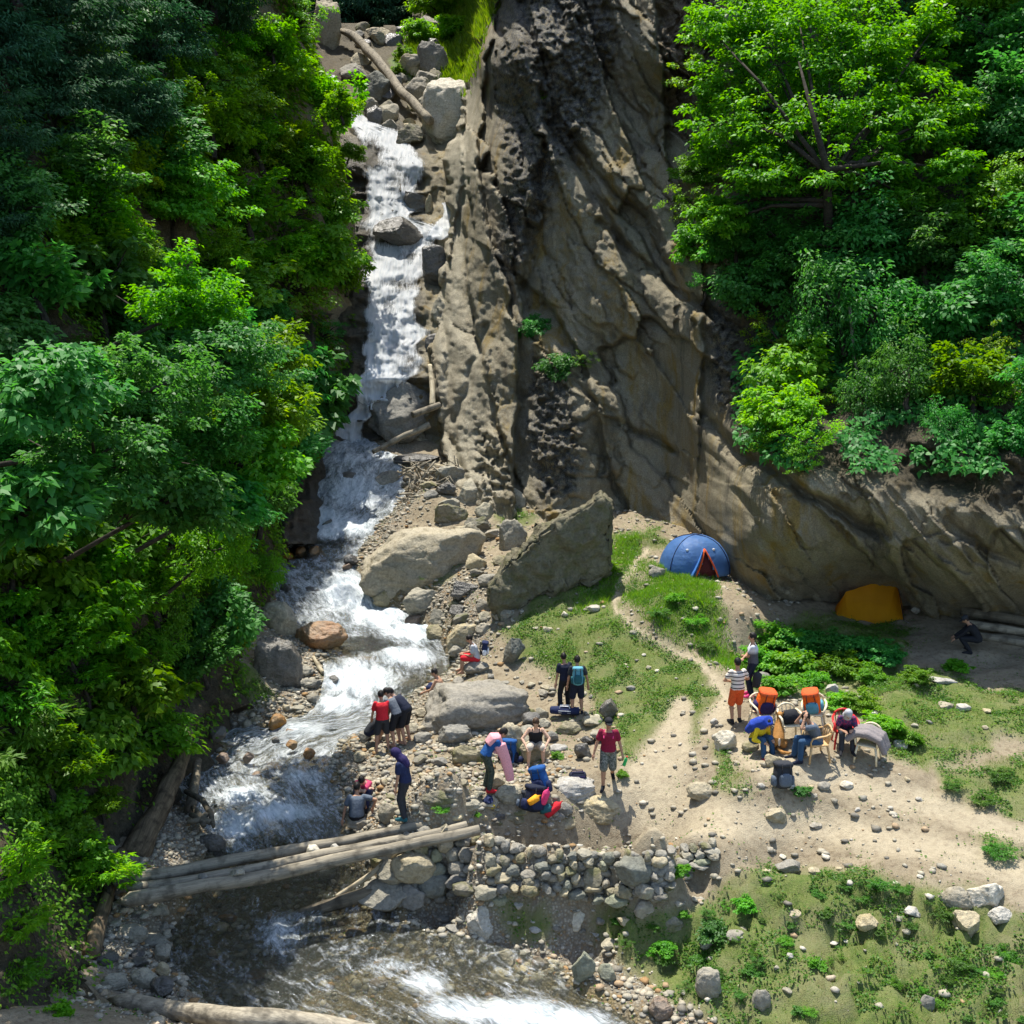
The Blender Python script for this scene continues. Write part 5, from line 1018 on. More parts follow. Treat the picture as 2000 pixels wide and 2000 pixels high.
RP = [(1375,150,60,'airy','leaf_yellow','light leafy sapling at the left edge of the big right tree','tree','leafy_tree',.8),(1370,330,48,'tree','leaf_mid','leafy branch tree at the left edge of the greenery over the dark crag','tree','leafy_tree',.8),(1350,400,46,'airy','leaf_yellow','bright yellowish sprig leaning out over the cliff','shrub','shrub',.5),(1375,480,58,'bush','leaf_mid','bush overhanging the cliff corner','bush','bush',.5),(1440,470,70,'bush','leaf_teal','dark green bush behind the bush at the cliff corner','bush','bush',.5),
 (1390,555,42,'airy','leaf_teal','thin bush low over the cliff corner','bush','bush',.4),(1460,560,70,'bush','leaf_teal','deep green bush in the middle of the right hillside','bush','bush',.6),(1560,500,85,'tree','leaf_teal','dense teal bush below the big tree','bush','bush',.9),(1680,480,95,'tree','leaf_teal','sunlit drooping tree in the middle of the right hillside','tree','leafy_tree',1.2),(1620,600,90,'droopy','leaf_teal','drooping creeper-covered tree above the lime bush','tree','leafy_tree',1.1),(1720,640,90,'droopy','leaf_teal','drooping dark tree right of the hanging vine','tree','leafy_tree',1.0),(1520,660,55,'airy','leaf_lime','small lime green bush at the top of the lime cluster','bush','bush',.5),
 (1545,720,72,'bush','leaf_lime','brightest lime green bush hanging on the overhang','bush','bush',.9),(1530,800,66,'bush','leaf_lime','lime green bush in the middle of the hanging cluster','bush','bush',.9),(1580,850,60,'airy','leaf_lime','lime green tip of the hanging cluster','bush','bush',.8),(1500,860,40,'airy','leaf_yellow','small yellow-green tuft under the lime bushes','bush','bush',.6),(1600,770,50,'airy','leaf_yellow','loose yellow-green bush right of the lime cluster','bush','bush',.6),(1570,900,36,'airy','leaf_lime','last hanging sprig of the lime cluster','bush','bush',.6),
 (1800,480,95,'tree','leaf_teal','dark tree in shade on the right hillside','tree','leafy_tree',.8),(1900,440,85,'tree','leaf_mid','tree with a few bright leaves at the right edge','tree','leafy_tree',.8),(1960,560,85,'tree','leaf_teal','dark tree at the right edge half way up','tree','leafy_tree',.7),(1840,620,90,'bush','leaf_teal','shaded bush between the dark trees on the right','bush','bush',.6),(1770,740,76,'droopy','leaf_teal','shaded creeper above the brown overhang','bush','bush',.6),(1690,780,56,'droopy','leaf_teal','thin creeper hanging above the brown overhang','bush','bush',.6),(1900,740,75,'bush','leaf_mid','green bush in half shade near the right edge','bush','bush',.6),(1960,770,60,'airy','leaf_lime','lime green branch at the right edge over the overhang','bush','bush',.9),(1930,690,50,'airy','leaf_yellow','yellow-green branch above the lime branch at the right edge','bush','bush',.8),(1850,840,52,'droopy','leaf_teal','dark hanging bush on the lip of the overhang','bush','bush',.4),(1990,860,50,'bush','leaf_teal','dark bush at the right edge of the overhang lip','bush','bush',.5),(1960,80,100,'tree','leaf_teal','shaded tree in the top right corner','tree','leafy_tree',.9),(1900,10,90,'tree','leaf_mid','tree crown cut by the top right corner','tree','leafy_tree',.9),(1960,250,90,'tree','leaf_teal','dark tree at the right edge above the middle','tree','leafy_tree',.8),(1980,370,70,'tree','leaf_yellow','yellow-green tree at the right edge above the middle','tree','leafy_tree',.8),(2050,480,110,'tree','leaf_teal','tree just beyond the right edge','tree','leafy_tree',.8),(2060,200,120,'tree','leaf_teal','tall tree just beyond the upper right edge','tree','leafy_tree',.8),(2060,760,90,'tree','leaf_teal','dark tree just beyond the right edge of the overhang','tree','leafy_tree',.8),
 (1060,190,20,'airy','leaf_lime','tiny bright shrub growing out of the dark crag','shrub','shrub',.3),(1040,640,30,'bush','leaf_teal','small grey-green shrub on the shoulder of the pinnacle','shrub','shrub',.3),(1090,715,34,'bush','leaf_teal','low shrub on the ledge of the pinnacle','shrub','shrub',.3),(1140,705,22,'airy','leaf_mid','small spray right of the ledge shrub','shrub','shrub',.3)]
for X, Y, rp, kd, mt, lab, cat, nm, off in RP:
    p = cliffp(X, Y); r_ = rp * mpp(p); q_ = Vector(at(X, Y, p.y - r_ * .55 - (off * .8 if rp > 60 else 0)).tolist()); plant(q_, r_, kd, mt, lab, cat, nm, 'greenery on the right hillside', 1.1, (random.uniform(.2, .5), 0))
for X, Y, rp in [(2140,120,120),(2160,330,120),(2180,560,110),(2160,760,100),(2290,220,130),(2300,460,120),(2290,680,110),(2140,880,80),(2270,860,90),(2130,640,90)]:
    p = cliffp(X, Y); r_ = rp * mpp(p); plant(Vector(at(X, Y, p.y - r_ * .6).tolist()), r_, 'tree', rw2.choice(['leaf_teal', 'leaf_mid']), 'tree on the hillside past the right edge of the view', 'tree', 'leafy_tree', 'trees past the right edge', 1.1, (.3, 0))
# overhead wood: the hills go on above the view
for i in range(10):
    X = 1420 + i * 75 + random.uniform(-30, 30); p = cliffp(X, -150 - 60 * (i % 2)); plant(p + Vector((0, -1.6, .8)), 3.3, 'tree', 'leaf_teal', 'tree crowning the right-hand cliff above the view', 'tree', 'leafy_tree', 'trees along the top of the cliff', 1.1)
for i in range(7):
    z = 24 + 7 * random.random(); y = 20 + i * 2.1; x = float(wall_x(np.array([y]), np.array([z]))[0]); plant(Vector((x + 1.2, y, z)), random.uniform(2.4, 3.2), 'conifer', 'leaf_dark', 'dark tree crowning the left gorge wall above the view', 'tree', 'conifer_tree', 'trees along the top of the left wall', 1.1)
for i in range(26):
    X = 590 + i * 13 + random.uniform(-6, 6); Y = 70 - 40 * random.random() - (60 if i % 2 else 0); p = Vector(at(X, Y, 100 - (i % 3) * 2.5).tolist()); r_ = random.uniform(2.8, 4.2); plant(p, r_, 'conifer', 'leaf_dark', 'dark conifer on the far slope behind the waterfall', 'tree', 'conifer_tree', 'far conifers behind the waterfall', 1.2)
# bright slope at the top
for X, Y, rp, mt, lab in [(850,20,44,'leaf_lime','lime green bush at the top of the bright grass slope'),(820,75,34,'leaf_yellow','green shrub at the left edge of the bright grass slope'),(885,70,36,'leaf_lime','yellow-green shrub in the middle of the bright grass slope'),(925,20,34,'leaf_yellow','shrub at the top right of the bright grass slope'),(790,110,18,'leaf_mid','small shrub above the boulders of the bright grass slope'),(775,145,16,'leaf_mid','small shrub between boulder and fallen log')]:
    p = fallp(X, Y); r_ = rp * mpp(p); plant(p + Vector((0, -r_ * .5, r_ * .2)), r_, 'bush', mt, lab, 'shrub', 'shrub', 'shrubs on the bright grass slope', .9)
# shrubs and weeds of the camp ground
CG = [(1520,1245,44,'leaf_mid'),(1570,1255,40,'leaf_teal'),(1490,1290,40,'leaf_mid'),(1550,1300,42,'leaf_mid'),(1620,1260,42,'leaf_teal'),(1680,1265,36,'leaf_teal'),(1640,1300,38,'leaf_mid'),(1730,1280,32,'leaf_teal'),(1590,1330,30,'leaf_mid'),(1520,1340,30,'leaf_mid'),(1700,1320,30,'leaf_mid'),(1460,1300,24,'leaf_mid'),(1790,1320,26,'leaf_mid'),(1870,1300,22,'leaf_mid'),(1680,1370,32,'leaf_yellow'),(1720,1420,34,'leaf_yellow'),(1770,1440,28,'leaf_mid'),(1640,1370,26,'leaf_yellow')]
for i, (X, Y, rp, mt) in enumerate(CG):
    p = gp(X, Y + rp * .5); r_ = rp * mpp(p); plant(p + Vector((0, 0, r_ * .55)), r_, 'broad' if i % 2 else 'bush', mt, 'leafy weed shrub in the green thicket between the orange tent and the chairs', 'shrub', 'shrub', 'shrubs of the camp thicket', .6, (0, 0), (1, 1, .8))
for X, Y, rp, kd, mt, lab in [(1400,1815,40,'broad','leaf_teal','leafy dark bush on the lower bank'),(1455,1765,28,'broad','leaf_mid','bush on the lip of the lower bank'),(1300,1850,26,'broad','leaf_mid','leafy weed by the mossy low boulder'),(1325,1700,24,'broad','leaf_mid','leafy weed at the end of the dry stone wall'),(1345,1690,18,'broad','leaf_mid','small weed just right of the wall end'),(1335,1785,14,'broad','leaf_mid','small sprig beside the mossy low boulder'),(1720,1725,26,'fern','leaf_weed','weed tuft on the slope under the path'),(1760,1735,22,'fern','leaf_weed','second weed tuft left of the rounded boulder'),(1565,1545,20,'broad','leaf_teal','dark weed beside the stones below the chairs'),(1215,1512,14,'broad','leaf_mid','weed beside the walking person in maroon'),(1850,1780,30,'fern','leaf_weed','grass tuft under the rounded tan boulder'),(1960,1860,30,'fern','leaf_weed','green tuft at the right edge of the lower bank'),(1880,1880,24,'fern','leaf_weed','green tuft on the lower bank'),(1950,1510,28,'fern','leaf_weed','weeds on the right-hand slope'),(1860,1530,24,'fern','leaf_weed','weeds above the dirt path at the right'),(1920,1560,26,'fern','leaf_weed','weeds just over the dirt path at the right'),(1950,1660,34,'fern','leaf_weed','dense tuft on the path edge at the right'),(1180,1105,26,'broad','leaf_lime','bright weeds at the foot of the upright rock slab'),(1160,1130,20,'broad','leaf_mid','weeds beside the upright rock slab'),(820,1128,18,'fern','leaf_mid','grass tuft under the huge pale boulder'),(930,1590,10,'fern','leaf_yellow','yellow-green sprig near the flat grey stone'),(865,1580,18,'fern','leaf_mid','grass tuft at the low mossy boulder'),(1320,1165,26,'fern','leaf_mid','green weeds on the bank in front of the blue tent'),(1290,1195,24,'fern','leaf_weed','weeds on the bank beside the trail'),(1360,1210,26,'fern','leaf_mid','weeds on the bank left of the overhang shade'),(1380,1260,22,'fern','leaf_weed','weeds on the bank above the striped shirt person'),(1090,1475,14,'broad','leaf_mid','weed beside the pale stone'),(925,1470,10,'broad','leaf_mid','weed under the pitted boulder'),(1060,1460,12,'broad','leaf_teal','dark weed left of the seated person in black vest')]:
    p = gp(X, Y + rp * .45); r_ = rp * .8 * mpp(p); plant(p + Vector((0, 0, r_ * .5)), r_, kd, mt, lab, 'plant', 'weed_plant', 'weeds and tufts on the banks', .55, (0, 0), (1, 1, .75))
rw = random.Random(9); nw = 0
while nw < 60:
    X, Y = rw.uniform(1150, 2000), rw.uniform(1700, 1995)
    if poly_sd(np.array([X]), np.array([Y]), P_GRASS[5])[0] > -10: continue
    p = gp(X, Y); r_ = rw.uniform(7, 18) * mpp(p); plant(p + Vector((0, 0, r_ * .4)), r_, rw.choice(['fern', 'airy', 'broad']), rw.choice(['leaf_weed', 'leaf_weed', 'leaf_mid']), 'small weed tuft in the rough grass of the lower bank', 'plant', 'weed_plant', 'weed tufts of the lower bank', .5, (0, 0), (1, 1, .7)); nw += 1
# hanging vine on the right
def vine():
    for pts, lab in ((((1690,560),(1698,640),(1690,720),(1694,800),(1684,860)),'thin bare vine hanging in front of the right hillside'),(((1660,600),(1668,700),(1684,760)),'shorter vine beside the long bare one')):
        p0 = cliffp(*pts[0]); Y = p0.y - 2.6; mb = MB(); mb.tube([at(x, y, Y) for x, y in pts], [.05, .05, .045, .04, .03][:len(pts)], 6); prop(mb.build('vine', M['log']), lab, 'vine')
vine()
# ------------------------------------------------------------------ grass and ground cover (uncountable)
def blades(name, n, mat, dens, hgt, wid, cl=0.0, xr=(-9, 24), yr=(16, 44), lab='', flatleaf=False, surf=None):
    x = RS.uniform(*xr, n * 7); y = RS.uniform(*yr, n * 7); z = gh(x, y); px, py = proj(np.column_stack([x, y, z])); d = dens(x, y, px, py) * (px > -60) * (px < 2450) * (py < 2150)
    k = np.where(RS.rand(len(x)) < d)[0][:n]; x, y, z = x[k], y[k], z[k]; m = len(k); a = RS.uniform(0, 6.28, m); cl_ = fbm(x * 1.6, y * 1.6, 0, 3, 300)
    h_ = hgt * RS.uniform(.5, 1.4, m) * (1 + .6 * cl_); 
    if flatleaf:
        C = np.column_stack([x, y, z + .01 + h_ * RS.rand(m)]); N = np.column_stack([RS.normal(size=m) * .5, RS.normal(size=m) * .5, np.ones(m)]); D = np.column_stack([np.cos(a), np.sin(a), RS.uniform(-.2, .5, m)]); L = wid * RS.uniform(.6, 1.5, m)
        me = leaves_mesh(name, C, N, D, L, L * .7, np.clip(.5 + .5 * cl_ + RS.uniform(-.3, .3, m), 0, 1), RS.rand(m), mat)
    else:
        b = np.column_stack([x, y, z - .01]); sx = np.column_stack([np.cos(a), np.sin(a), 0 * a]) * (wid * RS.uniform(.6, 1.3, m))[:, None]; ln = RS.normal(size=(m, 2)) * .45; tip = b + np.column_stack([ln[:, 0] * h_, ln[:, 1] * h_, h_])
        V = np.stack([b - sx, b + sx, tip], 1).reshape(-1, 3); me = mesh(name, V, np.arange(3 * m).reshape(m, 3)); fattr(me, 'tint', np.repeat(np.clip(.5 + .5 * cl_ + RS.uniform(-.35, .35, m), 0, 1), 3)); fattr(me, 'tint2', np.repeat(RS.rand(m), 3)); me.materials.append(M[mat])
    return prop(link(name, me), lab, None, None, 'stuff')
gden = lambda x, y, px, py: np.clip(gbil(grass, x, y) * (.45 + .9 * sstep(-.45, .35, fbm(x * 1.1, y * 1.1, 0, 3, 310))), 0, 1)
low = lambda px, py: sstep(1640, 1720, py)
blades('grass', 90000, 'grass', lambda x, y, px, py: gden(x, y, px, py) * (.55 + .45 * (1 - low(px, py))), .055, .006, lab='short grass of the meadow and banks')
blades('grass', 40000, 'grass_dry', lambda x, y, px, py: gden(x, y, px, py) * .5 + .05 * sstep(-.1, .5, fbm(x * 1.3, y * 1.3, 2, 4, 350)), .06, .005, lab='dry yellow grass on the banks')
blades('ground_cover', 150000, 'leaf_weed', lambda x, y, px, py: gden(x, y, px, py) * sstep(-.25, .4, fbm(x * 1.9, y * 1.9, 4, 4, 320)) + .03 * sstep(.1, .5, fbm(x * 1.4, y * 1.4, 9, 4, 351)), .05, .046, lab='low leafy weeds over the banks and meadow', flatleaf=True)
bankp = P_GRASS[1]
blades('grass', 26000, 'grass_bright', lambda x, y, px, py: sstep(20, -10, poly_sd(px, py, bankp)) * .9 + sstep(10, -10, poly_sd(px, py, [(1150,1050),(1250,1050),(1230,1130),(1180,1180),(1120,1200)])) * .7 + sstep(15, -10, poly_sd(px, py, P_GRASS[8])) * 0, .13, .010, xr=(-1, 9), yr=(27, 42), lab='bright taller grass on the bank below the blue tent')
def slope_grass():
    n = 26000; px = RS.uniform(770, 1010, n); py = RS.uniform(-60, 190, n); m = poly_sd(px, py, [(775,120),(860,20),(900,-100),(1010,-100),(945,60),(925,140),(900,190),(870,165),(800,140)]) < 6 * RS.normal(size=n); px, py = px[m], py[m]
    Y = np.minimum(fall_Y(px, py), np.where(px > 848, cliff_Y(px, py), 1e9)); b = at(px, py, Y); k = len(b); a = RS.uniform(0, 6.28, k); sx = np.column_stack([np.cos(a), np.sin(a), 0 * a]) * .05; tip = b + np.column_stack([RS.normal(size=k) * .15, RS.normal(size=k) * .15 - .15, RS.uniform(.15, .5, k)])
    me = mesh('grass', np.stack([b - sx, b + sx, tip], 1).reshape(-1, 3), np.arange(3 * k).reshape(k, 3)); fattr(me, 'tint', np.repeat(RS.rand(k), 3)); fattr(me, 'tint2', np.repeat(RS.rand(k), 3)); me.materials.append(M['grass_bright']); prop(link('grass', me), 'bright grass on the slope above the waterfall', None, None, 'stuff')
slope_grass()
def wall_cover(): # small leaves clinging to the left wall and to the right hillside
    n = 150000; y = 14 + 46 * RS.rand(n) ** 1.3; z = RS.uniform(-.5, 28, n); nz = fbm(y * .5, z * .5, 0, 4, 330); P = np.column_stack([wall_x(y, z), y, z]); px, py = proj(P); k = (nz > -.45) & (px > -60) & (px < 720) & (py > -60) & (z > np.interp(y, WZ[:, 0], WZ[:, 1]) + .7)
    k &= ~((px > 190) & (px < 380) & (py > 1380) & (RS.rand(n) < .8)); P = P[k]; m = len(P); C = P + np.column_stack([RS.uniform(0, .45, m), RS.uniform(-.2, .2, m), RS.uniform(-.1, .25, m)])
    me = leaves_mesh('ivy', C, np.column_stack([np.ones(m) * .7, RS.normal(size=m) * .5, np.ones(m)]), np.column_stack([RS.uniform(.2, 1, m), RS.normal(size=m), RS.uniform(-.9, .1, m)]), RS.uniform(.08, .2, m) * (P[:, 1] / 26), RS.uniform(.05, .11, m) * (P[:, 1] / 26), RS.rand(m), RS.rand(m), 'leaf_mid'); prop(link('ivy', me), 'creepers and ferns carpeting the left gorge wall', None, None, 'stuff')
    n = 40000; px = RS.uniform(1390, 2060, n); py = RS.uniform(-60, 920, n); Y, _, _, hill_, _, _ = cliff_parts(px, py); nz = fbm(px / 60, py / 60, 0, 4, 340); k = (hill_ > .5) & (nz > -.05 - .3 * (py < 450)); P = at(px[k], py[k], Y[k] - RS.uniform(.02, .5, k.sum())); m = len(P)
    me = leaves_mesh('ivy', P, np.column_stack([RS.normal(size=m) * .5, -np.ones(m) * .7, np.ones(m)]), np.column_stack([RS.normal(size=m), RS.uniform(-1, -.2, m), RS.uniform(-.9, .1, m)]), RS.uniform(.12, .28, m), RS.uniform(.07, .15, m), RS.rand(m), RS.rand(m), 'leaf_teal'); prop(link('ivy', me), 'creepers carpeting the right hillside', None, None, 'stuff')
wall_cover()
# ------------------------------------------------------------------ cloth and skin
def mp(n, c, **k): M[n] = m_plain(n, c, **k)
mp('skin', (.42, .235, .15), rough=.6); mp('skin_light', (.58, .37, .26), rough=.6); mp('skin_dark', (.26, .14, .085), rough=.6); mp('hair', (.012, .010, .009), rough=.5); mp('hair_brown', (.07, .04, .022), rough=.5); mp('eye', (.02, .015, .012), rough=.3); mp('lips', (.3, .1, .08))
for n, c in dict(red=(.55, .02, .03), grey_cloth=(.13, .145, .17), pale_grey=(.42, .43, .45), black_cloth=(.015, .016, .02), navy=(.016, .024, .07), navy_dark=(.012, .016, .034), charcoal=(.03, .033, .04), dark_green=(.045, .065, .05), slate=(.10, .125, .16), pink=(.55, .06, .14), towel_pink=(.72, .33, .36), maroon=(.22, .012, .04), khaki=(.46, .40, .33), teal=(.10, .30, .38), blue=(.015, .08, .26), royal=(.02, .055, .34), yellow=(.66, .50, .02), jeans=(.03, .075, .15), orange=(.85, .13, .01), orange_red=(.62, .10, .025), cream=(.72, .62, .42), chair_tan=(.55, .36, .17), wool=(.22, .195, .19), purple=(.028, .02, .08), teal_dark=(.02, .10, .12), white_cloth=(.75, .75, .76), hot_pink=(.75, .06, .20), amber=(.85, .35, .02), green_plastic=(.03, .45, .12), red_plastic=(.55, .03, .03), tent_blue=(.05, .17, .48), tent_orange=(.78, .26, .01), tent_dark=(.10, .02, .02), dog_tan=(.38, .18, .05), dog_white=(.6, .5, .4), strap=(.02, .02, .022)).items(): mp(n, c, rough=.85 if n not in ('cream', 'chair_tan', 'green_plastic', 'red_plastic') else .4, nz=.14, sc=30)
def m_stripe():
    t = NT('striped cotton'); s = t.n('ShaderNodeSeparateXYZ'); t.l(t.obj(), s.inputs[0]); k = t.math('FRACT', t.math('MULTIPLY', s.outputs[2], 10.5)); k = t.mr(k, .70, .74)
    return t.done(t.bsdf(t.mix(k, (.68, .62, .54), (.035, .03, .04)), .9))
M['stripe'] = m_stripe()
def m_spots(name, cols, sc):
    t = NT(name); n = t.noise(t.obj(), sc, 2, .5, .5); return t.done(t.bsdf(t.ramp(n, [(0, cols[0]), (.46, cols[1]), (.54, cols[2]), (.62, cols[0])], 'CONSTANT'), .9))
M['camo'] = m_spots('camouflage cotton', [(.11, .12, .10), (.24, .24, .21), (.05, .06, .05)], 14); M['camo_dark'] = m_spots('dark camouflage cotton', [(.035, .05, .04), (.07, .085, .06), (.02, .03, .025)], 10); M['check'] = m_spots('patterned cotton', [(.03, .03, .09), (.30, .03, .09), (.05, .04, .12)], 16)
def m_two_tone():
    t = NT('white shirt with dark lower half'); s = t.n('ShaderNodeSeparateXYZ'); t.l(t.obj(), s.inputs[0]); return t.done(t.bsdf(t.mix(t.mr(s.outputs[2], 1.17, 1.27), (.085, .085, .10), (.55, .57, .62)), .9))
M['two_tone'] = m_two_tone()
def remesh(mb, name, mat, parent, vox=.014, sm=6):
    o = mb.build(name, M[mat], None, False); m_ = o.modifiers.new('r', 'REMESH'); m_.mode = 'VOXEL'; m_.voxel_size = vox; m_.use_smooth_shade = True; s = o.modifiers.new('s', 'SMOOTH'); s.factor = .5; s.iterations = sm
    dg = bpy.context.evaluated_depsgraph_get(); me = bpy.data.meshes.new_from_object(o.evaluated_get(dg)); old = o.data; o.modifiers.clear(); o.data = me; bpy.data.meshes.remove(old)
    if len(me.materials) == 0: me.materials.append(M[mat])
    me.polygons.foreach_set('use_smooth', np.ones(len(me.polygons), bool)); o.parent = parent; return o
def ring_loft(mb, rings, seg=16):
    V = []; Fs = []; n = len(rings)
    for c, ux, uy, rx, ry in rings:
        for k in range(seg): a = 2 * PI * k / seg; V.append(tuple(c + ux * math.cos(a) * rx + uy * math.sin(a) * ry))
    for i in range(n - 1):
        for k in range(seg): a = i * seg + k; b = i * seg + (k + 1) % seg; Fs.append((a, b, b + seg, a + seg))
    Fs.append(tuple(reversed(range(seg)))); Fs.append(tuple(range((n - 1) * seg, n * seg))); mb.add(V, Fs)
def ik(a, b, l1, l2, hint):
    d = b - a; L = d.length; Lm = (l1 + l2) * .995
    if L > Lm: b = a + d * (Lm / L); d = b - a; L = Lm
    L = max(L, abs(l1 - l2) + .02); k = (l1 * l1 - l2 * l2 + L * L) / (2 * L); h = math.sqrt(max(l1 * l1 - k * k, 0)); u = d.normalized(); h_ = hint - u * hint.dot(u); h_ = h_.normalized() if h_.length > 1e-5 else u.orthogonal().normalized()
    return a + u * k + h_ * h, b
def person(px, py, face, label, H=1.7, P=None, hip=(0, None), lean=4, curl=4, head=(5, 0), hands=None, feet=None, elbow=None, knee=None, shirt='navy', sleeve=.55, legs='shorts', lmat='black_cloth', shoes=None, hair='hair', hat=None, skin='skin', scarf=None, torso_skin=False):
    p = P if P is not None else gp(px, py); root = empty('person', p, (0, 0, math.radians(face))); prop(root, label, 'person')
    k = H / 1.72; X = Vector((1, 0, 0)); hz = hip[1] if hip[1] is not None else .53 * H
    Pv = Vector((0, hip[0], hz)); a1 = math.radians(lean); a2 = math.radians(lean + curl); d1 = Vector((0, math.sin(a1), math.cos(a1))); d2 = Vector((0, math.sin(a2), math.cos(a2))); f1 = Vector((0, math.cos(a1), -math.sin(a1))); f2 = Vector((0, math.cos(a2), -math.sin(a2)))
    W_ = Pv + d1 * .16 * k; C_ = W_ + d2 * .17 * k; Nk = C_ + d2 * .15 * k; ah = a2 * .6 + math.radians(head[0]); dh = Vector((0, math.sin(ah), math.cos(ah))); Hd = Nk + (d2 + dh).normalized() * .085 * k + dh * .09 * k
    hr = Matrix.Rotation(math.radians(head[1]), 3, 'Z') @ Matrix.Rotation(-ah, 3, 'X')
    sh = [Nk - d2 * .045 * k + X * s * .165 * k for s in (-1, 1)]; hj = [Pv + X * s * .085 * k for s in (-1, 1)]
    hands = hands or [(-.25, .05, hz - .12), (.25, .05, hz - .12)]; feet = feet or [(-.10, 0, 0), (.10, .03, 0)]; elbow = elbow or [(-.5, -1, -.2), (.5, -1, -.2)]; knee = knee or [(-.1, 1, .2), (.1, 1, .2)]
    body = MB(); top = MB(); low_ = MB(); ex = .018
    def torso(mb, e, lo=0, hi=9, tight=0):
        R = [(Pv - d1 * .10 * k, X, f1, .125, .10), (Pv - d1 * .02 * k, X, f1, .172, .125), (Pv + d1 * .08 * k, X, f1, .16, .115), (W_, X, f1, .145, .105), (C_ - d2 * .06 * k, X, f2, .165, .118), (C_ + d2 * .03 * k, X, f2, .178, .12), (Nk - d2 * .07 * k, X, f2, .175, .095), (Nk - d2 * .03 * k, X, f2, .12, .075), (Nk, X, f2, .062, .058)][lo:hi]
        ring_loft(mb, [(c, u, v, rx * k + e, ry * k + e) for c, u, v, rx, ry in R])
    torso(body, 0); body.capsule(Nk - d2 * .03, Hd - dh * .05, .055 * k, .05 * k)
    def hf(q_):
        z = q_.z; s = 1 - .16 * max(-z, 0); return Vector((q_.x * s, q_.y * s + (.06 if q_.y > 0 and z < -.3 else 0), z))
    body.ell(Hd, (.077 * k, .097 * k, .118 * k), hr, 16, 12, hf)
    nose = Hd + hr @ Vector((0, .097 * k, -.012)); body.capsule(nose + hr @ Vector((0, -.012, .03)), nose + hr @ Vector((0, .012, -.012)), .010, .015, 6)
    for s in (-1, 1): body.ell(Hd + hr @ Vector((s * .079 * k, -.005, -.005)), (.012, .024, .033), hr, 8, 5)
    el = []
    for i, s in ((0, -1), (1, 1)):
        h_ = Vector(hands[i]); e, h_ = ik(sh[i], h_, .29 * k, .25 * k, Vector(elbow[i])); el.append((e, h_))
        body.capsule(sh[i], e, .052 * k, .038 * k); body.capsule(e, h_, .040 * k, .027 * k); fd = (h_ - e).normalized(); sd_ = fd.cross(Vector((0, 0, 1))); sd_ = sd_.normalized() if sd_.length > .2 else X.copy(); nn = sd_.cross(fd)
        pm = h_ + fd * .05 * k; body.capsule(h_, pm + fd * .03, .028, .034, 8); body.capsule(pm - sd_ * .022, pm + sd_ * .022, .026, .026, 8)
        for j in range(4):
            b = pm + fd * .045 * k + sd_ * (j - 1.5) * .019; l_ = (.034, .042, .040, .030)[j]; m_ = b + fd * l_ - nn * .012; body.capsule(b - fd * .02, m_, .0105, .010, 6); body.capsule(m_, m_ + fd * l_ * .5 - nn * .024, .010, .009, 6)
        t0 = h_ + fd * .025 + sd_ * (-s) * .028; body.capsule(t0, t0 + fd * .035 + sd_ * (-s) * .022, .013, .012, 6); body.capsule(t0 + fd * .035 + sd_ * (-s) * .022, t0 + fd * .066 + sd_ * (-s) * .018, .012, .010, 6)
        if sleeve > 0:
            if sleeve <= 1: q_ = sh[i].lerp(e, sleeve); top.capsule(sh[i], q_, .052 * k + ex, (.052 - .014 * sleeve) * k + ex + .012)
            else: top.capsule(sh[i], e, .052 * k + ex, .038 * k + ex); top.capsule(e, e.lerp(h_, .93), .040 * k + ex, .028 * k + ex)
        ft = Vector(feet[i]); an = ft + Vector((0, 0, .085 * k)); kn, an = ik(hj[i], an, .43 * k, .42 * k, Vector(knee[i]))
        body.capsule(hj[i], kn, .088 * k, .057 * k); cm = kn.lerp(an, .3); body.capsule(kn, cm, .055 * k, .060 * k); body.capsule(cm, an, .058 * k, .037 * k)
        fdir = Vector((s * .2, 1, 0)).normalized(); heel = an + Vector((0, -.035, -.05 * k)); toe = an + fdir * .16 * k + Vector((0, 0, -.062 * k)); body.capsule(heel, an, .034 * k, .037 * k); body.capsule(heel + Vector((0, 0, -.008)), toe, .036 * k, .026 * k); body.capsule(an, toe, .038 * k, .024 * k)
        shoe = MB()
        if shoes: shoe.capsule(heel, an + Vector((0, 0, .01)), .046 * k, .046 * k); shoe.capsule(heel + Vector((0, 0, -.01)), toe + fdir * .02, .045 * k, .038 * k); shoe.capsule(an, toe, .046 * k, .034 * k); remesh(shoe, 'shoe', shoes, root, .013, 4)
        if legs == 'shorts': low_.capsule(hj[i], hj[i].lerp(kn, .95), .088 * k + ex, .070 * k + ex + .012)
        elif legs == 'long': low_.capsule(hj[i], kn, .088 * k + ex, .060 * k + ex); low_.capsule(kn, kn.lerp(an, .95), .060 * k + ex, .048 * k + ex)
    torso(low_, ex * .8, 0, 3)
    if shirt: torso(top, ex, 1 if sleeve > 0 else 2, 8 if sleeve > 0 else 7)
    if sleeve == 0 and shirt:
        for s in (-1, 1): top.tube([C_ + X * s * .09 * k + f2 * .11 * k, Nk - d2 * .01 + X * s * .085 * k + f2 * .03, Nk - d2 * .06 + X * s * .09 * k - f2 * .09 * k], [.022] * 3, 6)
    remesh(body, 'body', skin, root, .0115, 4)
    if shirt: remesh(top, 'shirt', shirt, root, .015, 6)
    if legs: remesh(low_, 'shorts' if legs == 'shorts' else 'trousers', lmat, root, .015, 5)
    eyes = MB()
    for s in (-1, 1): eyes.ell(Hd + hr @ Vector((s * .030 * k, .086 * k, .012)), (.013, .008, .008), hr, 8, 5)
    eyes.build('eyes', M['eye'], root)
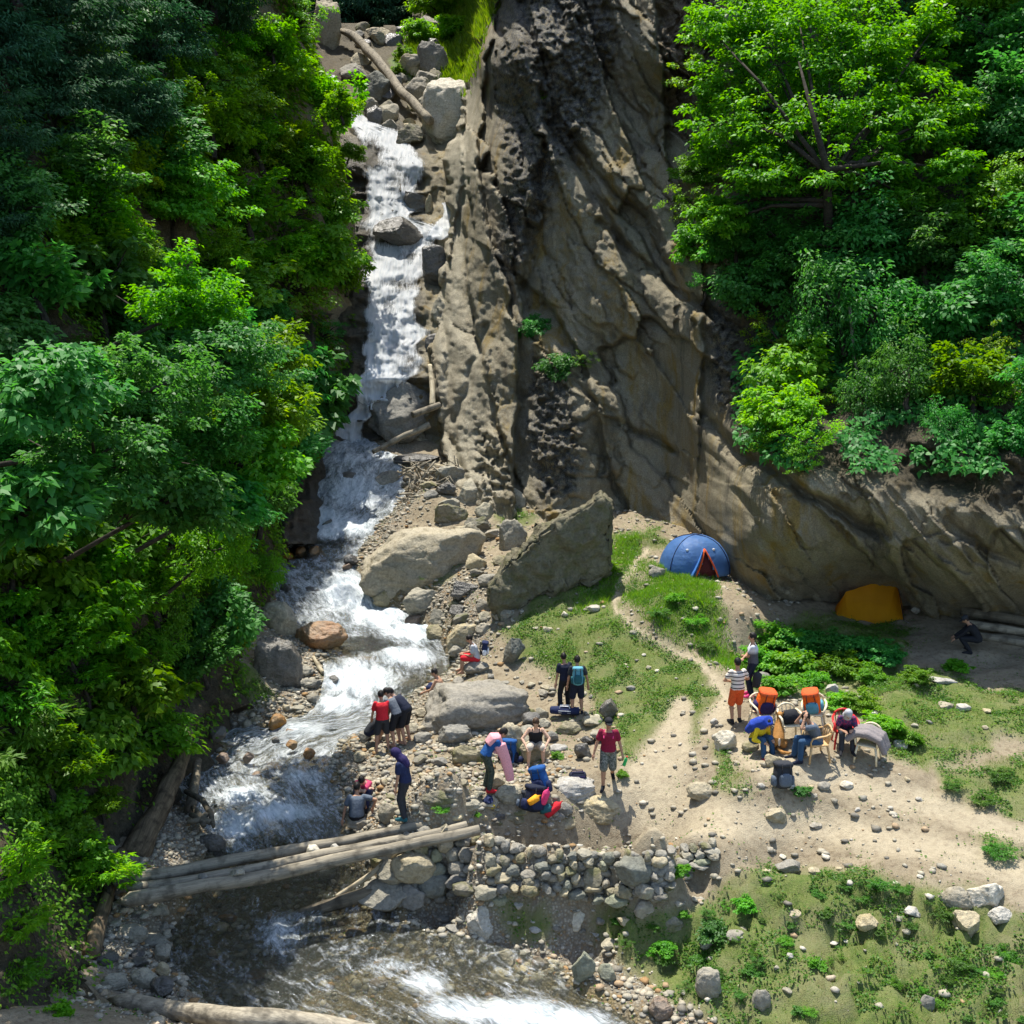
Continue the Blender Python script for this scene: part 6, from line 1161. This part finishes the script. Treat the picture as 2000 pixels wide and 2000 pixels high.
    if hair:
        hm = MB(); hm.ell(Hd + hr @ Vector((0, -.016, .026)), (.088 * k, .102 * k, .112 * k), hr, 18, 12, lambda q_: q_ * (1 + .03 * math.sin(q_.x * 23 + q_.z * 17))); hm.build('hair', M[hair], root)
    if hat:
        hm = MB(); hm.ell(Hd + hr @ Vector((0, -.008, .055)), (.096 * k, .112 * k, .085 * k), hr, 16, 8); hm.ell(Hd + hr @ Vector((0, .105, .045)), (.075, .08, .012), hr, 14, 6); hm.build('cap', M[hat], root)
    if scarf:
        sm_ = MB(); sm_.ell(Hd + hr @ Vector((0, -.02, .02)), (.105 * k, .118 * k, .135 * k), hr, 16, 10); sm_.capsule(Nk - f2 * .03, Hd - dh * .06 - f2 * .02, .12 * k, .095 * k); sm_.capsule(Nk - f2 * .10 - d2 * .1, Nk - f2 * .05, .10 * k, .12 * k); remesh(sm_, 'headscarf', scarf, root, .016, 5)
    return root, dict(Nk=Nk, Hd=Hd, sh=sh, el=el, Pv=Pv, d2=d2, f2=f2, C=C_, k=k)
def drape(root, pts, mat, name, flat=.45, vox=.02):
    mb = MB()
    for line, rad in pts: mb.tube([Vector(q_) for q_ in line], rad, 10, flat=flat)
    return remesh(mb, name, mat, root, vox, 5)
stoneseat = lambda x, y, w_, h_, lab, mt='rock_grey': rock(x, y, w_, h_, mt, 'round', lab, None, 'boulder', 'rock')
# --- the group bending over the water
person(748, 1466, 14, 'person in a red t-shirt and dark shorts seen from behind at the water', 1.66, lean=9, curl=10, head=(18, 0), hands=[(-.24, .30, .82), (.20, .36, .80)], shirt='red', lmat='charcoal', legs='shorts', feet=[(-.17, 0, 0), (.15, .05, 0)])
person(777, 1456, 52, 'person in a grey t-shirt leaning toward the person in red', 1.68, lean=26, curl=14, head=(12, 25), hands=[(-.10, .52, .50), (.12, .55, .48)], shirt='grey_cloth', lmat='black_cloth', feet=[(-.13, 0, 0), (.13, .05, 0)])
person(795, 1450, 60, 'person in a black t-shirt with a rounded bent back at the water', 1.74, lean=38, curl=24, head=(10, 20), hands=[(-.12, .62, .42), (.14, .66, .40)], shirt='navy_dark', lmat='black_cloth', feet=[(-.14, -.02, 0), (.14, .02, 0)])
person(729, 1452, -75, 'dark-haired person crouching in front of the person in red', 1.6, hip=(-.12, .34), lean=28, curl=22, head=(14, 0), hands=[(-.14, .42, .34), (.14, .42, .34)], shirt='charcoal', lmat='navy_dark', feet=[(-.12, .1, 0), (.12, .12, 0)])
# --- by the bridge
r_, j = person(793, 1600, 72, 'person in a navy t-shirt and dark trousers with head bowed, standing by the bridge', 1.7, lean=7, curl=8, head=(38, 10), hands=[(-.22, .14, .74), (.22, .12, .78)], shirt='navy', legs='long', lmat='charcoal', shoes='teal_dark', feet=[(-.09, 0, 0), (.09, .08, 0)], scarf='purple')
stoneseat(697, 1622, 40, 30, 'stone under the seated person in slate grey at the bridge', 'rock_tan')
person(697, 1612, 4, 'person in a slate grey t-shirt sitting with the back turned just behind the bridge', 1.74, hip=(0, .24), lean=14, curl=16, head=(12, 0), hands=[(-.36, .02, .05), (.38, .22, .34)], elbow=[(-1, -.3, .2), (1, -.3, .3)], shirt='slate', lmat='black_cloth', feet=[(-.2, .62, -.05), (.2, .6, -.05)])
person(716, 1566, 172, 'person in a pink top sitting with the head bowed on folded arms near the bridge', 1.62, hip=(0, .26), lean=20, curl=22, head=(32, 0), hands=[(.14, .34, .52), (-.14, .36, .50)], elbow=[(-1, .2, -.1), (1, .2, -.1)], shirt='pink', legs='long', lmat='navy', shoes='black_cloth', feet=[(-.13, .46, 0), (.13, .48, 0)], knee=[(-.25, 1, .8), (.25, 1, .8)], skin='skin_light')
# --- towel person
r_, j = person(949, 1545, -78, 'person bending forward with a long pink towel over head and arm', 1.7, lean=26, curl=16, head=(25, 0), hands=[(-.05, .55, .58), (.16, .58, .62)], shirt='blue', legs='long', lmat='camo_dark', shoes='red', feet=[(-.10, 0, 0), (.10, .06, 0)])
drape(r_, [([j['Nk'] - j['f2'] * .09 - j['d2'] * .24, j['Nk'] - j['f2'] * .10 - j['d2'] * .05, j['Nk'] - j['f2'] * .02 + j['d2'] * .03, j['Nk'] + j['f2'] * .10 - j['d2'] * .04, j['Nk'] + j['f2'] * .16 - j['d2'] * .30], [.17, .20, .18, .17, .15]), ([Vector((.16, .30, 1.18)), Vector((.20, .42, .85)), Vector((.22, .50, .52)), Vector((.22, .54, .30))], [.15, .13, .12, .10])], 'towel_pink', 'towel', .55)
# --- seated in a black vest
stoneseat(1046, 1489, 62, 50, 'stone under the seated person in black vest', 'rock_tan')
person(1046, 1484, 180, 'person in a black sleeveless vest and pale shorts sitting barefoot with hands on the knees', 1.76, hip=(0, .43), lean=8, curl=10, head=(14, -8), hands=[(-.24, .42, .52), (.24, .42, .52)], elbow=[(-1, -.4, -.1), (1, -.4, -.1)], shirt='black_cloth', sleeve=0, lmat='khaki', feet=[(-.19, .46, -.03), (.19, .46, -.03)], knee=[(-.2, 1, .4), (.2, 1, .4)], hair='hair_brown', skin='skin_light')
# --- two with backs turned
person(1127, 1396, 4, 'person with a teal rucksack seen from behind at the edge of the meadow', 1.68, shirt='charcoal', lmat='navy_dark', shoes='black_cloth', feet=[(-.13, 0, 0), (.13, .02, 0)], hands=[(-.26, .12, .78), (.30, .06, .82)])
person(1104, 1386, 20, 'person in dark clothes standing close on the left of the one with a teal rucksack', 1.62, lean=8, curl=6, head=(15, -20), shirt='navy_dark', lmat='black_cloth', shoes='pale_grey', legs='long', feet=[(-.15, 0, 0), (.12, .1, 0)], hands=[(-.24, .10, .76), (.20, .20, .76)])
# --- walking in maroon
r_, j = person(1187, 1538, 174, 'person walking in a maroon t-shirt, dark cap and camouflage shorts with a green bottle', 1.80, lean=3, curl=2, head=(8, 10), hands=[(-.34, .04, .84), (.36, .10, .80)], shirt='maroon', lmat='camo', shoes='black_cloth', hat='black_cloth', feet=[(-.10, -.34, .15), (.11, .14, 0)], knee=[(-.05, 1, .1), (.05, 1, .1)])
bt = MB()
for s in (-1, 1): bt.tube([j['Nk'] - j['f2'] * .09 - j['d2'] * .16 + Vector((s * .095, 0, 0)), j['Nk'] + Vector((s * .095, 0, .012)), j['C'] + j['f2'] * .135 + Vector((s * .11, 0, 0))], [.022] * 3, 6)
remesh(bt, 'straps', 'hot_pink', r_, .012, 2)
# --- seated with a rucksack, and in the water
stoneseat(930, 1318, 50, 30, 'stone under the seated person with a rucksack', 'rock_tan')
person(930, 1309, 96, 'person in a pale shirt and red shorts sitting by the stream with a rucksack on', 1.66, hip=(0, .38), lean=10, curl=10, head=(14, 0), hands=[(-.10, .36, .52), (.12, .36, .52)], shirt='pale_grey', lmat='red', feet=[(-.12, .42, -.06), (.12, .44, -.06)])
person(858, 1372, 80, 'bather crouching in the water behind the large flat-topped boulder', 1.68, hip=(-.1, .30), lean=14, curl=12, head=(5, 0), hands=[(-.2, .4, .35), (.2, .4, .35)], shirt=None, sleeve=0, lmat='navy', feet=[(-.14, .14, 0), (.14, .14, 0)])
# --- tea place
person(1438, 1412, 12, 'person in a black and white striped t-shirt and orange shorts seen from behind', 1.7, lean=2, curl=3, head=(6, 10), hands=[(-.14, .26, 1.02), (.14, .26, 1.04)], elbow=[(-1, -.3, -.5), (1, -.3, -.5)], shirt='stripe', lmat='orange_red', shoes='black_cloth', feet=[(-.11, 0, 0), (.10, .03, 0)])
person(1468, 1360, 78, 'person in a white and grey t-shirt with folded arms beside the thicket', 1.74, lean=1, curl=2, head=(4, 8), hands=[(.12, .24, 1.04), (-.12, .26, 1.04)], elbow=[(-1, -.2, -.5), (1, -.2, -.5)], shirt='two_tone', legs='long', lmat='navy_dark', shoes='hot_pink', feet=[(-.10, 0, 0), (.10, .05, 0)])
r_, j = person(1474, 1470, -150, 'person in a yellow top with a blue cloth over the head, on a stone', 1.64, hip=(0, .36), lean=22, curl=18, head=(24, 0), hands=[(-.15, .40, .44), (.14, .42, .42)], shirt='yellow', sleeve=2, legs='long', lmat='jeans', shoes='maroon', feet=[(-.16, .44, 0), (.16, .48, 0)])
drape(r_, [([j['Pv'] - j['f2'] * .14 + Vector((.16, 0, .10)), j['C'] - j['f2'] * .15 + Vector((.10, 0, 0)), j['Nk'] - j['f2'] * .10, j['Hd'] - j['f2'] * .03 + j['d2'] * .05, j['Hd'] + j['f2'] * .08 + j['d2'] * .03], [.11, .20, .22, .18, .11])], 'royal', 'head_cloth', .75)
person(1592, 1484, 98, 'person in grey and blue track trousers sitting in a tan chair, hands at the face', 1.72, hip=(-.02, .46), lean=14, curl=14, head=(22, 0), hands=[(-.09, .34, 1.06), (.08, .34, 1.08)], elbow=[(-.4, .2, -1), (.4, .2, -1)], shirt='slate', legs='long', lmat='jeans', shoes='navy_dark', feet=[(-.13, .42, 0), (.15, .46, 0)])
person(1648, 1458, 172, 'person with a grey headscarf and patterned top sitting bowed at the right of the chairs', 1.6, hip=(0, .45), lean=22, curl=18, head=(26, 0), hands=[(-.10, .42, .56), (.10, .42, .54)], shirt='check', legs='long', lmat='charcoal', shoes='black_cloth', feet=[(-.13, .42, 0), (.13, .44, 0)], scarf='pale_grey')
person(1898, 1275, 70, 'person in black crouching in the shade beside the pile of logs', 1.66, hip=(-.12, .42), lean=20, curl=18, head=(16, 0), hands=[(-.12, .46, .40), (.14, .48, .40)], shirt='black_cloth', sleeve=2, legs='long', lmat='black_cloth', shoes='black_cloth', hat='charcoal', feet=[(-.12, .06, 0), (.13, .12, 0)])
# ------------------------------------------------------------------ rucksacks and bags
def rucksack(p, rz, w_, h_, d_, main, label, accent=None, tilt=(0, 0), lid=None, cat='rucksack', name='rucksack', group=None, scale=1.0):
    t = empty(name, p, (tilt[0], tilt[1], rz), scale); prop(t, label, cat, group); sq = lambda q_: Vector([math.copysign(abs(c) ** .55, c) for c in q_]); se = lambda q_: (lambda v: v / max(max(abs(v.x), abs(v.y), abs(v.z)), 1e-6) * .55 + v * .5)(q_)
    mb = MB(); mb.ell((0, 0, h_ * .46), (w_ / 2, d_ / 2, h_ * .48), None, 20, 14, se); mb.capsule((-w_ * .4, d_ * .1, h_ * .25), (-w_ * .4, d_ * .08, h_ * .6), .02, .02); o = remesh(mb, 'main_compartment', main, t, .016, 3)
    mb = MB(); mb.ell((0, 0, h_ * .93), (w_ * .5, d_ * .56, h_ * .11), None, 18, 10, se); mb.build('top_lid', M[lid or main], t)
    mb = MB(); mb.ell((0, -d_ * .5, h_ * .36), (w_ * .36, d_ * .22, h_ * .26), None, 16, 10, se); mb.build('front_pocket', M[accent or main], t)
    for s in (-1, 1): mb = MB(); mb.ell((s * w_ * .52, 0, h_ * .28), (w_ * .14, d_ * .34, h_ * .2), None, 12, 8, se); mb.build('side_pocket', M[accent or main], t)
    for s in (-1, 1): mb = MB(); mb.tube([(s * w_ * .2, d_ * .45, h_ * .88), (s * w_ * .24, d_ * .78, h_ * .7), (s * w_ * .27, d_ * .8, h_ * .4), (s * w_ * .3, d_ * .5, h_ * .12)], [.026] * 4, 7, flat=.5); mb.build('shoulder_strap', M['strap'], t)
    mb = MB()
    for s in (-1, 1): mb.tube([(s * w_ * .22, -d_ * .54, h_ * .98), (s * w_ * .24, -d_ * .62, h_ * .7), (s * w_ * .24, -d_ * .6, h_ * .12)], [.010] * 3, 5)
    mb.build('buckle_straps', M['strap'], t); return t
rucksack(gp(1528, 1538), .2, .44, .62, .32, 'charcoal', 'black rucksack standing on the ground below the chairs', 'slate', (-.12, .05), scale=.92)
rucksack(gp(992, 1490), -.25, .42, .62, .30, 'blue', 'blue rucksack standing against the tilted pale slab', 'navy_dark', (-.2, 0), scale=.95)
pb = gp(1127, 1396); rucksack(Vector((pb.x, pb.y - .20, pb.z + .92)), 0, .30, .50, .20, 'teal', 'teal rucksack worn by a person standing with the back turned', 'teal_dark', (-.05, 0), scale=.95)
pb = gp(930, 1309); rucksack(Vector((pb.x + .24, pb.y + .02, pb.z + .46)), 1.6, .28, .42, .18, 'navy', 'dark blue rucksack on the back of the person sitting by the stream', 'white_cloth', (.1, 0))
rucksack(gp(1040, 1584), .5, .46, .58, .34, 'navy_dark', 'dark navy rucksack with bright sacks strapped on in the pile by the bridge path', 'navy', (-.15, .25), scale=1.0)
rucksack(gp(1062, 1568) + Vector((0, .15, .12)), -.4, .40, .70, .30, 'blue', 'tall blue rucksack leaning at the top of the pile', 'navy', (-.1, -.32), scale=.95)
rucksack(gp(1022, 1580), .1, .30, .40, .22, 'charcoal', 'small dark day rucksack at the left of the pile', 'slate', (-.2, .3))
def sack(p, r, mat, label, rot, name='stuff_sack', cat='bag'):
    mb = MB(); L = r[2]; mb.tube([(0, 0, -L), (0, 0, -L * .92), (0, 0, -L * .6), (0, 0, .1), (0, 0, L * .7), (0, 0, L * .9), (0, 0, L)], [r[0] * .3, r[0] * .8, r[0], r[0] * 1.03, r[0] * .9, r[0] * .35, r[0] * .28], 14); mb.tube([(-.02, 0, L), (0, 0, L + .05), (.02, 0, L)], [.008] * 3, 5); o = mb.build(name, M[mat]); V = o.data.vertices
    for v in V: v.co += v.normal * float(.012 * vn(v.co.x * 30, v.co.y * 30, v.co.z * 14))
    o.location = p; o.rotation_euler = rot; return prop(o, label, cat)
pb = gp(1042, 1578); sack(pb + Vector((.0, -.22, .30)), (.085, 0, .15), 'amber', 'orange and yellow stuff sack on the front of the navy rucksack', (0, 1.1, .3)); sack(gp(1060, 1576) + Vector((.05, -.16, .32)), (.08, 0, .20), 'hot_pink', 'pink stuff sack strapped upright in the rucksack pile', (.1, .3, 0)); sack(gp(1080, 1590) + Vector((0, 0, .12)), (.10, 0, .24), 'red', 'red stuff sack lying at the right end of the rucksack pile', (0, 1.05, .5)); sack(gp(1066, 1588) + Vector((0, 0, .10)), (.10, 0, .15), 'teal_dark', 'dark green sack at the foot of the rucksack pile', (0, 1.4, .2))
sack(gp(1022, 1478) + Vector((0, 0, .13)), (.09, 0, .16), 'green_plastic', 'green bag beside the knee of the person in black vest', (.2, .1, 0)); sack(gp(1010, 1490) + Vector((0, 0, .08)), (.08, 0, .18), 'navy', 'small dark blue sack right of the blue rucksack', (0, 1.5, .2))
sack(gp(952, 1572) + Vector((0, 0, .09)), (.10, 0, .12), 'navy', 'small navy bag on the ground left of the smooth grey boulder', (.5, .6, 0)); sack(gp(961, 1578) + Vector((0, 0, .04)), (.05, 0, .07), 'yellow', 'small yellow pouch beside the navy bag', (1.2, .6, 0))
def duffel(p, rz, r, L, mat, label, trim):
    t = empty('duffel_bag', p, (0, 0, rz)); prop(t, label, 'bag'); mb = MB(); mb.tube([(-L / 2, 0, r), (-L / 2 + .03, 0, r), (-L * .3, 0, r), (0, 0, r * .96), (L * .3, 0, r), (L / 2 - .03, 0, r), (L / 2, 0, r)], [r * .5, r * .92, r, r * 1.02, r, r * .92, r * .5], 16, flat=.85); remesh(mb, 'bag_body', mat, t, .018, 3)
    for s in (-1, 1): mb = MB(); mb.tube([(-.14, s * r * .6, r * 1.6), (-.12, s * r * .4, r * 2.05), (.12, s * r * .4, r * 2.05), (.14, s * r * .6, r * 1.6)], [.014] * 4, 6); mb.build('handle', M[trim], t)
    mb = MB(); mb.box((0, -r * .86, r), (.34, .03, .07), None, .01); mb.build('side_patch', M[trim], t); return t
duffel(gp(1103, 1402) + Vector((0, 0, .08)), -.12, .13, .82, 'navy', 'blue duffel bag lying on the rocks at the feet of two people', 'white_cloth')
pb = gp(1122, 1560); duffel(Vector((at(1128, 1520, pb.y + .52).tolist())) + Vector((0, 0, -.06)), .1, .12, .42, 'navy_dark', 'dark bag lying on the broad pale boulder', 'purple')
pb = gp(1540, 1452)
# bottle in the hand of the walking person
def bottle(p, rot):
    t = empty('water_bottle', p, rot); prop(t, 'green plastic bottle held by the person in maroon', 'bottle'); mb = MB(); mb.tube([(0, 0, 0), (0, 0, .01), (0, 0, .06), (0, 0, .12), (0, 0, .19), (0, 0, .23), (0, 0, .25)], [.02, .04, .042, .039, .042, .018, .016], 14); mb.build('bottle_body', M['green_plastic'], t); mb = MB(); mb.tube([(0, 0, .25), (0, 0, .28)], [.019, .019], 10); mb.build('cap', M['red_plastic'], t)
pw = gp(1187, 1538); bottle(pw + Vector((.36, -.12, .60)), (.25, .25, 0))
# ------------------------------------------------------------------ chairs
def chair(p, rz, mat, label, proto=None):
    if proto:
        t = proto.copy(); COL.objects.link(t); t.location = p; t.rotation_euler = (0, 0, rz); prop(t, label)
        for ch in list(proto.children): c = ch.copy(); COL.objects.link(c); c.parent = t
        return t
    t = empty('plastic_armchair', p, (0, 0, rz)); prop(t, label, 'chair', 'plastic chairs of the tea place')
    mb = MB(); mb.box((0, 0, .42), (.46, .44, .035), None, .012); mb.build('seat', M[mat], t)
    mb = MB(); ns = 9
    for i in range(ns): # slatted curved back
        u = (i / (ns - 1) - .5); a = u * 1.5; x = math.sin(a) * .27; y = -.20 - math.cos(a) * .05
        if i % 2 == 0: mb.tube([(x * .86, y + .02, .43), (x, y - .03, .62), (x * 1.02, y - .08, .80 - .10 * abs(u) * 2 * abs(u))], [.022, .022, .022], 6, flat=.5)
    mb.tube([(math.sin(a) * .28, -.28 - math.cos(a) * .05 + .02, .82 - .16 * abs(a) ** 2) for a in np.linspace(-.85, .85, 11)], [.026] * 11, 8); mb.build('backrest', M[mat], t)
    for s in (-1, 1):
        mb = MB(); mb.tube([(s * .22, -.25, .70), (s * .27, -.12, .67), (s * .285, .08, .65), (s * .27, .20, .62), (s * .245, .23, .52), (s * .235, .215, .42)], [.026, .028, .030, .030, .026, .024], 8, flat=.7); mb.build('armrest', M[mat], t)
        for f in (-1, 1): mb = MB(); mb.tube([(s * .20, f * .19, .41), (s * .235, f * .225, .20), (s * .25, f * .245, 0)], [.030, .026, .022], 7); mb.build('leg', M[mat], t)
    return t
c0 = chair(gp(1488, 1424), math.radians(196), 'cream', 'cream plastic armchair holding the first orange rucksack')
chair(gp(1588, 1424), math.radians(160), 'cream', 'cream plastic armchair with the second orange rucksack', c0)
chair(gp(1541, 1446), math.radians(185), 'cream', 'cream plastic chair with a black bag on its seat', c0)
chair(gp(1694, 1486), math.radians(150), 'cream', 'cream plastic chair covered by a grey blanket', c0)
chair(gp(1592, 1484), math.radians(98), 'chair_tan', 'tan chair under the person in blue track trousers')
chair(gp(1648, 1458), math.radians(172), 'red_plastic', 'red chair under the person with a grey headscarf')
rucksack(gp(1488, 1424) + Vector((0, .02, .43)), .15, .43, .60, .33, 'orange', 'orange rucksack with purple pockets in the left cream chair', 'purple', (.22, .15), 'orange_red')
rucksack(gp(1588, 1424) + Vector((0, .02, .43)), -.3, .40, .58, .33, 'orange', 'orange rucksack with a blue and white front in the middle cream chair', 'teal', (.22, -.2), 'orange_red')
sack(gp(1541, 1446) + Vector((0, -.02, .60)), (.17, 0, .22), 'black_cloth', 'round black bag sitting on a cream chair', (0, 1.45, .1))
def blanket():
    mb = MB()
    for y_, o_ in ((-.22, 0), (-.08, .03), (.06, .02), (.2, -.02)): mb.tube([(-.42, y_, .32 + o_), (-.28, y_, .62 + o_), (0, y_, .72 + o_), (.25, y_, .70 + o_), (.46, y_ + .05, .50)], [.07, .09, .10, .09, .07], 9)
    t = empty('blanket', gp(1694, 1486), (0, 0, math.radians(150))); o = remesh(mb, 'blanket', 'wool', None, .02, 5); bpy.data.objects.remove(t); o.location = gp(1694, 1486); o.rotation_euler = (0, 0, math.radians(150)); prop(o, 'grey wool blanket heaped over a cream plastic chair', 'blanket')
blanket()
sack(gp(1560, 1470) + Vector((0, 0, .12)), (.14, 0, .16), 'navy_dark', 'dark bag on the ground beside the tan chair', (.2, .5, 0)); sack(gp(1476, 1362) + Vector((0, -.05, .50)), (.11, 0, .22), 'charcoal', 'dark bag hanging in front of the person with folded arms', (.1, .1, 0))
def dog():
    p = gp(1520, 1462); t = empty('dog', p, (0, 0, math.radians(-15))); prop(t, 'tan dog sitting between the chairs with its back turned', 'dog'); mb = MB()
    mb.tube([(0, -.16, .14), (0, -.10, .26), (0, .04, .42), (0, .14, .56), (0, .17, .66)], [.10, .145, .13, .105, .075], 14)
    for s in (-1, 1): mb.capsule((s * .11, -.08, .15), (s * .14, .12, .14), .10, .07); mb.capsule((s * .14, .12, .10), (s * .13, .02, .04), .05, .035); mb.capsule((s * .12, .02, .03), (s * .13, .17, .03), .032, .03); mb.capsule((s * .07, .14, .44), (s * .07, .20, .22), .05, .035); mb.capsule((s * .07, .20, .22), (s * .07, .21, .03), .034, .028); mb.capsule((s * .07, .2, .025), (s * .07, .26, .02), .03, .025); mb.capsule((s * .06, .17, .80), (s * .09, .15, .87), .03, .012)
    mb.ell((0, .21, .76), (.075, .095, .08)); mb.capsule((0, .27, .74), (0, .37, .72), .045, .03); mb.capsule((0, .14, .58), (0, .2, .72), .08, .065); mb.tube([(0, -.2, .08), (.1, -.34, .05), (.24, -.38, .06), (.32, -.34, .08)], [.04, .045, .04, .012], 8); remesh(mb, 'body', 'dog_tan', t, .013, 4)
    mb = MB(); mb.ell((.02, -.235, .25), (.03, .03, .10)); mb.build('pale_patch', M['dog_white'], t)
dog()
# ------------------------------------------------------------------ tents
def dome_tent():
    p = gp(1366, 1128); s = mpp(p); p = p + Vector((0, 1.0, 0)); Wd, Dp, Hh = 1.16, 1.05, 1.22; t = empty('dome_tent', p, (0, 0, .10)); prop(t, 'blue dome tent with an open orange-trimmed door at the cliff foot', 'tent')
    nu, nv = 64, 22; V = []; Fs = []
    def S(a, th):
        c_, s_ = math.cos(a), math.sin(a); k = 1 / (abs(c_) ** 2.6 + abs(s_) ** 2.6) ** (1 / 2.6); r = math.cos(th) ** .86 * k; z = math.sin(th) ** 1.02
        pole = 1 + .03 * abs(math.cos(a * 2 + .3)) - .025; return Vector((c_ * r * Wd * pole, s_ * r * Dp * pole, z * Hh))
    for i in range(nv + 1):
        th = PI / 2 * i / nv
        for k in range(nu): v = S(2 * PI * k / nu, th); v.z += .015 * vn(v.x * 5, v.y * 5, v.z * 5); V.append(v)
    da = -PI / 2 + .12
    for i in range(nv):
        for k in range(nu):
            am = 2 * PI * (k + .5) / nu; dd = (am - da + PI) % (2 * PI) - PI; zz = (i + .5) / nv
            if abs(dd) < .30 * (1 - zz / .52) and zz < .52: continue
            a = i * nu + k; b = i * nu + (k + 1) % nu; Fs.append((a, b, b + nu, a + nu))
    mb = MB(); mb.add([tuple(v) for v in V], Fs); o = mb.build('flysheet', M['tent_blue_cloth'], t)
    so = o.modifiers.new('s', 'SOLIDIFY'); so.thickness = .01
    mb = MB(); mb.ell((0, 0, 0), (Wd * .86, Dp * .86, Hh * .9), None, 24, 14, lambda q_: Vector((q_.x, q_.y, max(q_.z, .01)))); mb.build('inner_tent', M['tent_dark'], t)
    L_, R_ = [], []
    for j in range(8):
        zz = j / 7 * .52; w_ = .33 * (1 - zz / .52); th = PI / 2 * zz; L_.append(S(da - w_, th) * 1.015); R_.append(S(da + w_, th) * 1.015)
    mb = MB(); mb.tube(L_, [.035] * 8, 6); mb.build('door_trim', M['orange_red'], t); mb = MB(); mb.tube(R_, [.028] * 8, 6); mb.build('door_trim', M['orange_red'], t)
    mb = MB(); q0 = [v * 1.02 for v in L_]; 
    for a_, b_ in zip(q0, q0[1:]): pass
    mb.tube([v + Vector((-.07 - .10 * (1 - i / 7), -.03, 0)) for i, v in enumerate(q0)], [.09, .085, .075, .065, .055, .045, .03, .01], 8, flat=.4); mb.build('door_flap', M['tent_blue'], t)
    for a0 in (.62, 2.52, 3.76, 5.66):
        mb = MB(); mb.tube([S(a0 + (i / 10) * .0, PI / 2 * i / 10) * 1.008 for i in range(11)], [.014] * 11, 6); mb.build('pole_sleeve', M['navy'], t)
    for a0 in (4.2, 5.2): mb = MB(); mb.ell(S(a0, .78) * 1.01, (.05, .03, .045)); mb.build('badge', M['white_cloth'], t)
def m_tent(n, c):
    t = NT(n); nz = t.noise(t.obj(), 3.5, 5, .6); b = t.bump(nz, .6, .08); sh = t.bsdf(t.hsv((*c, 1) if False else t.mix(t.mr(nz, .3, .7), tuple(a * .85 for a in c), tuple(min(1, a * 1.12) for a in c))), .5, b, .4); tl = t.n('ShaderNodeBsdfTranslucent'); tl.inputs[0].default_value = (*c, 1); mx = t.n('ShaderNodeMixShader'); mx.inputs[0].default_value = .6; t.l(sh, mx.inputs[1]); t.l(tl.outputs[0], mx.inputs[2]); return t.done(mx.outputs[0])
M['tent_blue_cloth'] = m_tent('blue tent nylon', (.15, .33, .66)); M['tent_orange_cloth'] = m_tent('orange tent nylon', (.98, .43, .012))
dome_tent()
def ridge_tent():
    p = gp(1690, 1214); t = empty('ridge_tent', p); prop(t, 'orange ridge tent with a tall right end under the overhang', 'tent'); Y0 = p.y
    w3 = lambda x, y, dy: np.array(at(x, y, Y0 + dy)) - np.array(p)
    fr = [(1621,1206),(1640,1178),(1652,1156),(1680,1146),(1704,1139),(1728,1137),(1749,1135),(1757,1160),(1762,1184),(1765,1214)]
    top = [(1652,1156),(1704,1139),(1749,1135)]
    def ln(pts, n): A = np.array(pts, float); d = np.concatenate([[0], np.cumsum(np.hypot(*np.diff(A, axis=0).T))]); tt = np.linspace(0, d[-1], n); return np.column_stack([np.interp(tt, d, A[:, 0]), np.interp(tt, d, A[:, 1])])
    n = 24; rg = ln([(1628,1202),(1652,1156),(1704,1139),(1749,1135),(1762,1180)], n); bt_ = ln([(1619,1208),(1650,1213),(1690,1219),(1730,1218),(1766,1216)], n); V = []; Fs = []; m_ = 9
    for i in range(n):
        a = w3(rg[i, 0], rg[i, 1], .75); b = w3(bt_[i, 0], bt_[i, 1], 0); c = a + np.array([.05, .95, -(a[2] - 0) + .02 if False else -a[2] + .0])
        for j in range(m_): k = j / (m_ - 1); q_ = b + (a - b) * k; q_ = q_ + np.array([0, .05 * math.sin(k * PI), -.02 * math.sin(k * PI)]) + .016 * vn(q_[0] * 6, q_[2] * 6, 0); V.append(q_)
        for j in range(1, m_): k = j / (m_ - 1); V.append(a + (c - a) * k)
    c_ = 2 * m_ - 1
    for i in range(n - 1):
        for j in range(c_ - 1): q_ = i * c_ + j; Fs.append((q_, q_ + 1, q_ + c_ + 1, q_ + c_))
    mb = MB(); mb.add(V, Fs); o = mb.build('flysheet', M['tent_orange_cloth'], t, False)
    V0 = V[:c_]; V1 = V[-c_:]
    for nm, VV in (('end_panel', V0), ('end_panel', V1)):
        mb = MB(); VV = np.array(VV); cen = VV.mean(0); mb.add(np.vstack([VV, [cen]]), [(i, i + 1, len(VV)) for i in range(len(VV) - 1)]); mb.build(nm, M['tent_orange_cloth'], t, False)
    mb = MB(); a = w3(1755, 1150, .35); b = w3(1766, 1216, .05); mb.tube([a, b], [.012, .012], 6); mb.build('pole', M['strap'], t)
    for x0, y0, x1, y1 in ((1625,1206,1605,1216),(1765,1214,1785,1222)): mb = MB(); mb.tube([w3(x0, y0, .1) + np.array([0, 0, .05]), np.array(gp(x1, y1)) - np.array(p)], [.006, .006], 5); mb.build('guy_line', M['white_cloth'], t)
ridge_tent()
